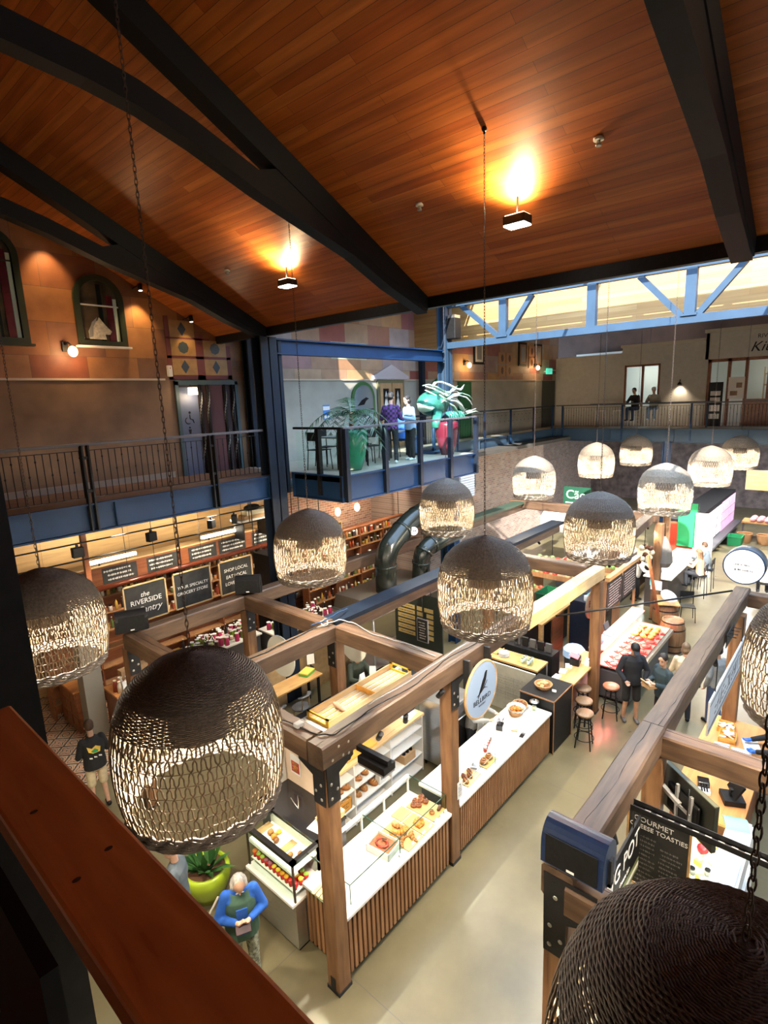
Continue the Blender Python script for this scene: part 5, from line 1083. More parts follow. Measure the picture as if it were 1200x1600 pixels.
hd = thing('extraction_hood', 'boxy extraction hood that the two black ducts rise from', 'hood', (8.4, 7.9, 2.25)); ob('canopy', MB().prism([(0, 0), (2.6, 0), (2.5, .32), (.1, .32)], 'y', 0, 1.25), mat('stainless canopy', (.28, .24, .18), .35, metal=.7), hd); ob('rim', MB().box(-.01, 2.61, -.01, 1.26, -.02, .03), M['steel'], hd)
[ob('support_leg', MB().cyl((x, y, -2.25), (x, y, .02), .025, n=8), M['steel'], hd) for x in (.06, 2.54) for y in (.04, 1.21)]
ductm = mat('black duct', (.012, .016, .014), .22, bump=.12, bscale=6)
def duct(label, pts, r, endcap=False):
    P = []; pts = [Vector(p) for p in pts]
    for i, p in enumerate(pts):
        if 0 < i < len(pts)-1:
            a = p+(pts[i-1]-p).normalized()*.34; b = p+(pts[i+1]-p).normalized()*.34
            for k in range(7): f = k/6; P.append(a*(1-f)**2+p*2*f*(1-f)+b*f*f)
        else: P.append(p)
    t = thing('exhaust_duct', label, 'duct', (0, 0, 0)); ob('pipe', MB().tube(P, r, 24), ductm, t)
    for q in (1, len(P)//2, len(P)-2):
        d = (P[q+1]-P[q-1]).normalized(); ob('clamp_ring', MB().tube([P[q]-d*.03, P[q]+d*.03], r*1.06, 24), ductm, t)
    
    if endcap: d = (P[-1]-P[-2]).normalized(); ob('end_collar', MB().tube([P[-1]-d*.05, P[-1]+d*.02], r*1.05, 24), M['paper'], t)
    return t
duct('tall black exhaust duct bending over toward the brick wall, with a round white sticker', [(9.35, 8.3, 2.57), (9.3, 8.25, 3.55), (10.3, 8.35, 4.05), (11.6, 8.35, 4.35)], .25)
one('sticker', MB().disc((0, 0, 0), .10, (-.75, -.62, .25), 20).disc((-.012, -.01, .004), .018, (-.75, -.62, .25), 8, 1).disc((.020, -.037, .004), .018, (-.75, -.62, .25), 8, 1), [M['paper'], M['black']], 'round white sticker on the side of the tall duct', 'sticker', loc=(10.12, 8.04, 3.90))
duct('shorter black exhaust duct with a pale end collar', [(10.55, 8.2, 2.57), (10.5, 8.1, 3.35), (11.9, 7.95, 3.55)], .22, True)
kb = thing('kitchen_bench', 'stainless cooking bench below the hood', 'bench', (8.6, 8.0, 0)); ob('top', MB().box(0, 2.4, 0, .9, .88, .92), M['steel'], kb); ob('body', MB().box(.03, 2.37, .03, .87, 0, .88), M['dgrey'], kb)
# coffee bar, concrete panel, tills
cp = thing('drawn_panel', 'pale panel with faint line drawings between the bakery and the coffee bar', 'panel', (10.28, 4.95, 0)); ob('panel', MB().box(0, .04, 0, 1.35, 0, 1.08), mat('pale panel', (.46, .45, .38), .6, var=.08), cp); mb = MB()
for i in range(5): mb.box(-.003, 0, .1+i*.2, .105+i*.2, .25, .85); mb.box(-.003, 0, .1, 1.0, .3+i*.12, .304+i*.12)
scribble(mb, (-.002, .65, .6), (0, -1, 0), (0, 0, 1), 1.0, .5, 8, .004, 5); ob('line_drawing', mb, M['grey'], cp)
cbar = thing('coffee_bar', 'narrow wood-topped counter stacked with plates beyond the drawn panel', 'counter', (10.6, 5.05, 0)); ob('top', MB().box(0, .55, 0, 1.7, .96, 1.0), M['oaky'], cbar); ob('body', MB().box(.03, .52, .03, 1.67, 0, .96), M['black'], cbar)
for i in range(7): one('plate', MB().lathe([(0, .004), (.07, .004), (.12, .014), (.122, .018), (.07, .01), (0, .01)], n=20), M['paper'], 'white plate in the stack on the coffee bar', 'plate', 'stacked plates on the coffee bar', loc=(10.82, 6.0, 1.001+i*.014))
one('wooden_tray', MB().box(-.16, .16, -.24, .24, 0, .02).box(-.16, .16, -.24, -.22, 0, .05).box(-.16, .16, .22, .24, 0, .05), M['oaky'], 'slatted wooden tray at the far end of the coffee bar', 'tray', loc=(10.95, 6.38, 1.001))
cl_ = thing('clear_bin', 'clear plastic bin of cups on the coffee bar', 'bin', (10.84, 5.42, 1.001)); ob('bin', MB().box(-.16, .16, -.18, .18, 0, .01).box(-.16, -.15, -.18, .18, 0, .22).box(.15, .16, -.18, .18, 0, .22).box(-.16, .16, -.18, -.17, 0, .22).box(-.16, .16, .17, .18, 0, .22), M['glass'], cl_)
for i in range(6): ob('cup', MB().lathe([(.03, .01), (.042, .10), (.038, .10)], c=(-.09+(i % 3)*.09, -.08+(i//3)*.15, .01), n=10), M['paper'], cl_)
for i in range(5): one('black_bag', MB().obox((0, 0, .11), (.06, .16, .22), (0, 0, 0)), M['black' if i % 2 else 'dgrey'], 'dark coffee bag with a pale label lined up behind the coffee bar', 'bag', 'coffee bags', loc=(11.5, 5.2+i*.2, 1.06), bevel=.012)
cab = thing('dark_cabinet', 'dark cabinet behind the coffee bar carrying a row of coffee bags', 'cabinet', (11.35, 5.05, 0)); ob('carcass', MB().box(0, .42, 0, 1.2, 0, 1.05), M['black'], cab, bevel=.005); ob('door_strip', MB().box(-.004, 0, .1, .3, .2, .9).box(-.004, 0, .5, .7, .2, .9), M['grey'], cab)
wb = thing('charcoal_counter', 'long charcoal worktop leading back to the produce racks', 'counter', (11.9, 6.15, 0)); ob('top', MB().box(0, 3.2, 0, .75, 1.08, 1.12), mat('charcoal top', (.13, .12, .11), .4), wb); ob('body', MB().box(.04, 3.16, .03, .70, 0, 1.08), M['black'], wb)
hg = thing('half_partition', 'oak-capped half partition with a red-brown panel behind the coffee bar', 'partition', (12.6, 5.9, 0)); ob('cap', MB().box(0, 2.0, 0, .10, 1.14, 1.19), M['oak'], hg); ob('post', MB().box(.02, .12, .0, .10, 0, 1.14), M['oak'], hg); ob('post', MB().box(1.85, 1.95, 0, .10, 0, 1.14), M['oak'], hg); ob('panel', MB().box(.7, 1.4, .02, .06, .05, 1.14), M['redwood'], hg)
for i, (x, l) in enumerate(((14.1, 'navy upright oven with a long handle, left one of the pair'), (14.78, 'navy upright oven with a long handle, right one of the pair'))):
    t = thing('upright_oven', l, 'oven', (x, 5.1, 0)); ob('body', MB().box(0, .62, 0, .7, 0, 1.45), M['darknavy'], t, bevel=.015); ob('door', MB().box(.05, .57, -.015, 0, .3, 1.1), M['blackgloss'], t); ob('handle', MB().cyl((.06, -.05, 1.15), (.56, -.05, 1.15), .014, n=8), M['chrome'], t)
for i, (x, m, l) in enumerate(((14.25, 'paper', 'white paper roll'), (14.55, 'tealb', 'turquoise box'), (14.95, 'crate', 'orange box'))):
    if 'tealb' not in M: M['tealb'] = mat('turquoise', (.08, .55, .62), .4)
    one('counter_box' if i else 'paper_roll', (MB().lathe([(.03, 0), (.07, 0), (.07, .14), (.03, .14)], n=16) if i == 0 else MB().box(-.11, .11, -.08, .08, 0, .10)), M[m], l+' on top of the navy ovens', 'box' if i else 'roll', loc=(x, 5.4, 1.452), bevel=.004)
rsn = thing('shield_sign', 'rounded brown wooden sign with dark lettering beside the tall bar post', 'sign', (13.6, 5.02, 1.62)); ob('board', MB().tube([(0, 0, 0), (0, .03, 0)], .36, 28), M['seatwood'], rsn); text('lettering', 'Bak', .26, M['black'], rsn, (.0, -.003, .05), (1, 0, 0), (0, 0, 1)); ob('underline', MB().box(-.2, .2, -.004, 0, -.14, -.10), M['black'], rsn); ob('stand', MB().cyl((0, .03, -.3), (0, .03, -1.62), .02, n=8), M['black'], rsn)
bn = thing('waste_bin', 'black bin with a pale blue cloth over its lid behind the wooden bar', 'bin', (12.5, 5.0, 0)); ob('bin', MB().lathe([(.0, 0), (.2, 0), (.24, .8), (.2, .86), (0, .86)], n=18), M['blackrub'], bn); ob('cloth', MB().lathe([(.0, .90), (.2, .885), (.26, .82), (.27, .66)], n=11, smooth=False), mat('pale blue cloth', (.36, .55, .85), .8), bn)
tl = thing('till_box', 'black till with a pink sheet on it at the end of the wooden bar', 'till', (11.80, 4.42, 1.102) if 0 else (11.25, 4.46, 1.102), .2); ob('body', MB().box(-.14, .14, -.1, .1, 0, .16), M['black'], tl, bevel=.008); ob('pink_sheet', MB().obox((-.02, .02, .19), (.26, .2, .012), (.25, .1, 0)), mat('pink sheet', (.72, .16, .20), .6), tl); ob('slip', MB().box(.0, .06, -.102, -.1, .08, .12), M['paper'], tl)
one('napkin_holder', MB().box(-.03, .03, -.05, .05, 0, .12).obox((0, 0, .15), (.05, .08, .08), (.2, 0, .3)), M['paper'], 'white napkin holder at the bar end by the tall post', 'napkins', loc=(11.30, 4.22, 1.102))
for i in range(3): one('leaflet', MB().box(-.1, .1, -.07, .07, 0, .012), M['paper'], 'white leaflet pile along the back edge of the wooden bar', 'leaflet', 'leaflets behind the bar', loc=(10.45+i*.3, 4.53, 1.102), rot=(0, 0, .2*i))
# produce racks
rk = thing('produce_rack', 'stepped wooden produce rack of green vegetables under the cross beam', 'rack', (15.6, 5.4, 0)); 
for i, (x, z) in enumerate(((0, .9), (.45, 1.28), (.9, 1.66))): ob('tier', MB().box(x, x+.5, 0, 2.6, z-.05, z), M['oaky'], rk); ob('lip', MB().box(x-.02, x, 0, 2.6, z-.06, z+.09), M['slat'], rk)
ob('frame', MB().box(.1, 1.4, 0, .06, 0, 1.6).box(.1, 1.4, 2.54, 2.6, 0, 1.6), M['slat'], rk)
pv = [mat('lettuce', (.13, .30, .05), .6, var=.4, vscale=30), mat('lemon', (.62, .48, .08), .5), mat('potato', (.50, .36, .18), .7), mat('capsicum', (.48, .05, .03), .35), mat('cabbage', (.30, .42, .16), .5, var=.3)]
rn = random.Random(9)
for k in range(5):
    pl = [(15.75+.45*(j % 3)+rn.uniform(-.05, .15), 5.5+(k+rn.random())*.5, (.9, 1.28, 1.66)[j % 3]+.002) for j in range(9)]
    product('vegetable', ('leafy lettuce', 'yellow lemon', 'pale potato', 'red capsicum', 'green cabbage')[k]+' on the stepped produce rack', 'vegetable', ('lettuces', 'lemons', 'potatoes', 'capsicums', 'cabbages')[k]+' on the rack', (MB().ell((0, 0, .07), (.085, .085, .07), 9, 6), pv[k]), pl)
one('price_flag', MB().box(0, .01, -.16, .16, 0, .22), M['tealb'], 'turquoise price sign stuck in the produce rack', 'sign', loc=(15.57, 6.55, .99))
def tub(nm, label, loc, w, d, h, m, rz=0, cat='crate'):
    t = thing(nm, label, cat, loc, rz); ob('shell', MB().box(-w/2, w/2, -d/2, d/2, 0, .02).prism([(-w/2, 0), (-w/2-.03, h), (-w/2-.01, h), (-w/2+.02, 0)], 'y', -d/2, d/2).prism([(w/2, 0), (w/2+.03, h), (w/2+.01, h), (w/2-.02, 0)], 'y', -d/2, d/2).prism([(-d/2, 0), (-d/2-.03, h), (-d/2-.01, h), (-d/2+.02, 0)], 'x', -w/2, w/2).prism([(d/2, 0), (d/2+.03, h), (d/2+.01, h), (d/2-.02, 0)], 'x', -w/2, w/2), m, t); ob('rim', MB().box(-w/2-.05, w/2+.05, -d/2-.05, -d/2-.02, h-.03, h).box(-w/2-.05, w/2+.05, d/2+.02, d/2+.05, h-.03, h).box(-w/2-.05, -w/2-.02, -d/2, d/2, h-.03, h).box(w/2+.02, w/2+.05, -d/2, d/2, h-.03, h), m, t); return t
M['crateg'] = mat('green plastic', (.02, .30, .11), .4)
tub('plastic_crate', 'dark green plastic crate on the charcoal counter below the produce', (14.5, 6.55, 1.122), .7, .5, .3, mat('dark green plastic', (.012, .12, .05), .4))
tub('plastic_crate', 'bright green plastic crate on the floor by the far fridge cabinet', (28.6, 4.2, 0), .62, .5, .42, M['crateg']); 
# butcher
bu = thing('butcher_case', 'long butcher display case glowing pinkish red', 'display case', (12.05, 3.42, 0)); L = 3.1
ob('base', MB().box(0, L, .10, 1.0, .08, .72), M['dgrey'], bu); ob('plinth', MB().box(.05, L-.05, .16, .96, 0, .08), M['black'], bu); ob('front_trim', MB().box(-.02, L+.02, .0, .12, .70, .80), M['steel'], bu); ob('deck', MB().box(.02, L-.02, .08, .96, .80, .83), mat('red-lit tray deck', (.62, .20, .18), .4), bu)  # deck colour carries the red glow of the case light
ob('back_counter', MB().box(0, L, .78, 1.06, 1.16, 1.20), M['white'], bu); ob('front_glass', MB().prism([(.03, .80), (.036, .80), (.40, 1.20), (.394, 1.20)], 'x', 0, L), M['glass'], bu); ob('end_glass', MB().prism([(.03, .80), (.95, .80), (.78, 1.18), (.40, 1.2)], 'x', L-.008, L), M['glass'], bu); ob('lamp_strip', MB().box(.05, L-.05, .72, .78, 1.17, 1.19), glow('pink tube', (1, .25, .2), 3), bu)
al = bpy.data.lights.new('meat_light', 'AREA'); al.shape = 'RECTANGLE'; al.size = L-.1; al.size_y = .08; al.energy = 170; al.color = (1, .22, .17); ao = bpy.data.objects.new('meat_light', al); COL.objects.link(ao); ao.parent = bu; ao.location = (L/2, .70, 1.15); ao.rotation_euler = (-.35, 0, 0)
meat = mat('red meat', (.55, .045, .04), .35, var=.4, vscale=20); chick = mat('orange chicken', (.78, .27, .05), .4, var=.2, vscale=20)
product('meat_tray', 'flat tray of red meat in the butcher case', 'meat', 'trays of meat', (MB().box(-.15, .15, -.13, .13, 0, .02).ell((-.05, 0, .03), (.09, .11, .03)).ell((.07, .02, .03), (.06, .1, .035)), meat), [(12.25+.34*(i % 8), 3.66+.32*(i//8), .832, .1*i) for i in range(16)])
product('marinated_chicken', 'orange marinated chicken piece in the butcher case', 'chicken', 'marinated chicken', (MB().ell((0, 0, .05), (.09, .07, .05)).ell((.08, .03, .04), (.04, .03, .03)), chick), [(14.05+.2*(i % 4), 3.68+.18*(i//4), .87, i) for i in range(12)])
product('meat_label', 'small white price ticket in the butcher case', 'ticket', 'price tickets in the butcher case', (MB().box(-.035, .035, 0, .004, 0, .05), M['paper']), [(12.4+.4*i, 3.56, .87) for i in range(7)])
bb = thing('menu_board', 'pair of wide chalkboard panels on a timber rail over the butcher case', 'menu board', (13.3, 4.55, 0)); 
for i in range(2): ob('slate', MB().box(.05+i*1.15, 1.1+i*1.15, -.01, .01, 1.62, 2.36), M['board'], bb); mb = MB(); scribble(mb, (.575+i*1.15, -.012, 1.99), (1, 0, 0), (0, 0, 1), .95, .64, 9, .008, 20+i); ob('lettering', mb, M['chalk'], bb)
ob('timber_rail', MB().box(0, 2.4, -.06, .06, 2.42, 2.52), M['oak'], bb); [ob('post', MB().box(x, x+.05, .02, .08, 0, 2.42), M['slat'], bb) for x in (0, 2.3)]
bs = thing('scale', 'white weighing scale and dark till on the butcher back counter', 'scale', (13.0, 4.34, 1.205)); ob('body', MB().box(-.16, .16, -.1, .1, 0, .08), M['whitepaint'], bs, bevel=.01); ob('display', MB().obox((0, .08, .2), (.28, .03, .16), (-.3, 0, 0)), M['dgrey'], bs)
one('plastic_wrap', MB().ell((0, 0, .10), (.17, .13, .10), 9, 5).ell((.1, .05, .17), (.09, .1, .07), 7, 4), mat('milky wrap', (.45, .52, .58), .3), 'bundle of bluish plastic wrap at the near end of the butcher counter', 'wrap', loc=(12.3, 4.35, 1.202))
def barrel(label, loc, r=.33, h=.92, lie=False):
    t = thing('wooden_barrel', label, 'barrel', loc); prof = [(0, 0), (r*.80, 0)]+[(r*(.80+.20*math.sin(PI*i/10)), h*i/10) for i in range(11)]+[(r*.74, h), (r*.74, h-.03), (0, h-.03)]
    ob('staves', MB().lathe(prof, n=26), M['beamz'], t)
    for f in (.06, .26, .74, .94): q = r*(.80+.20*math.sin(PI*f))+.004; ob('hoop', MB().lathe([(q, h*f-.02), (q+.002, h*f+.02)], n=26), M['iron'], t)
    return t
barrel('upright oak barrel at the far end of the butcher case', (15.6, 3.55, 0)); barrel('oak barrel with a wooden board and a pillow on it, beyond the butcher case', (17.05, 4.1, 0), .36, .86)
one('barrel_board', MB().box(-.42, .42, -.3, .3, 0, .03), M['oak'], 'square wooden board lying on the farther barrel', 'board', loc=(17.08, 4.1, .862), rot=(0, 0, .4)); pw = MB().ell((0, 0, .09), (.30, .24, .09), 16, 8); one('pillow', pw, mat('white cushion', (.70, .70, .74), .8, bump=.3, bscale=8), 'white cushion resting on the farther barrel', 'cushion', loc=(17.2, 4.1, .893), rot=(.3, -.3, .4))
one('timber_prop', MB().bar((16.32, 3.98, .0), (15.9, 4.35, 2.5), .09, .05), M['redwood'], 'leaning red-brown timber prop between the two barrels', 'timber'); 
one('garden_trolley', MB().tube([(-.3, 0, .14), (.3, 0, .14)], .13, 14).box(-.35, .35, -.05, .25, .10, .16), M['black'], 'black wheeled base beside the upright barrel', 'trolley', loc=(16.4, 3.72, 0))
# bunches hanging on the far post
gp = thing('garlic_bunch', 'cream bunch of dried garlic and purple leaves hanging near the far post', 'bunch', (17.0, 4.77, 2.2)); rn = random.Random(4)
for i in range(16): ob('bulb', MB().ell((rn.uniform(-.2, .2), rn.uniform(-.2, .2), rn.uniform(-.25, .25)), (.09, .09, .08), 8, 5), M['cream'] if i < 9 else mat('purple leaf', (.09, .02, .035), .6) if i == 9 else M['choc'], gp)
ob('string', MB().cyl((0, 0, .2), (0, 0, .86), .01, n=5), M['iron'], gp)
hb = thing('hanging_hood', 'dark draped canvas bag hanging on the post by the garlic', 'bag', (17.75, 4.42, 2.1)); ob('bag', MB().lathe([(.02, .55), (.12, .4), (.22, .1), (.26, -.25), (.18, -.4), (0, -.42)], n=10, smooth=False), mat('grey canvas', (.13, .12, .11), .8), hb); ob('strap', MB().cyl((0, 0, .5), (0, 0, .95), .015, n=6), M['black'], hb)
# far bar, fridge, grocer
fb = thing('dark_bar', 'dark bar counter with a white top where two people sit', 'bar', (18.6, 4.35, 0)); ob('body', MB().box(0, 4.0, .12, .8, 0, 1.02), mat('dark bar front', (.05, .042, .04), .5), fb); ob('top', MB().box(-.05, 4.05, 0, .85, 1.02, 1.06), M['white'], fb); ob('blue_notice', MB().box(-.005, 0, .4, .65, .75, 1.0), M['tealb'], fb)
cupm = mat('blue and white china', (.62, .66, .75), .25)
product('cup', 'blue and white cup on the dark bar', 'cup', 'cups on the dark bar', (MB().lathe([(.02, 0), (.045, .09), (.04, .09), (.02, .01)], n=10), cupm), [(18.8+.17*(i % 12), 4.6+.2*(i//12), 1.062) for i in range(36)])
nb = thing('notice', 'white notice on the post in front of the dark bar', 'notice', (17.48, 4.55, 1.15)); ob('sheet', MB().box(-.004, 0, -.2, .12, -.15, .15), M['paper'], nb)
def metal_chair(label, loc, rz, h=.46, m=None):
    t = thing('metal_chair', label, 'chair', loc, rz); m = m or M['black']; ob('seat', MB().box(-.2, .2, -.2, .2, h, h+.02), m, t)
    for x in (-.18, .18):
        for y in (-.18, .18): ob('leg', MB().tube([(x, y, h), (x*1.15, y*1.15, 0)], .012, 6), m, t)
    ob('backrest', MB().box(-.19, .19, .17, .19, h+.22, h+.42), m, t); [ob('back_post', MB().tube([(x, .18, h), (x, .2, h+.42)], .012, 6), m, t) for x in (-.18, .18)]; return t
metal_chair('slim black metal chair standing alone beyond the barrels', (18.1, 3.75, 0), -1.2); metal_chair('tall black stool chair under the long-haired customer', (20.55, 3.95, 0), PI, .72); metal_chair('tall black stool chair under the customer in the grey jacket', (21.45, 3.92, 0), PI, .72); metal_chair('black chair under the customer at the right edge of the far aisle', (21.6, 2.2, 0), -1.3, .5)
ff = thing('fridge_cabinet', 'long far fridge cabinet with a black top and glowing pink-white front', 'fridge', (23.4, 4.75, 0)); ob('body', MB().box(0, 8.5, .1, 1.1, 0, 2.0), M['black'], ff); ob('lit_front', MB().box(.1, 5.2, .08, .1, .55, 1.8), mat('lit shelves', (.8, .75, .8), .4, emit=(1, .88, .92), estr=.8), ff); ob('pink_front', MB().box(5.3, 8.4, .08, .1, .5, 1.85), mat('pink lit shelves', (.7, .3, .5), .4, emit=(1, .45, .70), estr=.5, var=.4), ff); ob('lower_shelf', MB().box(0, 8.5, -.25, .1, .38, .48), M['dgrey'], ff); ob('red_end', MB().box(-.02, 0, .1, 1.1, .6, 1.9), mat('red end panel', (.75, .08, .04), .5), ff)
mb = MB()
for i in range(1, 5): mb.box(.1+i*1.03, .13+i*1.03, .06, .08, .55, 1.8)
for z in (.95, 1.36): mb.box(.1, 8.4, .06, .08, z, z+.03)
ob('shelf_edge', mb, M['grey'], ff)
gd = thing('green_banner', 'bright green upright banner beyond the dark bar', 'banner', (23.2, 5.0, 1.0)); ob('cloth', MB().box(0, .03, -.3, .35, 0, 1.7), M['crateg'], gd); ob('pole', MB().cyl((.03, -.33, -1.0), (.03, -.33, 1.75), .02, n=8), M['iron'], gd)
one('white_banner', MB().box(0, .03, -.3, .3, 0, 2.4), M['paper'], 'tall white banner standing beside the green one', 'banner', loc=(23.0, 4.4, 0))
for i, (x, y) in enumerate(((30.2, 2.2), (30.2, 3.6))):
    t = thing('produce_table', ('low market table of pink produce baskets at the right edge', 'low market table of pink produce baskets next to the fridge')[i], 'table', (x, y, 0)); ob('top', MB().box(-.5, .5, -.6, .6, .80, .86), M['oak'], t); ob('leg', MB().box(-.45, -.38, -.55, -.48, 0, .8).box(-.45, -.38, .48, .55, 0, .8), M['dgrey'], t)
    product('produce_pack', 'pink wrapped produce pack on the '+('right edge' if i == 0 else 'fridge side')+' market table', 'produce', 'produce packs '+str('at the edge' if i == 0 else 'by the fridge'), (MB().ell((0, 0, .1), (.17, .14, .10), 8, 5), mat('pink pack', (.72, .38, .42), .5)), [(x-.3+.3*(k % 3), y-.4+.28*(k//3), .862) for k in range(9)])
for i in range(3): basket('pale woven floor basket in front of the market tables, number %s from the fridge' % ('one', 'two', 'three')[i], 29.3, 3.95-i*.75, 0, .3, .42, name='floor_basket', m=M['wicker'])
op = thing('timber_board', 'orange timber panel hanging high at the right edge', 'panel', (28.2, 3.2, 2.6)); ob('panel', MB().box(0, .06, -1.0, .75, 0, .85), M['oaky'], op); ob('hanger', MB().cyl((.03, .6, .85), (.03, .6, 2.33), .01, n=5), M['iron'], op); ob('hanger', MB().cyl((.03, -.8, .85), (.03, -.8, 2.33), .01, n=5), M['iron'], op)
cs2 = thing('stall_sign', 'dark green stall sign with glowing lettering below the far gallery', 'sign', (21.5, 8.75, 2.85)); ob('board', MB().box(0, .05, -.6, .5, -.5, .45), mat('dark green sign', (.01, .06, .035), .4), cs2); text('lettering', 'Cão', .5, mat('lit green letters', (.5, .8, .55), .5, emit=(.55, .9, .62), estr=1.0), cs2, (-.004, -.02, .12), (0, -1, 0), (0, 0, 1)); ob('rule', MB().box(-.006, 0, -.5, .4, -.22, -.18), M['paper'], cs2); ob('pole', MB().cyl((.06, 0, -2.85), (.06, 0, .4), .02, n=6), M['iron'], cs2)
def counter_run(label, x0, x1, y0, y1, m, top):
    t = thing('stall_counter', label, 'counter', (x0, y0, 0)); ob('top', MB().box(0, x1-x0, 0, y1-y0, .96, 1.0), top, t); ob('body', MB().box(.04, x1-x0-.04, .04, y1-y0-.04, 0, .96), m, t); return t
counter_run('white-topped counter of the stall under the green sign', 18.5, 22.5, 7.2, 8.2, M['dgrey'], M['white']); counter_run('long pale counter in front of the sunlit brick wall', 14.7, 17.6, 9.5, 10.2, M['dgrey'], M['steel']); counter_run('dark counter behind the tall brown post', 18.0, 22.0, 5.8, 6.6, M['black'], M['oak'])
for i, (x, y, m, w) in enumerate(((15.0, 9.85, 'paper', .5), (15.9, 9.85, 'grey', .7), (16.9, 9.85, 'steel', .6), (19.2, 7.6, 'paper', .5), (20.4, 7.7, 'whitepaint', .8), (21.6, 7.6, 'grey', .5), (18.7, 6.2, 'redwood', .6), (20.2, 6.2, 'paper', .7))):
    t = thing('counter_appliance', ('white', 'grey', 'steel', 'white', 'cream', 'grey', 'red-brown', 'white')[i]+(' coffee grinder on the pale brick-wall counter', ' espresso machine on the pale brick-wall counter', ' urn at the end of the pale brick-wall counter', ' till on the counter under the green sign', ' glass-fronted warmer under the green sign', ' mixer at the end of the counter under the green sign', ' box on the dark counter behind the post', ' menu case on the dark counter behind the post')[i], 'appliance', (x, y, 1.002)); ob('body', MB().box(-w/2, w/2, -.2, .2, 0, .38), M[m], t, bevel=.02); ob('top_tray', MB().box(-w/2+.04, w/2-.04, -.16, .16, .38, .44), M['chrome'], t); ob('front_panel', MB().box(-w/2+.05, w/2-.05, -.206, -.2, .08, .28), M['dgrey'], t)
for i, (x, y) in enumerate(((14.5, 8.3), (19.8, 8.9), (16.2, 11.2))): t = thing('hanging_banner', ('white stall banner on a pole before the dark green beam', 'white banner on a pole by the green sign', 'white roller blind glowing on the sunlit brick wall')[i], 'banner', (x, y, 2.2)); ob('cloth', MB().box(-.02, .02, -.5, .5, -.4, .5), M['paper'], t); ob('rod', MB().cyl((0, -.55, .5), (0, .55, .5), .02, n=6), M['iron'], t); ob('pole', MB().cyl((0, 0, -2.2 if i < 2 else .5), (0, 0, .5 if i < 2 else 2.75), .015, n=5), M['iron'], t)
for i, (x, y, tg_) in enumerate(((7.2, 8.99, (7.2, 9.4, .7)), (10.6, 6.7, (10.8, 5.6, 1.0)), (13.0, 4.43, (13.4, 3.6, .8)), (14.0, 6.7, (15.8, 6.6, 1.2)), (17.3, 4.81, (20, 4.2, .8)))):
    track_spot('black spotlight '+('over the oak table', 'over the coffee bar', 'over the butcher case', 'pointing at the produce rack', 'pointing at the dark bar')[i], x, y, 3.06, tg_, (110, 160, 80, 260, 300)[i], 'black spotlights in the middle of the market')

# ================================================================== GROCERY SHOP UNDER THE LEFT BALCONY
pb = thing('copper_rail', 'long glossy copper-red rail running above the hanging chalkboards', 'rail', (0, 12.1, 3.27)); ob('rail', MB().cyl((3.2, 0, 0), (10.2, 0, 0), .06, n=16), mat('copper red rail', (.12, .028, .014), .18, metal=.4), pb)
for x in (4.2, 6.3, 8.4, 10.0): ob('hanger', MB().cyl((x, 0, 0), (x, 0, 1.67), .012, n=6), M['iron'], pb)
pb2 = thing('copper_rail', 'short copper-red rail sloping away above the bottle shelves by the brick wall', 'rail', (0, 12.6, 2.9)); ob('rail', MB().cyl((10.9, 0, 0), (15.2, 0, 0), .06, n=14), M['redwood'], pb2); ob('hanger', MB().cyl((11.2, 0, 0), (11.2, 0, 2.04), .012, n=6), M['iron'], pb2); ob('hanger', MB().cyl((15, 0, 0), (15, 0, 2.04), .012, n=6), M['iron'], pb2)
fs = thing('menu_fascia', 'timber fascia with a row of small chalkboards under the plywood wall', 'fascia', (0, 12.9, 0)); ob('timber_strip', MB().box(3.4, 10.6, 0, .05, 3.04, 3.52), M['redwood'], fs); ob('top_ledge', MB().box(3.4, 10.6, -.02, .4, 3.52, 3.55), M['pine'], fs)
for x in (3.6, 10.4): ob('hanger', MB().cyl((x, .02, 3.5), (x, .02, 4.95), .012, n=5), M['iron'], fs)
for i, x in enumerate((4.15, 5.2, 6.25, 7.35, 8.25, 9.3, 10.2)):
    w = .40 if i not in (4,) else .42; ob('slate', MB().box(x-w, x+w, -.012, -.004, 3.10, 3.47), M['board'], fs); mb = MB(); scribble(mb, (x, -.013, 3.285), (1, 0, 0), (0, 0, 1), w*1.8, .31, 3, .013, 30+i, 1); ob('lettering', mb, M['chalk'], fs)
def hang_sign(label, x, z, lines, frame, tilt=0):
    t = thing('shop_chalkboard', label, 'chalkboard', (x, 11.55, z)); w, h = .45, .40
    ob('slate', MB().box(-w, w, -.008, .012, -h, h), M['board'], t); ob('frame', MB().box(-w-.03, -w, -.02, .015, -h-.03, h+.03).box(w, w+.03, -.02, .015, -h-.03, h+.03).box(-w-.03, w+.03, -.02, .015, -h-.03, -h).box(-w-.03, w+.03, -.02, .015, h, h+.03), frame, t)
    ob('hanger', MB().cyl((-.3, 0, h), (-.3, 0, 4.95-z), .006, n=5), M['iron'], t); ob('hanger', MB().cyl((.3, 0, h), (.3, 0, 4.95-z), .006, n=5), M['iron'], t)
    for body, s, dz, dx, sh in lines: text('lettering', body, s, M['chalk'], t, (dx, -.0105, dz), (1, 0, 0), (0, 0, 1), shear=sh)
    return t
hang_sign('hanging chalkboard with the shop name, partly behind a loudspeaker', 5.12, 2.90, [('the', .15, .17, -.02, .3), ('RIVERSIDE', .155, .02, 0, 0), ('Pantry', .20, -.17, .06, .35)], M['pine'])
hang_sign('hanging chalkboard reading your specialty grocery store', 6.24, 2.90, [('YOUR SPECIALTY', .10, .06, 0, .1), ('GROCERY STORE', .10, -.08, -.02, .1)], M['pine'])
hang_sign('hanging chalkboard with three lines about local shopping', 7.42, 2.88, [('SHOP LOCAL', .115, .17, 0, .1), ('EAT LOCAL', .115, 0, 0, .1), ('LOVE LOCAL', .115, -.17, 0, .1)], M['pine'])
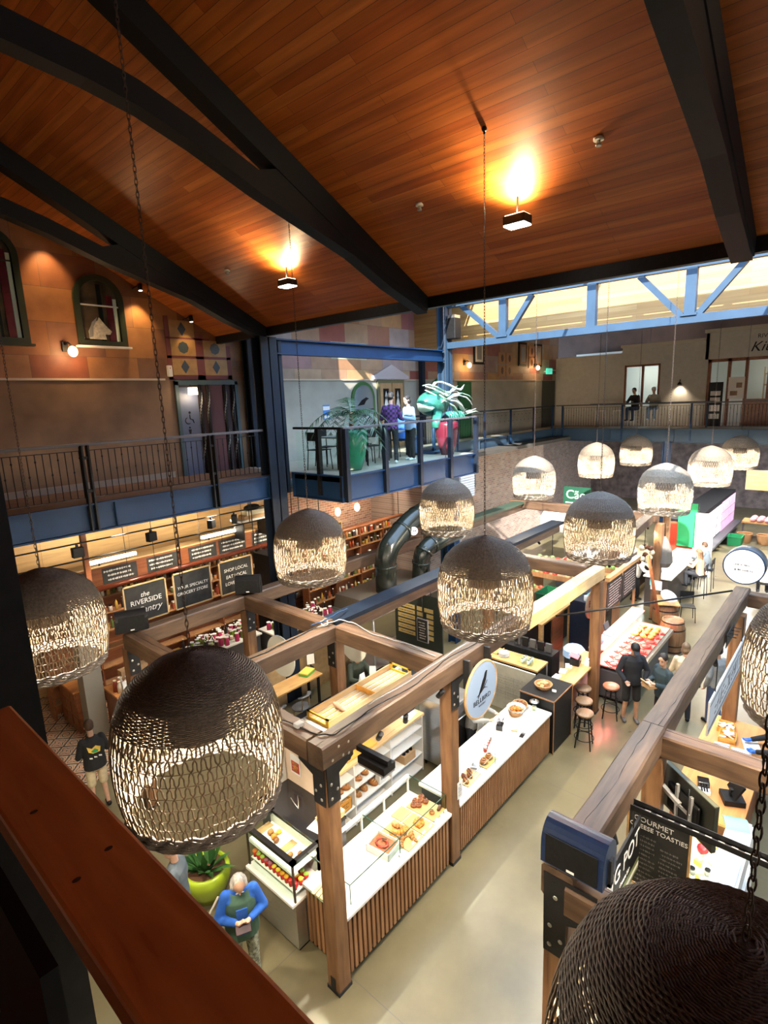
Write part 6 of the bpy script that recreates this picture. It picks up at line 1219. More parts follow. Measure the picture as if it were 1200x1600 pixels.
for i, (y, z) in enumerate(((11.0, 4.58), (11.05, 4.24))):
    t = thing('light_track', ('upper', 'lower')[i]+' thin black track crossing in front of the plywood wall', 'track', (0, y, z)); ob('bar', MB().cyl((-1, 0, 0), (8.4, 0, 0), .016, n=6), M['black'], t); ob('stem', MB().cyl((1.2, 0, 0), (1.2, 0, 4.95-z), .01, n=5), M['black'], t); ob('stem', MB().cyl((7.6, 0, 0), (7.6, 0, 4.95-z), .01, n=5), M['black'], t)
for i, (x, z) in enumerate(((3.72, 4.56), (5.15, 4.56), (6.55, 4.56), (7.15, 4.56))):
    t = thing('track_lamp', 'square black track lamp, '+('the one under the left end of the balcony', 'above the first fluorescent tube', 'above the second fluorescent tube', 'smallest one, seen edge-on')[i], 'lamp', (x, 11.0, z), .3*i); ob('housing', MB().box(-.10, .10, -.06, .06, -.24, -.05), M['black'], t, bevel=.01); ob('yoke', MB().box(-.02, .02, -.02, .02, -.06, 0), M['black'], t)
for i, (x0, x1) in enumerate(((4.55, 5.6), (7.35, 8.4))):
    t = thing('fluorescent_tube', ('lit fluorescent tube at the left of the shop fascia', 'lit fluorescent tube at the right of the shop fascia')[i], 'light', (0, 12.85, 3.66)); ob('tube', MB().cyl((x0, 0, 0), (x1, 0, 0), .035, n=10), M['tubeglow'], t); ob('fitting', MB().box(x0-.03, x1+.03, .03, .08, -.03, .04), M['whitepaint'], t); ob('bracket', MB().box(x0+.2, x0+.24, .05, .06, -.12, 0), M['iron'], t)
    al = bpy.data.lights.new('tube_light', 'AREA'); al.shape = 'RECTANGLE'; al.size = 1.0; al.size_y = .06; al.energy = 45; al.color = (1, .80, .52); ao = bpy.data.objects.new('tube_light', al); COL.objects.link(ao); ao.parent = t; ao.location = ((x0+x1)/2, .0, .06); ao.rotation_euler = (PI-.9, 0, 0)
dk = thing('router_stack', 'stack of flat boxes with a black bag on the high shop shelf', 'boxes', (8.75, 12.6, 3.98)); ob('ledge', MB().box(-.5, .5, -.2, .3, -.05, 0), M['whitepaint'], dk); ob('box', MB().box(-.35, .3, -.15, .15, 0, .10), M['kraft'], dk); ob('box', MB().box(-.25, .35, -.15, .15, .10, .22), M['cream'], dk); ob('bag', MB().ell((.02, 0, .28), (.26, .13, .09), 12, 6), M['black'], dk); ob('bracket', MB().box(-.4, -.37, -.15, .3, -.55, -.05).box(.37, .4, -.15, .3, -.55, -.05), M['iron'], dk)
struct('trim_4', MB().box(4.14, 4.24, 11.95, 12.05, 3.3, 4.95), M['redwood'])
struct('column_8', MB().box(3.82, 4.20, 12.10, 12.45, 0, 3.0), mat('grey column', (.27, .25, .21), .6))
speaker('black loudspeaker on the first post, in front of the shop name board', (3.70, 9.0, 3.40), 1.2, M['black']); speaker('black loudspeaker on the second post, right of the local shopping board', (6.0, 8.95, 3.40), .8, M['black'])
# shelving with bottles and jars
def shelving(label, x0, x1, y, zs, d=.34, m=None):
    t = thing('shop_shelving', label, 'shelf', (x0, y, 0)); L = x1-x0; ob('back', MB().box(0, L, d-.02, d, 0, zs[-1]+.3), M['redwood'], t)
    for z in zs: ob('shelf', MB().box(0, L, 0, d-.02, z-.03, z), m or M['slat'], t)
    k = int(L/1.1)
    for i in range(k+1): ob('upright', MB().box(i*L/k-.02, i*L/k+.02, 0, d-.02, 0, zs[-1]+.3), M['redwood'], t)
    return t
gm = [mat('stock '+str(i), c, .35) for i, c in enumerate(((.55, .10, .03), (.62, .40, .08), (.03, .02, .02), (.30, .05, .03), (.70, .62, .48), (.10, .16, .05), (.45, .22, .08), (.60, .55, .50)))]
def stock(x0, x1, y, z, n, seed, where):
    rn = random.Random(seed)
    kinds = {}
    for i in range(n):
        k = rn.choice('bbjjp'); c = rn.randrange(8); kinds.setdefault((k, c), []).append((x0+(x1-x0)*(i+.5)/n, y+rn.uniform(-.03, .03), z+.001))
    for (k, c), pl in kinds.items():
        nm, cat, mb = {'b': ('bottle', 'bottle', bottle_mb()), 'j': ('jar', 'jar', jar_mb(.15, .045)), 'p': ('packet', 'packet', MB().box(-.05, .05, -.035, .035, 0, .2).box(-.05, .05, -.036, .036, .17, .21, 1))}[k]
        product(nm, '%s %s standing on the %s' % (('orange-red', 'amber', 'black', 'dark red', 'cream', 'olive green', 'tan', 'pale grey')[c], nm, where), cat, '%ss on the %s' % (nm, where), (mb, [gm[c], M['paper' if c in (2, 3, 5) else 'black']]), pl)
shelving('tall grocery shelving behind the three hanging chalkboards', 3.6, 10.4, 13.5, (.4, .85, 1.3, 1.75, 2.2, 2.62))
for i, z in enumerate((1.75, 2.2, 2.62)): stock(3.75, 10.2, 13.62, z, 44, 40+i, ('lower', 'middle', 'upper')[i]+' grocery shelf behind the chalkboards')
shelving('lit bottle shelving in front of the brick wall, behind the ducts', 11.2, 16.2, 13.3, (.45, .95, 1.45, 1.95, 2.35))
for i, z in enumerate((.45, .95, 1.45, 1.95, 2.35)): stock(11.3, 16.1, 13.42, z, 30, 60+i, ('lowest', 'second', 'third', 'fourth', 'top')[i]+' bottle shelf before the brick wall')
for i, (x, l) in enumerate(((11.9, 'small black framed picture board by the brick wall'), (12.75, 'small orange-framed chalkboard easel on the top bottle shelf'))):
    t = thing('small_board', l, 'board', (x, 13.42, 2.66)); ob('slate', MB().box(-.15, .15, -.01, .01, -.26, .30), M['board'], t); ob('frame', MB().box(-.18, -.15, -.015, .012, -.3, .33).box(.15, .18, -.015, .012, -.3, .33).box(-.18, .18, -.015, .012, .3, .33).box(-.18, .18, -.015, .012, -.3, -.26), M['black'] if i == 0 else M['crate'], t); mb = MB(); scribble(mb, (0, -.012, .02), (1, 0, 0), (0, 0, 1), .24, .45, 4, .01, 70+i); ob('lettering', mb, M['chalk'], t)
for i, x in enumerate((13.6, 14.6)): t = thing('wall_sconce', ('left', 'right')[i]+' round lit sconce on the warm brick wall', 'lamp', (x, 14.38, 3.1)); ob('globe', MB().ell((0, -.1, 0), (.12, .1, .16), 12, 8), glow('warm globe', (1, .70, .42), 4), t); ob('back_plate', MB().box(-.06, .06, -.02, .0, -.06, .06), M['iron'], t)
# counters with goods
for i, (l, x0, x1, y0, y1) in enumerate((('long white-topped goods table under the chalkboards', 6.25, 8.2, 11.8, 12.7), ('white-topped goods table right of the loudspeaker post', 8.3, 10.4, 11.2, 12.1))):
    counter_run(l, x0, x1, y0, y1, M['dgrey'], M['white']); rn = random.Random(80+i)
    for k in range(5): product(('jar', 'packet', 'bottle', 'tub', 'packet')[k], ('brown jar', 'pink packet', 'dark bottle', 'cream tub', 'lime packet')[k]+(' on the goods table under the chalkboards', ' on the goods table by the loudspeaker post')[i], 'goods', ('goods under the chalkboards', 'goods by the loudspeaker post')[i]+' %d' % k, ((jar_mb(.16, .05), bottle_mb(.22, .06, .05), bottle_mb(), jar_mb(.1, .06), bottle_mb(.2, .05, .05))[k], [(M['choc'], mat('pink stock', (.75, .06, .20), .4), gm[2], M['cream'], mat('lime stock', (.35, .55, .05), .4))[k], M['paper']]), [(rn.uniform(x0+.1, x1-.1), rn.uniform(y0+.1, y1-.1), 1.001) for _ in range(20)])
cc = thing('carved_counter', 'carved red-brown shop counter beside the grey column', 'counter', (3.9, 11.55, 0))
ob('top', MB().box(.32, 2.2, -.05, .65, .98, 1.03).box(-.2, .45, .94, 2.0, .98, 1.03), M['orangewood'], cc, bevel=.008); ob('body', MB().box(.34, 2.15, 0, .6, 0, .98).box(-.15, .4, .96, 1.95, 0, .98), M['redwood'], cc)
mb = MB()
for i in range(3):
    x = .38+i*.59; mb.box(x, x+.5, -.015, 0, .2, .24).box(x, x+.5, -.015, 0, .82, .86).box(x, x+.04, -.015, 0, .2, .86).box(x+.46, x+.5, -.015, 0, .2, .86)
ob('carved_front', mb, M['redwood'], cc, bevel=.005); mb = MB()
for i in range(3):
    for z in (.12, .42, .72): mb.box(-.165, -.15, 1.0+i*.32, 1.26+i*.32, z, z+.24)
ob('carved_side', mb, M['redwood'], cc, bevel=.005)
em = MB().box(1.86, 1.90, -.02, -.016, .35, .75).box(1.86, 2.12, -.02, -.016, .71, .75).box(1.95, 1.98, -.02, -.016, .45, .62); ob('emblem', em, M['cream'], cc)
rn = random.Random(3)
for i in range(7): t = thing('wrapped_bag', 'cellophane bag of sweets heaped on the carved counter', 'bag', (4.75+rn.uniform(-.25, .3), 11.85+rn.uniform(-.12, .15), 1.032), i, 'sweet bags on the carved counter'); ob('bag', MB().ell((0, 0, .07), (.09, .07, .08), 8, 5), gm[(7, 4, 6, 0)[i % 4]], t); ob('tie', MB().lathe([(.015, .13), (.05, .2)], n=7, smooth=False), M['paper'], t)
for i, x in enumerate((4.5, 5.0, 5.45)): one('price_sheet', MB().obox((0, 0, .12), (.2, .01, .26), (-.3, 0, 0)), M['paper'], 'white price sheet leaning on the front of the carved counter, number %s from the column' % ('one', 'two', 'three')[i], 'sheet', loc=(x, 11.56, 1.03))
for i, (x, y) in enumerate(((4.36, 11.65), (4.32, 11.78), (4.46, 11.8))): one('skincare_bottle', bottle_mb(.26, .05, .03), [gm[(4, 3, 7)[i]], M['cream']], ('cream', 'dark red', 'pale grey')[i]+' bottle on the corner of the carved counter', 'bottle', loc=(x, y, 1.032))
bw = thing('display_box', 'open wooden display box behind the sweets on the carved counter', 'box', (4.85, 12.05, 1.032)); ob('box', MB().box(-.3, .3, -.1, .1, 0, .3), M['kraft'], bw)
one('orange_box', MB().box(-.2, .2, -.15, .15, 0, .35), M['crate'], 'orange-brown box at the right end of the carved counter', 'box', loc=(5.75, 11.85, 1.032), bevel=.006)
ic = thing('dark_fridge', 'tall black drinks fridge with a cool glow beside the copper rail', 'fridge', (8.9, 12.2, 0)); ob('body', MB().box(0, .8, 0, .7, 0, 2.9), M['black'], ic); ob('glass_door', MB().box(.06, .74, -.012, 0, .3, 2.75), mat('cool lit shelves', (.2, .25, .35), .3, emit=(.55, .75, 1), estr=.35, var=.6, vscale=9), ic); ob('handle', MB().box(.70, .72, -.04, -.012, 1.2, 1.8), M['chrome'], ic)
for i, (x, y, tg_, p) in enumerate(((4.5, 10.9, (4.8, 11.8, 1.0), 260), (6.6, 10.9, (6.6, 12.6, 1.3), 520), (9.4, 10.9, (9.4, 12.6, 1.3), 420), (12.4, 10.9, (12.6, 13.4, 1.5), 420), (14.6, 12.0, (14.6, 14.0, 2.6), 260))):  # soffit spotlights added to brighten the shop and the brick wall
    track_spot('added soffit spotlight '+('above the carved counter', 'above the goods table', 'above the table by the loudspeaker post', 'aimed at the bottle shelves', 'aimed at the warm brick wall')[i], x, y, 4.95, tg_, p, 'added fill spotlights under the balcony', 90)

# ================================================================== UPPER LEVEL
YF = YW-.002
greenf = mat('dark green frame', (.022, .032, .014), .4)
def arch_pts(w, z0, zs, n=16): return [(-w, z0), (w, z0)]+[(w*math.cos(PI*i/n), zs+w*math.sin(PI*i/n)) for i in range(n+1)]
def arch_window(n, x, w, z0, zs, horse):
    t = thing('window_%d' % n, None, None, (x, YF, 0)); t['kind'] = 'structure'
    o = arch_pts(w, z0, zs); i_ = arch_pts(w-.11, z0+.10, zs); fr = MB()
    k = len(o)
    V = [(p[0], -.07, p[1]) for p in o]+[(p[0], -.07, p[1]) for p in i_]+[(p[0], 0, p[1]) for p in o]+[(p[0], 0, p[1]) for p in i_]
    F = []
    for a in range(k):
        b = (a+1) % k; F += [(a, b, k+b, k+a), (a, 2*k+a, 2*k+b, b), (k+a, k+b, 3*k+b, 3*k+a)]
    fr.add(V, F); ob('window_frame', fr, greenf, t)
    ob('window_sill', MB().box(-w-.05, w+.05, -.12, 0, z0-.04, z0), M['paper'] if horse else greenf, t)
    ob('backing', MB().prism(i_, 'y', -.012, -.004), mat('dim niche', (.10, .05, .03), .7, var=.6, vscale=3), t)
    ob('drape', MB().box(w*.30, w*.56, -.03, -.014, z0+.1, zs+.1).box(-.02, .06, -.03, -.014, z0+.1, zs+.3, 1).box(w*.58, w*.72, -.03, -.014, z0+.1, zs+.05, 2), [M['maroon'], M['black'], M['paper']], t)
    ob('glazing_bar', MB().box(-w+.1, w-.1, -.05, -.04, zs-.10, zs-.075).box(-.012, .012, -.05, -.04, z0+.1, zs+w-.12) if not horse else MB().box(-w+.1, w-.1, -.05, -.04, zs-.12, zs-.09), M['paper'] if horse else greenf, t)
    ob('pane', MB().prism(i_, 'y', -.046, -.042), M['glass'], t); return t
arch_window(2, 5.08, .48, 8.27, 9.15, True); arch_window(3, 3.30, .46, 8.25, 9.75, False)
hs = thing('horse_head', 'pale carved horse head ornament inside the arched window', 'ornament', (5.02, YF-.038, 8.40)); ob('head', MB().prism([(-.20, 0), (.12, 0), (.10, .10), (.20, .10), (.24, .16), (.14, .26), (.06, .36), (.02, .42), (-.01, .36), (-.12, .30), (-.20, .15)], 'y', -.02, .02), mat('pale stone', (.62, .58, .48), .6, var=.3, vscale=20), hs, bevel=.008); ob('mane', MB().prism([(-.22, .02), (-.20, .16), (-.13, .32), (-.02, .42), (-.05, .34), (-.12, .22), (-.14, .05)], 'y', -.026, -.018), M['grey'], hs)
def sconce(label, x, z, glob=True):
    t = thing('wall_sconce', label, 'lamp', (x, YF, z)); ob('bracket', MB().box(-.05, .05, -.04, 0, -.08, .10).tube([(0, -.04, .05), (.02, -.14, .08), (.06, -.18, .02)], .018, 7), M['iron'], t)
    ob('globe', MB().ell((.07, -.19, -.09), (.085, .085, .10), 14, 10), glow('amber globe', (1, .62, .28), 9) if 'amber' not in M else M['amber'], t)
    ld = bpy.data.lights.new('globe_light', 'POINT'); ld.energy = 16; ld.color = (1, .62, .30); ld.shadow_soft_size = .09; lo = bpy.data.objects.new('globe_light', ld); COL.objects.link(lo); lo.parent = t; lo.location = (.07, -.33, -.12); return t
M['amber'] = glow('amber globe', (1, .62, .28), 9)
sconce('amber globe wall lamp beside the arched window', 4.34, 8.22); sconce('amber globe wall lamp near the steel column by the pediment doors', 18.3, 8.25); sconce('amber globe wall lamp by the green exit sign', 24.0, 8.25)
def washer(label, x, z, p=60):
    t = thing('wall_spotlight', label, 'spotlight', (x, YF-.0, z)); d = Vector((0, -.15, -1)).normalized()
    ob('arm', MB().tube([(0, 0, .0), (0, -.30, .03)], .012, 6), M['black'], t); c = Vector((0, -.32, -.01)); ob('can', MB().cyl(c-d*.05, c+d*.08, .045, n=12), M['black'], t); ob('lens', MB().disc(c+d*.081, .038, d, 12), M['tubeglow'], t)
    spot_light(t, c+d*.1, (x, YW, z-.9), p, 75, .8, (1, .66, .30)); return t
washer('small spotlight grazing the wall right of the arched window', 5.82, 9.46); washer('small spotlight grazing the wall between the two arched windows', 4.2, 10.24); washer('small spotlight grazing the wall over the tile panels', 6.9, 8.93, 14)
# tile panel
tp = thing('tile_panel', 'panel of square tiles with dark diamonds and circles over the washroom door', 'panel', (6.5, YF, 0)); fm = MB(); tm = MB(); dm = MB()
tilem = mat('ochre tiles', (.42, .24, .09), .5, var=.15)
for i, x in enumerate((.02, .82)):
    for j, z in enumerate((7.72, 8.14, 8.54)):
        if i == 1 and j == 2: continue
        tm.box(x, x+.6, -.02, 0, z, z+.36); cx, cz_ = x+.30, z+.18
        if j == 1: dm.disc((cx, -.0215, cz_), .13, (0, -1, 0), 8)
        else: dm.prism([(cx-.10, cz_), (cx, cz_-.15), (cx+.10, cz_), (cx, cz_+.15)], 'y', -.023, -.0205)
fm.box(-.08, 1.54, -.012, 0, 7.62, 7.72).box(-.08, .02, -.012, 0, 7.62, 8.98).box(.62, .82, -.012, 0, 7.62, 8.62).box(1.42, 1.54, -.012, 0, 7.62, 8.4).box(-.08, 1.54, -.012, 0, 8.08, 8.14).box(-.08, 1.0, -.012, 0, 8.50, 8.54)
ob('frame', fm, mat('plum strip', (.20, .055, .05), .6), tp); ob('tile', tm, tilem, tp); ob('diamond', dm, mat('slate blue inlay', (.05, .07, .09), .5), tp)
al = thing('alarm_box', 'small white alarm box at the end of the wall ledge', 'box', (6.42, YF, 7.80)); ob('box', MB().box(-.05, .05, -.08, 0, -.12, .12), M['whitepaint'], al, bevel=.01); ob('led', MB().box(-.01, .01, -.085, -.08, .05, .07), M['jam'], al)
# washroom door: corridor shade painted as a flat dark sheet
d1 = MB().box(6.50, 6.58, YW-.06, YW, 5.45, 7.58, 0).box(8.06, 8.14, YW-.06, YW, 5.45, 7.58, 0).box(6.50, 8.14, YW-.06, YW, 7.50, 7.60, 0).box(6.58, 8.06, YW-.006, YW-.001, 5.45, 7.50, 1).box(6.58, 7.05, YW-.03, YW-.006, 5.45, 7.45, 2).box(7.35, 7.72, YW-.02, YW-.006, 5.45, 7.5, 3)
struct('door_1', d1, [mat('teal door frame', (.05, .085, .10), .45), mat('painted corridor shade', (.035, .018, .02), .7), mat('slate blue door', (.10, .12, .20), .5), mat('maroon door', (.09, .03, .035), .6)])
for i, x in enumerate((7.10, 7.30, 7.76, 7.98)):
    mb = MB(); mb.cyl((x, YW-.05, 5.45), (x, YW-.05, 7.5), .035, n=8)
    for s in range(26): a = s*.5; mb.tube([(x+.04*math.cos(a+q*.5), YW-.05+.04*math.sin(a+q*.5), 5.5+s*.075+q*.03) for q in range(4)], .010, 4, m=1)
    one('twisted_pole', mb, [M['black'], M['grey']], 'twisted rope-pattern pole in the washroom doorway, number %s from the blue door' % ('one', 'two', 'three', 'four')[i], 'pole')
ds = thing('washroom_sign', 'black pictogram of washroom figures on the slate blue door', 'sign', (6.80, YW-.032, 6.7)); mb = MB(); mb.disc((0, 0, .18), .03, (0, -1, 0), 10).tube([(0, 0, .14), (0, 0, .04), (.07, 0, .02), (.09, 0, -.06)], .012, 5).tube([(-.05+.07*math.cos(a), 0, .0+.07*math.sin(a)) for a in [PI*.6+PI*1.1*i/8 for i in range(9)]], .010, 5).disc((-.03, 0, -.16), .025, (0, -1, 0), 8).prism([(-.07, -.2), (.01, -.2), (-.01, -.3), (-.05, -.3)], 'y', -.002, .002); ob('pictogram', mb, M['black'], ds)
wl = thing('door_lamp', 'small square lit lamp at the top of the washroom doorway', 'lamp', (6.86, YW-.16, 7.36)); ob('shade', MB().prism([(-.10, -.08), (.10, -.08), (.085, .08), (-.085, .08)], 'y', -.05, .05), mat('lit cream shade', (.8, .7, .5), .5, emit=(1, .85, .6), estr=3), wl); ob('stem', MB().cyl((0, 0, .08), (0, .12, .14), .012, n=6), M['iron'], wl)
ld = bpy.data.lights.new('shade_light', 'POINT'); ld.energy = 9; ld.color = (1, .75, .45); ld.shadow_soft_size = .08; lo = bpy.data.objects.new('shade_light', ld); COL.objects.link(lo); lo.parent = wl; lo.location = (0, -.12, -.12)
# the far part of the wall
sw = thing('painted_sign', 'faded greenish painted wall sign above the arched office window', 'sign', (12.15, YF, 8.45)); ob('ground', MB().box(-.75, .75, -.006, 0, -.24, .24), mat('faded green ground', (.42, .42, .30), .7, var=.15), sw); mb = MB(); scribble(mb, (0, -.007, 0), (1, 0, 0), (0, 0, 1), 1.2, .36, 2, .018, 5, 1); ob('lettering', mb, M['grey'], sw)
ow = thing('office_window', 'arched green-framed office window behind the potted palm', 'window', (12.65, YF, 0)); o = arch_pts(.52, 6.05, 7.05); i_ = arch_pts(.42, 6.12, 7.05); ob('frame', MB().prism(o, 'y', -.04, 0), mat('green joinery', (.06, .15, .05), .4), ow); ob('mirror', MB().prism(i_, 'y', -.048, -.042), mat('grey mirror glass', (.45, .50, .52), .08, metal=.6), ow); ob('rail', MB().box(-.42, .42, -.055, -.048, 6.72, 6.75), M['black'], ow); text('lettering', 'OFFICE', .17, M['paper'], ow, (0, -.05, 6.45), (1, 0, 0), (0, 0, 1)); ob('bird_motif', MB().prism([(-.30, 6.85), (-.1, 7.02), (.1, 7.10), (.22, 7.06), (.1, 7.0), (0, 6.88)], 'y', -.053, -.049), M['black'], ow)
db = MB().box(13.30, 14.62, YW-.05, YW, 5.45, 7.62, 0).box(13.40, 13.94, YW-.075, YW-.05, 5.45, 7.52, 1).box(13.98, 14.52, YW-.075, YW-.05, 5.45, 7.52, 1).box(13.53, 13.80, YW-.08, YW-.075, 6.3, 7.35, 2).box(14.11, 14.38, YW-.08, YW-.075, 6.3, 7.35, 2)
for x in (13.66, 14.24): db.prism([(x-.1, 6.8), (x, 6.4), (x+.1, 6.8), (x, 7.2)], 'y', YW-.084, YW-.081, 3).prism([(x-.05, 6.5), (x, 6.35), (x+.05, 6.5), (x, 6.65)], 'y', YW-.084, YW-.081, 3).prism([(x-.05, 7.12), (x, 6.95), (x+.05, 7.12), (x, 7.28)], 'y', YW-.084, YW-.081, 3)
struct('door_2', db, [mat('olive door frame', (.16, .15, .08), .5), wood('timber doors', (.42, .25, .12), (.52, .33, .17), 'z'), M['black'], M['paper']])
struct('trim_5', MB().prism([(13.1, 7.64), (14.82, 7.64), (14.82, 7.74), (13.96, 8.1), (13.1, 7.74)], 'y', YW-.09, YW).prism([(13.4, 7.76), (14.52, 7.76), (13.96, 7.99)], 'y', YW-.095, YW-.09), mat('lilac stone trim', (.50, .44, .46), .6))
bp = thing('blue_poster', 'small blue and white poster on the grey wall left of the palm', 'poster', (11.1, YF, 6.72)); ob('sheet', MB().box(-.13, .13, -.005, 0, -.22, .20), mat('poster blue', (.05, .22, .62), .5), bp); ob('white_band', MB().box(-.13, .13, -.006, -.005, .05, .16).box(-.10, .10, -.006, -.005, -.18, -.10), M['paper'], bp)
ov_ = thing('oval_window', 'green oval leaded window left of the wide steel column', 'window', (16.55, YF, 7.15)); ob('frame', MB().tube([(.36*math.cos(2*PI*i/28), -.03, .46*math.sin(2*PI*i/28)) for i in range(28)], .07, 8, closed=True), M['crateg'], ov_); ob('pane', MB().disc((0, -.02, 0), .34, (0, -1, 0), 28, sy=1.25), M['grey'], ov_); mb = MB()
for i in range(7): mb.tube([(0, -.03, -.05), (.25*math.cos(i*.9), -.03, .3*math.sin(i*.9))], .02, 5)
ob('white_motif', mb, M['paper'], ov_)
struct('door_3', MB().box(17.85, 18.75, YW-.04, YW, 5.45, 7.55, 0).box(17.98, 18.62, YW-.055, YW-.04, 5.5, 7.45, 1), [mat('deep green door', (.015, .09, .03), .4), mat('green door panel', (.02, .14, .05), .4, var=.3, stretch=(8, 1, .2))])
struct('door_4', MB().box(24.9, 26.2, YW-.05, YW, 5.45, 7.6), mat('dark exit door', (.03, .035, .03), .5))
for i, x in enumerate((19.3, 22.9, 24.4)): p = thing('framed_picture', ('black framed picture right of the wide steel column', 'first black framed picture left of the exit sign', 'second black framed picture left of the exit sign')[i], 'picture', (x, YF, 8.72)); ob('frame', MB().box(-.36, .36, -.05, 0, -.50, .50), M['black'], p); ob('mat_board', MB().box(-.27, .27, -.056, -.05, -.41, .41), M['slat'] if i else M['paper'], p); ob('print', MB().box(-.17, .17, -.06, -.056, -.32, .32), M['grey'], p)
for g, (x0, z0, nx, nz, l) in enumerate(((20.85, 7.78, 2, 2, 'four square tiles with dark ovals on the far wall'), (23.5, 8.15, 2, 2, 'dimmer square tiles with dark ovals above the exit sign'))):
    p = thing('oval_tiles', l, 'tiles', (x0, YF, z0)); tm = MB(); dm = MB()
    for a in range(nx):
        for b in range(nz): tm.box(a*.62, a*.62+.57, -.03, 0, b*.5, b*.5+.46); dm.disc((a*.62+.285, -.032, b*.5+.23), .10, (0, -1, 0), 14, sy=1.5)
    ob('tile', tm, mat('tan tile', (.45, .24, .12), .5), p); ob('oval', dm, M['choc'], p)
ex = thing('exit_sign', 'small green lit exit sign near the far dark door', 'sign', (25.1, YW-.25, 8.02)); ob('box', MB().box(-.28, .28, -.03, .03, -.13, .13), mat('lit green', (.02, .35, .22), .4, emit=(.05, .62, .42), estr=.8), ex); text('lettering', 'EXIT', .17, M['paper'], ex, (0, -.033, 0), (1, 0, 0), (0, 0, 1)); ob('bracket', MB().box(-.02, .02, .03, .25, -.02, .02).box(.28, .7, -.01, .01, .03, .07), M['whitepaint'], ex)
ws = thing('wall_speaker', 'black wall loudspeaker mounted beside the top of the wide steel column', 'loudspeaker', (14.32, 9.66, 9.02)); ob('cabinet', MB().box(-.17, .15, -.16, .16, -.33, .26), M['black'], ws, bevel=.02); ob('pale_top', MB().box(-.15, .13, -.14, .14, .26, .34), M['steel'], ws); ob('bracket', MB().box(-.03, .03, .14, .20, -.05, .05), M['iron'], ws)
# kitchen front on the mezzanine
kw = mat('warm grey render', (.52, .50, .455), .6, var=.06)
KX = 26.4
struct('wall_kitchen', MB().box(KX, KX+.2, 8.8, YW, 5.45, 8.65).box(KX, KX+.2, 8.68, 8.8, 5.45, 8.9).box(KX, KX+.2, 7.18, 8.68, 8.10, 8.9).box(KX, KX+.2, 5.5, 7.18, 5.45, 8.9).box(KX, KX+.2, -3, 5.5, 8.12, 9.2).box(KX, KX+.2, 5.38, 5.5, 5.45, 9.2).box(KX, KX+.2, -3, 1.0, 5.45, 8.2), kw)
struct('trim_6', MB().box(KX-.08, KX+.25, 5.5, 8.86, 8.86, 8.98).box(KX-.08, KX+.25, -3, 5.56, 9.16, 9.30), mat('cornice', (.55, .51, .43), .6))
struct('wall_kitchen_inner', MB().box(28.8, 28.9, -3, YW, 5.45, 8.9), mat('bright kitchen wall', (.66, .62, .54), .7))
kf = MB()
for y in (7.18, 7.86, 8.60): kf.box(KX+.02, KX+.1, y, y+.09, 5.45, 8.1, 0)
kf.box(KX+.02, KX+.1, 7.18, 8.68, 8.02, 8.12, 0).box(KX+.055, KX+.06, 7.2, 8.66, 5.45, 8.05, 1)
struct('window_4', kf, [M['redwood'], M['glass']])
kf = MB()
for y in (1.0, 2.1, 3.2, 3.95, 4.55, 5.26): kf.box(KX+.02, KX+.12, y, y+.12, 5.45, 8.12, 0)
kf.box(KX+.02, KX+.12, 1.0, 5.38, 8.0, 8.12, 0).box(KX+.05, KX+.1, 1.0, 3.95, 5.45, 6.5, 0).box(KX+.07, KX+.075, 1.0, 5.3, 6.5, 8.02, 1)
struct('window_5', kf, [M['redwood'], M['glass']])
ks = thing('kitchen_sign', 'dark painted lettering high on the mezzanine front over the timber doors', 'sign', (KX-.004, 3.2, 0)); text('lettering', 'RIVERSIDE', .22, M['black'], ks, (0, .05, 8.88), (0, -1, 0), (0, 0, 1)); text('lettering', 'Kitchen', .52, M['black'], ks, (0, -.05, 8.48), (0, -1, 0), (0, 0, 1), shear=.35)
kl = thing('barn_lamp', 'small black wall lamp lighting the grey mezzanine wall', 'lamp', (KX, 6.36, 7.22)); ob('arm', MB().tube([(0, 0, .12), (-.1, 0, .16), (-.16, 0, .06)], .012, 6), M['black'], kl); ob('shade', MB().lathe([(.02, .06), (.05, .03), (.10, -.06)], c=(-.16, 0, 0), n=14), M['black'], kl); spot_light(kl, (-.16, 0, -.05), (KX, 6.36, 6.0), 45, 110, .9, (1, .8, .55))
kd = thing('menu_easel', 'dark menu easel with white sheets beside the mezzanine doors', 'easel', (26.0, 4.95, 5.45)); ob('frame', MB().box(-.02, .02, -.25, .25, 0, 1.75), M['black'], kd); ob('sheet', MB().box(-.026, -.02, -.18, .18, .3, .5).box(-.026, -.02, -.18, .18, .6, .85).box(-.026, -.02, -.18, .18, .95, 1.15).box(-.026, -.02, -.18, .18, 1.22, 1.4), M['paper'], kd)
kp = thing('window_poster', 'cream poster leaning in the mezzanine window', 'poster', (KX-.01, 4.32, 6.95)); ob('sheet', MB().box(-.006, 0, -.28, .28, -.42, .42), M['paper'], kp); ob('picture', MB().box(-.009, -.006, -.2, .0, 0, .2).box(-.009, -.006, -.05, .2, -.3, -.12), M['seatwood'], kp)
kc = thing('kitchen_shelves', 'shelves of bottles behind the mezzanine glass at the right edge', 'shelf', (27.9, 2.6, 5.45)); ob('board', MB().box(0, .3, -.9, 1.0, 1.55, 1.6).box(0, .3, -.9, 1.0, 2.0, 2.05), M['oak'], kc); ob('side', MB().box(0, .3, -.92, -.9, 0, 2.3).box(0, .3, 1.0, 1.02, 0, 2.3), M['oak'], kc)
product('bottle', 'bottle on the mezzanine kitchen shelves', 'bottle', 'bottles on the kitchen shelves', (bottle_mb(), [gm[1], M['black']]), [(28.05, 1.8+.15*i, 7.051 if i % 2 else 7.501) for i in range(12)])
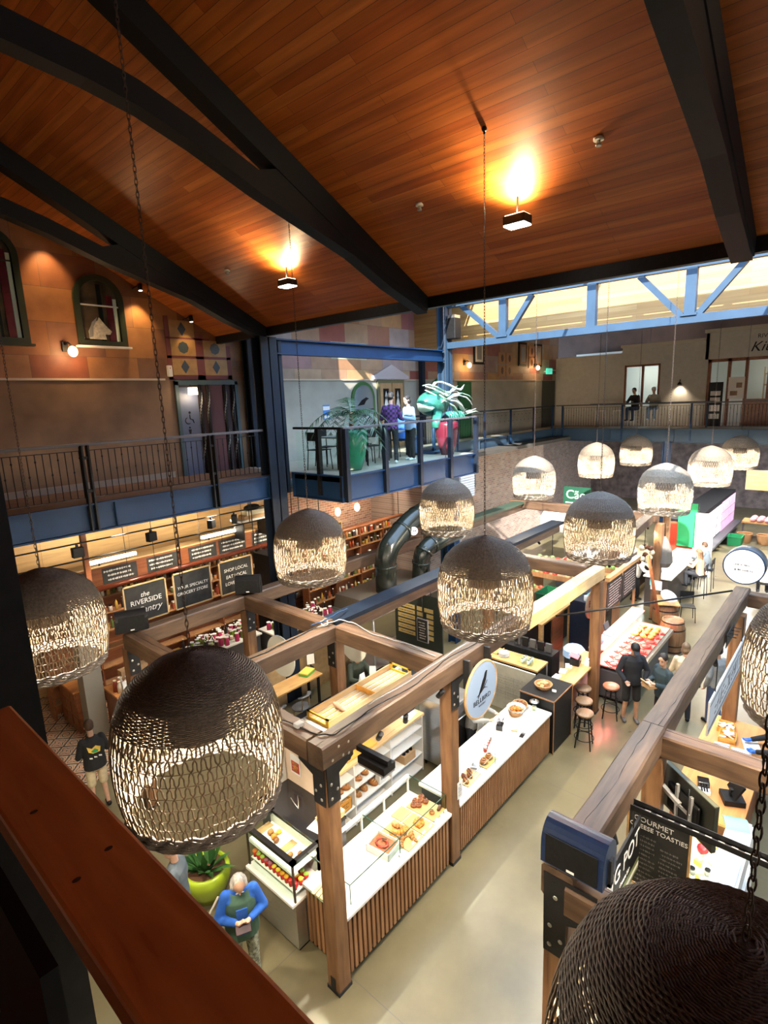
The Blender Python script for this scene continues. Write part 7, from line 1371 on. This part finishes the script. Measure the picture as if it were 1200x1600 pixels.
for i, y in enumerate((2.0, 8.0)):
    t = thing('kitchen_light', ('lit ceiling panel of the mezzanine kitchen at the right', 'lit ceiling panel behind the mezzanine window')[i], 'light', (27.6, y, 8.45)); ob('panel', MB().box(-.3, .3, -.6, .6, 0, .04), glow('kitchen panel', (.92, .96, 1), 14), t); ob('rod', MB().cyl((0, 0, .04), (0, 0, 2.1), .01, n=5), M['iron'], t)
kt = thing('gallery_table', 'high dark table with stools along the mezzanine railing', 'table', (25.15, 7.0, 5.45)); ob('top', MB().box(-.25, .25, -2.2, 2.6, .98, 1.03), M['navy'], kt); ob('leg', MB().box(-.03, .03, -2.0, -1.94, 0, .98).box(-.03, .03, 2.3, 2.36, 0, .98), M['navy'], kt)
for i in range(6): t = thing('tall_stool', 'white metal tall stool at the mezzanine railing table, number %s from the corner' % ('one', 'two', 'three', 'four', 'five', 'six')[i], 'stool', (25.65, 9.4-i*.75, 5.45), 0, 'tall stools on the mezzanine'); ob('seat', MB().box(-.16, .16, -.16, .16, .68, .71), M['whitepaint'], t); [ob('leg', MB().tube([(sx*.14, sy*.14, .68), (sx*.2, sy*.2, 0)], .014, 5), M['whitepaint'], t) for sx in (-1, 1) for sy in (-1, 1)]
tp_ = thing('timber_dado', 'row of pale upright boards along the foot of the mezzanine wall', 'cladding', (KX-.04, 7.1, 5.45)); mb = MB()
for i in range(22): mb.box(0, .03, -1.55+i*.145, -1.43+i*.145, 0, .85)
ob('boards', mb, M['whitepaint'], tp_)
# platform: pots, palm, sculpture, tables
def vase(label, loc, m, r=.34, h=.86, sc=1):
    t = thing('plant_pot', label, 'pot', loc); ob('pot', MB().lathe([(0, 0), (r*.55, 0), (r*.82, h*.35), (r, h*.72), (r*.98, h*.92), (r*.90, h), (r*.8, h), (r*.78, h*.9), (0, h*.9)], n=28), m, t); return t
pp = vase('tall glossy teal-green pot holding a palm on the platform', (9.06, 8.92, 5.45), M['teal'], .36, .92); ob('soil', MB().disc((0, 0, .86), .28, n=20), M['choc'], pp)
ob('stem', MB().tube([(0, 0, .82), (.03, .02, 1.05), (.02, 0, 1.3)], [.06, .05, .04], 8), M['slat'], pp)
rn = random.Random(8)
for i in range(13):
    a = i*2.4; up = rn.uniform(.25, .95); ln = rn.uniform(.75, 1.1); pts = []; fr_ = MB()
    for k in range(9):
        f = k/8; pts.append(Vector((math.cos(a)*ln*f, math.sin(a)*ln*f, 1.25+up*f*1.15-(.62+.3*(1-up))*f*f*1.2)))
    fr_.tube(pts, [.012*(1-k/10) for k in range(9)], 5)
    for k in range(1, 9):
        p = pts[k]; d = (pts[k]-pts[k-1]).normalized(); s = d.cross(Vector((0, 0, 1))).normalized()
        for j in (0, .5):
            q = p-d*.05*j*2
            for sg_ in (-1, 1):
                tip = q+s*sg_*(.30*(1-.5*abs(k-4)/4))+d*.14-Vector((0, 0, .10)); fr_.add([q, q+d*.04, tip, q+d*.02-Vector((0, 0, .002))], [(0, 1, 2), (0, 2, 3)])
    ob('frond', fr_, mat('palm leaf', (.022, .06, .024), .4, var=.3) if i == 0 else bpy.data.materials['palm leaf'], pp)
mp_ = vase('tall glossy maroon pot near the end of the platform', (12.75, 8.86, 5.45), M['maroon'], .32, .9); ob('soil', MB().disc((0, 0, .82), .25, n=20), M['choc'], mp_)
sc_ = thing('sea_sculpture', 'green sea-creature sculpture with long white ribbons above the platform rail', 'sculpture', (13.0, 9.5, 5.45)); M['palejade'] = mat('pale jade', (.30, .52, .38), .35)
jade = mat('jade enamel', (.03, .17, .13), .3, var=.4, vscale=8)
ob('body', MB().ell((0, 0, 1.40), (.60, .38, .36), 18, 10), jade, sc_); ob('stand', MB().cyl((0, 0, 0), (0, 0, 1.05), .05, n=8).box(-.4, .4, -.3, .3, 0, .06), M['navy'], sc_)
ob('fin', MB().tube([(-.3, -.1, 1.3), (-.7, -.25, 1.25), (-1.15, -.35, 1.42)], [.18, .22, .03], 8, flat=.3), mat('pale green fin', (.45, .68, .50), .4), sc_); ob('tail', MB().tube([(-.2, -.3, 1.15), (-.55, -.5, .95), (-.6, -.5, .75)], [.16, .12, .1], 8, flat=.5), jade, sc_)
rn = random.Random(14)
for i in range(11):
    y = -.45+rn.uniform(-.15, .35); z = 1.86-.07*i*.8; x0 = -.75+.08*i; pts = [(x0+k*.24, y+.10*math.sin(k*1.1+i), z+.12*math.sin(k*.95+i*.8)-.012*k*i*.4) for k in range(8)]
    ob('ribbon', MB().tube(pts, [.03, .055, .06, .06, .055, .045, .03, .008], 7, flat=.35), (M['paper'], M['palejade'], M['paper'])[i % 3], sc_)
for i in range(8): ob('coral', MB().tube([(.1+.1*i, -.38, 1.15), (.15+.1*i, -.46, 1.0+.04*(i % 3)), (.05+.12*i, -.5, .92)], [.05, .04, .02], 6), jade, sc_)
def plat_table(label, loc):
    t = thing('platform_table', label, 'table', loc); ob('top', MB().box(-.55, .55, -.35, .35, .72, .75), M['grey'], t); [ob('leg', MB().tube([(sx*.5, sy*.3, .72), (sx*.5, sy*.3, 0)], .015, 6), M['black'], t) for sx in (-1, 1) for sy in (-1, 1)]
plat_table('grey table behind the teal-green pot', (9.4, 9.55, 5.45)); plat_table('grey table beside the two standing visitors', (10.9, 9.45, 5.45))
for i, (x, y, r) in enumerate(((8.75, 9.7, 1.6), (9.4, 10.15, 0), (10.0, 9.2, 2.8), (10.4, 9.9, 1.2), (11.5, 9.9, 0))): metal_chair('thin black wire chair on the platform, '+('nearest the tall steel column', 'behind the grey table', 'between the two tables', 'beside the second table', 'under the seated visitor in blue')[i], (x, y, 5.45), r)
# hanging board and signs below the platform
bpn = thing('lattice_panel', 'pale slatted panel on a bracket below the end of the platform', 'panel', (14.9, 9.6, 4.2)); mb = MB()
for i in range(9): mb.box(-.4, .4, -.02, .02, -.35+i*.08, -.29+i*.08)
ob('slat', mb, mat('pale blue slats', (.5, .58, .68), .5), bpn); ob('arm', MB().bar((-.2, 0, 0), (-.42, .25, 0), .05, .05), M['black'], bpn); ob('bracket', MB().tube([(-.4, 0, .4), (.3, 0, .42), (.44, 0, .3), (.44, 0, -.1)], .025, 6).cyl((0, 0, .4), (0, .0, 1.0), .02, n=6), M['black'], bpn)
# ceiling fittings
def uplight(label, x, y, p):
    z = cz(x); t = thing('ceiling_floodlight', label, 'floodlight', (x, y, z)); ob('stem', MB().cyl((0, 0, 0), (0, 0, -.22), .014, n=6), M['black'], t); ob('housing', MB().box(-.10, .10, -.14, .14, -.30, -.20), M['iron'], t, bevel=.012); ob('lens', MB().box(-.09, .09, -.13, .13, -.315, -.30), glow('white lens', (1, .93, .82), 26) if 'lens' not in M else M['lens'], t); ob('upper_lens', MB().box(-.08, .08, -.12, .12, -.20, -.192), M['lensup'], t)
    ld = bpy.data.lights.new('uplight_beam', 'SPOT'); ld.energy = p; ld.spot_size = math.radians(170); ld.spot_blend = 1; ld.color = (1, .74, .42); ld.shadow_soft_size = .09; lo = bpy.data.objects.new('uplight_beam', ld); COL.objects.link(lo); lo.parent = t; lo.location = (-.03, 0, -.175); lo.rotation_euler = Vector((-.35, -.05, .6)).to_track_quat('-Z', 'Y').to_euler()
    spot_light(t, (-.05, 0, -.17), (x-.42, y-.06, z+.21), p*.55, 75, .9, (1, .80, .52))
    spot_light(t, (0, 0, -.33), (x+.5, y-.2, 0), p*.3, 120, .8, (1, .86, .64)); return t
M['lens'] = glow('white lens', (1, .93, .82), 26); M['lensup'] = glow('warm lens', (1, .75, .45), 12)
UP = 370
uplight('bright floodlight on the timber ceiling making the big round glow', 6.39, 3.40, UP); uplight('bright floodlight on the ceiling to the left, making the smaller glow', 6.43, 7.67, UP*.7)
uplight('added unseen ceiling floodlight in the next roof bay, past the right edge', 6.4, -.9, UP); uplight('added unseen ceiling floodlight two roof bays past the right edge', 6.4, -5.2, UP)  # two out-of-view floodlights added for more light on the ceiling
for i, (x, y) in enumerate(((6.02, 2.33), (6.10, 4.61), (6.16, 8.97))): t = thing('sprinkler_head', ('white sprinkler head on the ceiling near the right roof frame', 'white sprinkler head left of the big ceiling glow', 'white sprinkler head near the left ceiling glow')[i], 'sprinkler', (x, y, cz(x))); ob('rose', MB().cyl((0, 0, .01), (0, 0, -.02), .05, n=14), M['whitepaint'], t); ob('nozzle', MB().cyl((0, 0, -.02), (0, 0, -.07), .018, .03, n=8), M['chrome'], t)
# pot plant by the fridge
lp = vase('round lime green pot with a leafy plant beside the display fridge', (3.30, 6.62, 0), M['lime'], .34, .50); ob('soil', MB().disc((0, 0, .46), .27, n=20), mat('bark', (.12, .055, .03), .9), lp); rn = random.Random(6)
for i in range(46):
    a = rn.uniform(0, 6.28); l = rn.uniform(.25, .55); e = rn.uniform(.5, 1.3); w = .045; d = Vector((math.cos(a)*math.cos(e), math.sin(a)*math.cos(e), math.sin(e))); s = d.cross(Vector((0, 0, 1))).normalized(); c = Vector((math.cos(a)*.08, math.sin(a)*.08, .46)); dr = Vector((0, 0, -1))
    ob('leaf', MB().add([c-s*.008, c+s*.008, c+d*l*.5+s*w, c+d*l*.5-s*w, c+d*l+dr*.10*l, c+d*l*.5+Vector((0, 0, .015))], [(0, 1, 5), (1, 2, 5), (2, 4, 5), (4, 3, 5), (3, 0, 5)], 0, True), M['green'] if i % 3 else mat('dark leaf', (.02, .07, .018), .4) if i == 0 else bpy.data.materials['dark leaf'], lp, fix=False)
for i, (x, y) in enumerate(((26.5, 3.2), (30.5, 3.2), (27.5, 7.5))):  # light panels added to brighten the far hall
    t = thing('fill_panel', 'added fill light panel under the '+('mezzanine front above the far aisle', 'mezzanine deeper in above the far aisle', 'mezzanine left of the far aisle')[i], 'light', (x, y, 4.95)); ob('panel', MB().box(-.3, .3, -.6, .6, -.05, -.01), glow('fill panel glow', (.95, .97, 1), 9) if i == 0 else bpy.data.materials['fill panel glow'], t); ob('tray', MB().box(-.33, .33, -.63, .63, -.03, 0), M['whitepaint'], t)
    al = bpy.data.lights.new('fill_panel_light', 'AREA'); al.shape = 'RECTANGLE'; al.size = .6; al.size_y = 1.2; al.energy = 320; al.color = (.95, .97, 1); ao = bpy.data.objects.new('fill_panel_light', al); COL.objects.link(ao); ao.parent = t; ao.location = (0, 0, -.06)
for i, (x, y, tg_) in enumerate(((15.2, 4.62, (16.3, 2.6, 0)), (19.3, 4.98, (19.8, 2.4, 0)))):  # spotlights added to brighten the far aisle floor
    track_spot(('added fill spotlight on the herb-bunch beam lighting the aisle by the barrels', 'added fill spotlight on the herb-bunch beam lighting the aisle by the dark bar')[i], x, y, 3.07, tg_, 420, 'added fill spotlights along the far aisle', 110, (1, .95, .9))

# ================================================================== PEOPLE
def remeshed(name, mb, vox, m, parent, smooth=6):
    me = mb.mesh(name); o = bpy.data.objects.new(name, me); COL.objects.link(o)
    r = o.modifiers.new('r', 'REMESH'); r.mode = 'VOXEL'; r.voxel_size = vox; r.use_smooth_shade = True
    s = o.modifiers.new('s', 'SMOOTH'); s.factor = .5; s.iterations = smooth
    dg = bpy.context.evaluated_depsgraph_get(); dg.update(); n = bpy.data.meshes.new_from_object(o.evaluated_get(dg)); bpy.data.objects.remove(o); bpy.data.meshes.remove(me)
    n.name = name; n.materials.clear(); n.materials.append(m); o = bpy.data.objects.new(name, n); COL.objects.link(o); o.parent = parent; return o
def cap(mb, p0, p1, r0, r1):
    p0 = Vector(p0); p1 = Vector(p1); mb.ell(p0, r0, 10, 8); mb.ell(p1, r1, 10, 8); return mb.tube([p0, p0.lerp(p1, .33), p0.lerp(p1, .66), p1], [r0, r0+(r1-r0)*.33, r0+(r1-r0)*.66, r1], 12)
def loft(mb, secs):
    """secs: (centre, forward half depth, half width, forward vector)"""
    n = 16; V = []
    for c, a, b, f in secs:
        f = Vector(f).normalized(); l = Vector((0, 1, 0)); V += [Vector(c)+f*a*math.cos(2*PI*j/n)+l*b*math.sin(2*PI*j/n) for j in range(n)]
    k = len(secs); F = [(i*n+j, i*n+(j+1) % n, (i+1)*n+(j+1) % n, (i+1)*n+j) for i in range(k-1) for j in range(n)]+[tuple(reversed(range(n))), tuple((k-1)*n+j for j in range(n))]
    return mb.add(V, F, 0, True)
HAIR = {'brown': (.07, .035, .018), 'dark': (.012, .009, .008), 'grey': (.42, .40, .37), 'long': (.13, .065, .03), 'mid': (.16, .10, .055)}
def person(label, loc, yaw, h=1.72, lean=0, nod=.2, turn=0, arms='down', legs='stand', top=None, bottom=None, shoes=None, hair='brown', hairstyle='short', skin=None, vox=.011, shorts=False, sleeves=1, vest=None, cap_=None, seat=.45, armpts=None, glove=None, apron=None, fat=1.0):
    t = thing('person', label, 'person', loc, yaw); s = h/1.74; t.scale = (s, s, s); skin = skin or M['skin']; hz = .93 if legs == 'stand' else seat/s+.09
    P = Vector((0, 0, hz)); up = Vector((math.sin(lean), 0, math.cos(lean))); fw = Vector((math.cos(lean), 0, -math.sin(lean))); C = P+up*.50; NK = P+up*.575
    L = {}
    for sg in (1, -1):
        sh = C+Vector((0, sg*.185, 0)); A = (armpts or {}).get(sg)
        if A is None: A = {'down': ((-.03, sg*.05, -.29), (.05, sg*.05, -.54)), 'hold': ((.02, sg*.07, -.28), (.25, -sg*.08, -.22)), 'table': ((.12, sg*.08, -.24), (.36, -sg*.02, -.22)), 'reach': ((.20, sg*.06, -.20), (.44, sg*.0, -.26)), 'phone': ((.02, sg*.09, -.27), (.22, -sg*.10, -.20))}[arms]
        if legs == 'stand': kn, an = Vector((.03, sg*.105, .50)), Vector((-.01+.03*sg, sg*.12, .085))
        else: kn, an = Vector((.42, sg*.13, hz-.03)), Vector((.40, sg*.13, max(.085, hz-.47)))
        L[sg] = (sh, sh+Vector(A[0]), sh+Vector(A[1]), P+Vector((0, sg*.095, -.03)), kn, an)
    hd = Euler((0, nod, turn)).to_matrix(); HC = NK+up*.06+hd @ Vector((.02, 0, .12))
    b = MB(); loft(b, [(P-Vector((0, 0, .06)), .09, .13, fw), (P+up*.05, .105, .155, fw), (P+up*.18, .095, .135, fw), (P+up*.35, .11, .155, fw), (P+up*.46, .10, .175, fw), (P+up*.535, .06, .10, fw)])
    cap(b, NK-up*.05, HC-hd @ Vector((.02, 0, .06)), .055, .05); b.ell(HC+hd @ Vector((-.008, 0, .03)), (.098, .078, .105), 14, 10, 0, hd); b.ell(HC+hd @ Vector((.028, 0, -.05)), (.062, .058, .068), 12, 8, 0, hd)
    b.ell(HC+hd @ Vector((.098, 0, -.012)), (.018, .013, .022), 8, 6, 0, hd); b.ell(HC+hd @ Vector((.085, 0, -.062)), (.012, .026, .009), 8, 6, 0, hd)
    for sg in (1, -1): b.ell(HC+hd @ Vector((-.01, sg*.08, -.005)), (.018, .012, .03), 8, 6, 0, hd)
    hands = MB()
    for sg in (1, -1):
        sh, el, wr, hp, kn, an = L[sg]; cap(b, sh, el, .047, .038); cap(b, el, wr, .037, .026); d = (wr-el).normalized(); sd = Vector((0, 1, 0)).cross(d)
        sd = sd.normalized() if sd.length > .2 else Vector((0, 0, 1)); lt = d.cross(sd).normalized(); g = hands if glove else b; k = .006 if glove else 0
        cap(g, wr, wr+d*.055, .026+k, .030+k)
        for f in range(4):
            o_ = (f-1.5)*.019; q = wr+d*.07+lt*o_; ln = (.052, .062, .058, .046)[f]; q1 = q+d*ln*.6-sd*.010; q2 = q1+d*ln*.4-sd*.022; cap(g, q, q1, .0095+k, .009+k); cap(g, q1, q2, .009+k, .0075+k)
        q = wr+d*.025-lt*sg*.026; cap(g, q, q+d*.035-lt*sg*.025-sd*.012, .0115+k, .009+k); cap(g, q+d*.035-lt*sg*.025-sd*.012, q+d*.06-lt*sg*.024-sd*.03, .009+k, .008+k)
        cap(b, hp, kn, .075, .05); cap(b, kn, an, .052, .036); cap(b, an-Vector((.02, 0, .03)), an+Vector((.13, 0, -.05)), .036, .028)
    remeshed('body', b, vox, skin, t)
    if glove: remeshed('gloves', hands, vox*.8, glove, t)
    ey = MB()
    for sg in (1, -1): ey.ell(HC+hd @ Vector((.086, sg*.033, .012)), (.008, .012, .007), 8, 6, 0, hd)
    ob('eyes', ey, M['black'], t)
    br = MB()
    for sg in (1, -1): br.ell(HC+hd @ Vector((.088, sg*.034, .036)), (.008, .018, .004), 8, 5, 0, hd)
    hm = M.setdefault('hair'+hair, mat(hair+' hair', HAIR[hair], .6, var=.4, vscale=40, stretch=(1, 1, .2)))
    ob('eyebrows', br, hm, t)
    hr = MB()
    if hairstyle == 'bald':
        for k in range(9): a = PI*.42+PI*1.16*k/8; hr.ell(HC+hd @ Vector((.088*math.cos(a)-.01, .078*math.sin(a), .005)), (.035, .032, .06), 8, 6, 0, hd)
        hr.ell(HC+hd @ Vector((-.03, 0, .06)), (.085, .078, .075), 12, 8, 0, hd)
    else:
        hr.ell(HC+hd @ Vector((-.022, 0, .048)), (.102, .090, .098), 14, 10, 0, hd); hr.ell(HC+hd @ Vector((-.055, 0, -.0)), (.066, .082, .08), 12, 8, 0, hd)
        if hairstyle == 'long': cap(hr, HC+hd @ Vector((-.075, 0, .0)), HC+Vector((-.11, 0, -.40)), .085, .075); cap(hr, HC+hd @ Vector((-.06, .05, .0)), HC+Vector((-.08, .07, -.34)), .05, .05); cap(hr, HC+hd @ Vector((-.06, -.05, .0)), HC+Vector((-.08, -.07, -.34)), .05, .05)
        if hairstyle == 'bob': hr.ell(HC+hd @ Vector((-.04, 0, -.03)), (.085, .105, .10), 12, 8, 0, hd)
    remeshed('hair', hr, .010, hm, t)
    c = MB(); e = .022*fat; T0 = -.06 if not vest else -.10
    loft(c, [(P+up*T0, .118+e, .165+e, fw), (P+up*.06, .115+e, .165+e, fw), (P+up*.20, .105+e, .15+e, fw), (P+up*.36, .115+e, .168+e, fw), (P+up*.47, .10+e, .19+e*.6, fw), (P+up*.55, .072, .11, fw), (P+up*.575, .062, .07, fw)])
    for sg in (1, -1):
        sh, el, wr, *_ = L[sg]; cap(c, sh+Vector((0, -sg*.02, 0)), el if sleeves > .4 else sh.lerp(el, .6), .062+e*.3, .052+e*.2)
        if sleeves > .6: cap(c, el, el.lerp(wr, .95), .050+e*.2, .038+e*.2)
    remeshed('top', c, .011, top, t)
    if vest:
        v = MB(); e2 = e+.016; loft(v, [(P+up*-.12, .118+e2, .17+e2, fw), (P+up*.06, .115+e2, .165+e2, fw), (P+up*.20, .108+e2, .15+e2, fw), (P+up*.36, .117+e2, .165+e2, fw), (P+up*.46, .10+e2, .165+e, fw), (P+up*.55, .074, .12, fw)])
        remeshed('vest', v, .011, vest, t); ob('vest_opening', MB().bar(P+up*.02+fw*(.125+e2), P+up*.42+fw*(.122+e2), .13, .012, up=fw), top, t)
    if apron: ob('apron', MB().bar(P+up*.40+fw*(.142+e), P-Vector((0, 0, .02))+fw*(.155+e), .26, .010, up=fw).bar(P-Vector((0, 0, .02))+fw*(.155+e), P-Vector((-.16, 0, .42)), .34, .010, up=fw), apron, t)
    q = MB(); loft(q, [(P-Vector((0, 0, .10)), .11, .16, (1, 0, 0)), (P, .125, .172, fw), (P+up*.08, .115, .165, fw)])
    for sg in (1, -1):
        _, _, _, hp, kn, an = L[sg]; cap(q, hp, kn if not shorts else hp.lerp(kn, .92), .095, .072 if not shorts else .082)
        if not shorts: cap(q, kn, an+Vector((0, 0, .0)), .070, .056)
    remeshed('trousers' if not shorts else 'shorts', q, .012, bottom, t)
    for sg in (1, -1):
        an = L[sg][5]; f = MB(); cap(f, an+Vector((-.035, 0, -.035)), an+Vector((.13, 0, -.05)), .046, .036); z0 = an.z-.085; remeshed('shoe', f, .010, shoes or M['black'], t, 3)
    if cap_: cm = MB(); cm.ell(HC+hd @ Vector((-.012, 0, .062)), (.112, .094, .085), 14, 8, 0, hd); cm.prism([(.05, -.07), (.17, -.05), (.185, 0), (.17, .05), (.05, .07)], 'z', .06, .072) if 0 else cm.obox(HC+hd @ Vector((.13, 0, .055)), (.11, .13, .012), (0, nod+.15, turn)); remeshed('cap', cm, .010, cap_, t, 3)
    return t
def fab(n, c, var=.12, vs=12): return mat(n, c, .85, var=var, vscale=vs, bump=.15, bscale=30)
F = {k: fab(k, c) for k, c in dict(royal=(.015, .10, .46), moss=(.055, .12, .085), slate=(.10, .125, .15), denim=(.045, .075, .15), ink=(.012, .014, .02), jet=(.010, .010, .012), petrol=(.025, .045, .055), oat=(.62, .52, .34), tan=(.48, .24, .13), stone=(.40, .38, .33), ash=(.24, .25, .25), forest=(.035, .045, .03), white=(.62, .62, .62), cobalt=(.03, .12, .42), sky=(.25, .36, .52)).items()}
F['camo'] = fab('patterned trousers', (.26, .28, .22), .75, 26)
def plaid():
    m, nt, b, Lk = _nt('purple plaid'); N = nt.nodes.new; tc = N('ShaderNodeTexCoord'); w1 = N('ShaderNodeTexChecker'); w1.inputs['Scale'].default_value = 16; w1.inputs[1].default_value = (.10, .03, .16, 1); w1.inputs[2].default_value = (.015, .012, .03, 1); Lk(tc.outputs['Object'], w1.inputs[0]); Lk(w1.outputs[0], b.inputs['Base Color']); b.inputs['Roughness'].default_value = .9; return m
F['plaid'] = plaid()
person('older person in a green vest and blue jumper looking down at a wallet', (2.92, 5.12, 0), -2.05, 1.68, .10, .75, 0, 'phone', top=F['royal'], vest=F['moss'], bottom=F['camo'], hair='grey', hairstyle='bald', fat=1.4, vox=.008, shoes=F['stone'])
wl_ = thing('wallet', 'dark wallet held in the hands of the person in the green vest', 'wallet', (2.76, 4.83, 1.15), -2.05); ob('cover', MB().obox((0, 0, 0), (.10, .17, .02), (0, .5, 0)), mat('plum leather', (.06, .03, .04), .5), wl_, bevel=.006)
hb_ = thing('handbag', 'tan canvas bag hanging at the hip of the person in the green vest', 'bag', (2.62, 5.16, .62), -2.05); ob('bag', MB().box(-.07, .07, -.13, .13, 0, .26), F['oat'], hb_, bevel=.03); ob('strap', MB().tube([(0, -.11, .25), (.02, -.14, .55), (.02, .05, .86)], .014, 6, flat=.4), F['stone'], hb_); ob('contents', MB().ell((0, 0, .28), (.05, .10, .05), 10, 6), M['black'], hb_)
person('young person in a black hoodie with a yellow print on the back, seen from behind', (3.08, 9.80, 0), 1.45, 1.62, .05, .35, 0, 'hold', top=F['jet'], bottom=F['oat'], shorts=True, hair='brown', hairstyle='short', vox=.010, fat=1.7)
hp_ = bpy.data.objects['person.001']; mb = MB(); mb.prism([(-.10, .05), (-.02, .10), (.05, .06), (.13, .12), (.11, .01), (.04, -.04), (-.08, -.04)], 'x', -.178, -.174); mb.prism([(-.06, .0), (.0, .05), (.07, .01), (.03, -.03), (-.04, -.03)], 'x', -.180, -.178, 1)
for i in range(3): mb.prism([(-.10+i*.08, -.12), (-.05+i*.08, -.10), (-.05+i*.08, -.125), (-.1+i*.08, -.145)], 'x', -.178, -.174, 2)
ob('back_print', mb, [M['cheese'], M['crateg'], M['paper']], hp_, loc=(.020, 0, 1.27), rot=(0, .05, 0))
person('person in a slate grey shirt and jeans half hidden behind the nearest lamp', (2.62, 6.05, 0), 2.4, 1.66, 0, .2, 0, 'down', top=F['slate'], bottom=F['denim'], hair='mid', vox=.011)
person('bakery server in grey with a red head scarf behind the long white counter', (8.20, 5.22, 0), -1.45, 1.64, .14, .55, 0, 'table', top=F['ash'], bottom=F['ink'], hair='mid', apron=F['stone'], cap_=fab('red scarf', (.48, .02, .03)), vox=.010)
person('man in a black cap, dark jacket and shorts looking down in the aisle', (11.52, 3.34, 0), -2.55, 1.80, .06, .55, 0, 'down', top=F['ink'], bottom=F['jet'], shorts=True, hair='brown', cap_=M['black'], vox=.008, shoes=M['dgrey'], skin=M['skintan'], fat=1.5, armpts={1: ((.02, .10, -.27), (.16, .0, -.42)), -1: ((.02, -.10, -.27), (.16, .0, -.42))})
person('man in a dark quilted jacket holding a takeaway box, turned toward the capped man', (11.40, 2.68, 0), 2.5, 1.74, .05, .25, .4, 'hold', top=F['petrol'], bottom=F['ink'], hair='dark', vox=.008, fat=1.6)
tb_ = thing('food_box', 'brown takeaway food box with white paper held by the man in the quilted jacket', 'box', (11.13, 2.88, 1.12), 2.5); ob('box', MB().box(-.10, .10, -.11, .11, 0, .07), M['kraft'], tb_, bevel=.006); ob('lid', MB().obox((.10, 0, .10), (.02, .22, .12), (0, .5, 0)), M['kraft'], tb_); ob('paper', MB().ell((0, 0, .08), (.07, .08, .04), 9, 5), M['paper'], tb_)
person('woman in a cream top with a dark shoulder bag, seen from behind', (12.25, 2.50, 0), .25, 1.68, 0, .1, 0, 'hold', top=F['oat'], bottom=F['ink'], hair='mid', hairstyle='bob', vox=.010)
sb_ = thing('shoulder_bag', 'small dark shoulder bag on the back of the woman in cream', 'bag', (12.12, 2.28, 1.0), .25); ob('bag', MB().box(-.05, .05, -.12, .06, -.10, .12), M['black'], sb_, bevel=.02); ob('strap', MB().tube([(0, -.05, .1), (-.04, .0, .28), (-.03, .1, .44)], .012, 5), M['black'], sb_)
person('shopper in blue jeans mostly hidden behind the striped hanging sign', (12.5, 1.95, 0), 1.0, 1.70, 0, .1, 0, 'down', top=F['ash'], bottom=F['denim'], hair='dark', vox=.012)
person('server in black with blue gloves reaching over the timber counter', (10.35, .42, 0), 1.9, 1.70, .30, .5, 0, 'reach', top=F['jet'], bottom=F['stone'], hair='dark', vox=.010, glove=mat('blue gloves', (.02, .12, .50), .4), shoes=F['white'])
person('customer with long brown hair and a tan jacket sitting at the dark bar', (20.55, 3.95, 0), 1.4, 1.66, .1, .2, 0, 'table', 'sit', top=F['tan'], bottom=F['ink'], hair='long', hairstyle='long', seat=.74, vox=.012)
person('customer in a grey-green jacket sitting beside the long-haired one', (21.45, 3.92, 0), 1.4, 1.74, .15, .25, 0, 'table', 'sit', top=F['slate'], bottom=F['ink'], hair='brown', seat=.74, vox=.012)
person('dark-haired server in a white shirt bending over behind the dark bar', (19.0, 5.55, 0), -1.7, 1.68, .35, .7, 0, 'reach', top=F['white'], bottom=F['ink'], hair='dark', vox=.012)
person('person in a cream shirt on a black chair at the far aisle edge', (21.6, 2.2, 0), .3, 1.70, .1, .1, 0, 'table', 'sit', top=F['oat'], bottom=F['ink'], hair='mid', seat=.52, vox=.012)
person('customer in a dark olive jacket reading at the high bench behind the bakery', (8.05, 8.22, 0), -1.75, 1.74, .28, .65, 0, 'table', 'sit', top=F['forest'], bottom=F['ink'], hair='dark', seat=.72, vox=.010)
st_ = stool('dark bar stool under the reading customer', 8.03, 8.24, 0, M['black'])
person('dark-haired person at the counter in front of the sunlit brick wall', (16.0, 10.6, 0), -1.6, 1.70, .1, .2, 0, 'table', top=F['white'], bottom=F['ink'], hair='dark', vox=.012)
person('visitor in a purple checked shirt standing on the platform with a jacket at the hip', (10.45, 8.92, 5.45), .5, 1.66, .06, .2, 0, 'hold', top=F['plaid'], bottom=F['ink'], hair='dark', vox=.011, shoes=F['white'])
person('dark-haired visitor facing the one in the checked shirt on the platform', (11.25, 8.95, 5.45), 2.9, 1.58, .1, .25, 0, 'hold', top=F['sky'], bottom=F['jet'], hair='dark', hairstyle='bob', vox=.011, shoes=F['white'])
person('seated visitor in a bright blue top on the platform beside the maroon pot', (11.75, 9.6, 5.45), .1, 1.66, .15, .3, 0, 'table', 'sit', top=F['cobalt'], bottom=F['denim'], hair='dark', vox=.012)
person('person in black sitting at the mezzanine railing table', (25.62, 7.9, 5.45), 2.9, 1.70, .15, .3, 0, 'table', 'sit', top=F['jet'], bottom=F['denim'], hair='dark', seat=.72, vox=.013)
person('person in a white cap and jeans sitting at the mezzanine railing table', (25.62, 7.15, 5.45), 3.2, 1.70, .15, .2, 0, 'table', 'sit', top=F['stone'], bottom=F['sky'], hair='brown', cap_=F['white'], seat=.72, vox=.013, shoes=F['white'])
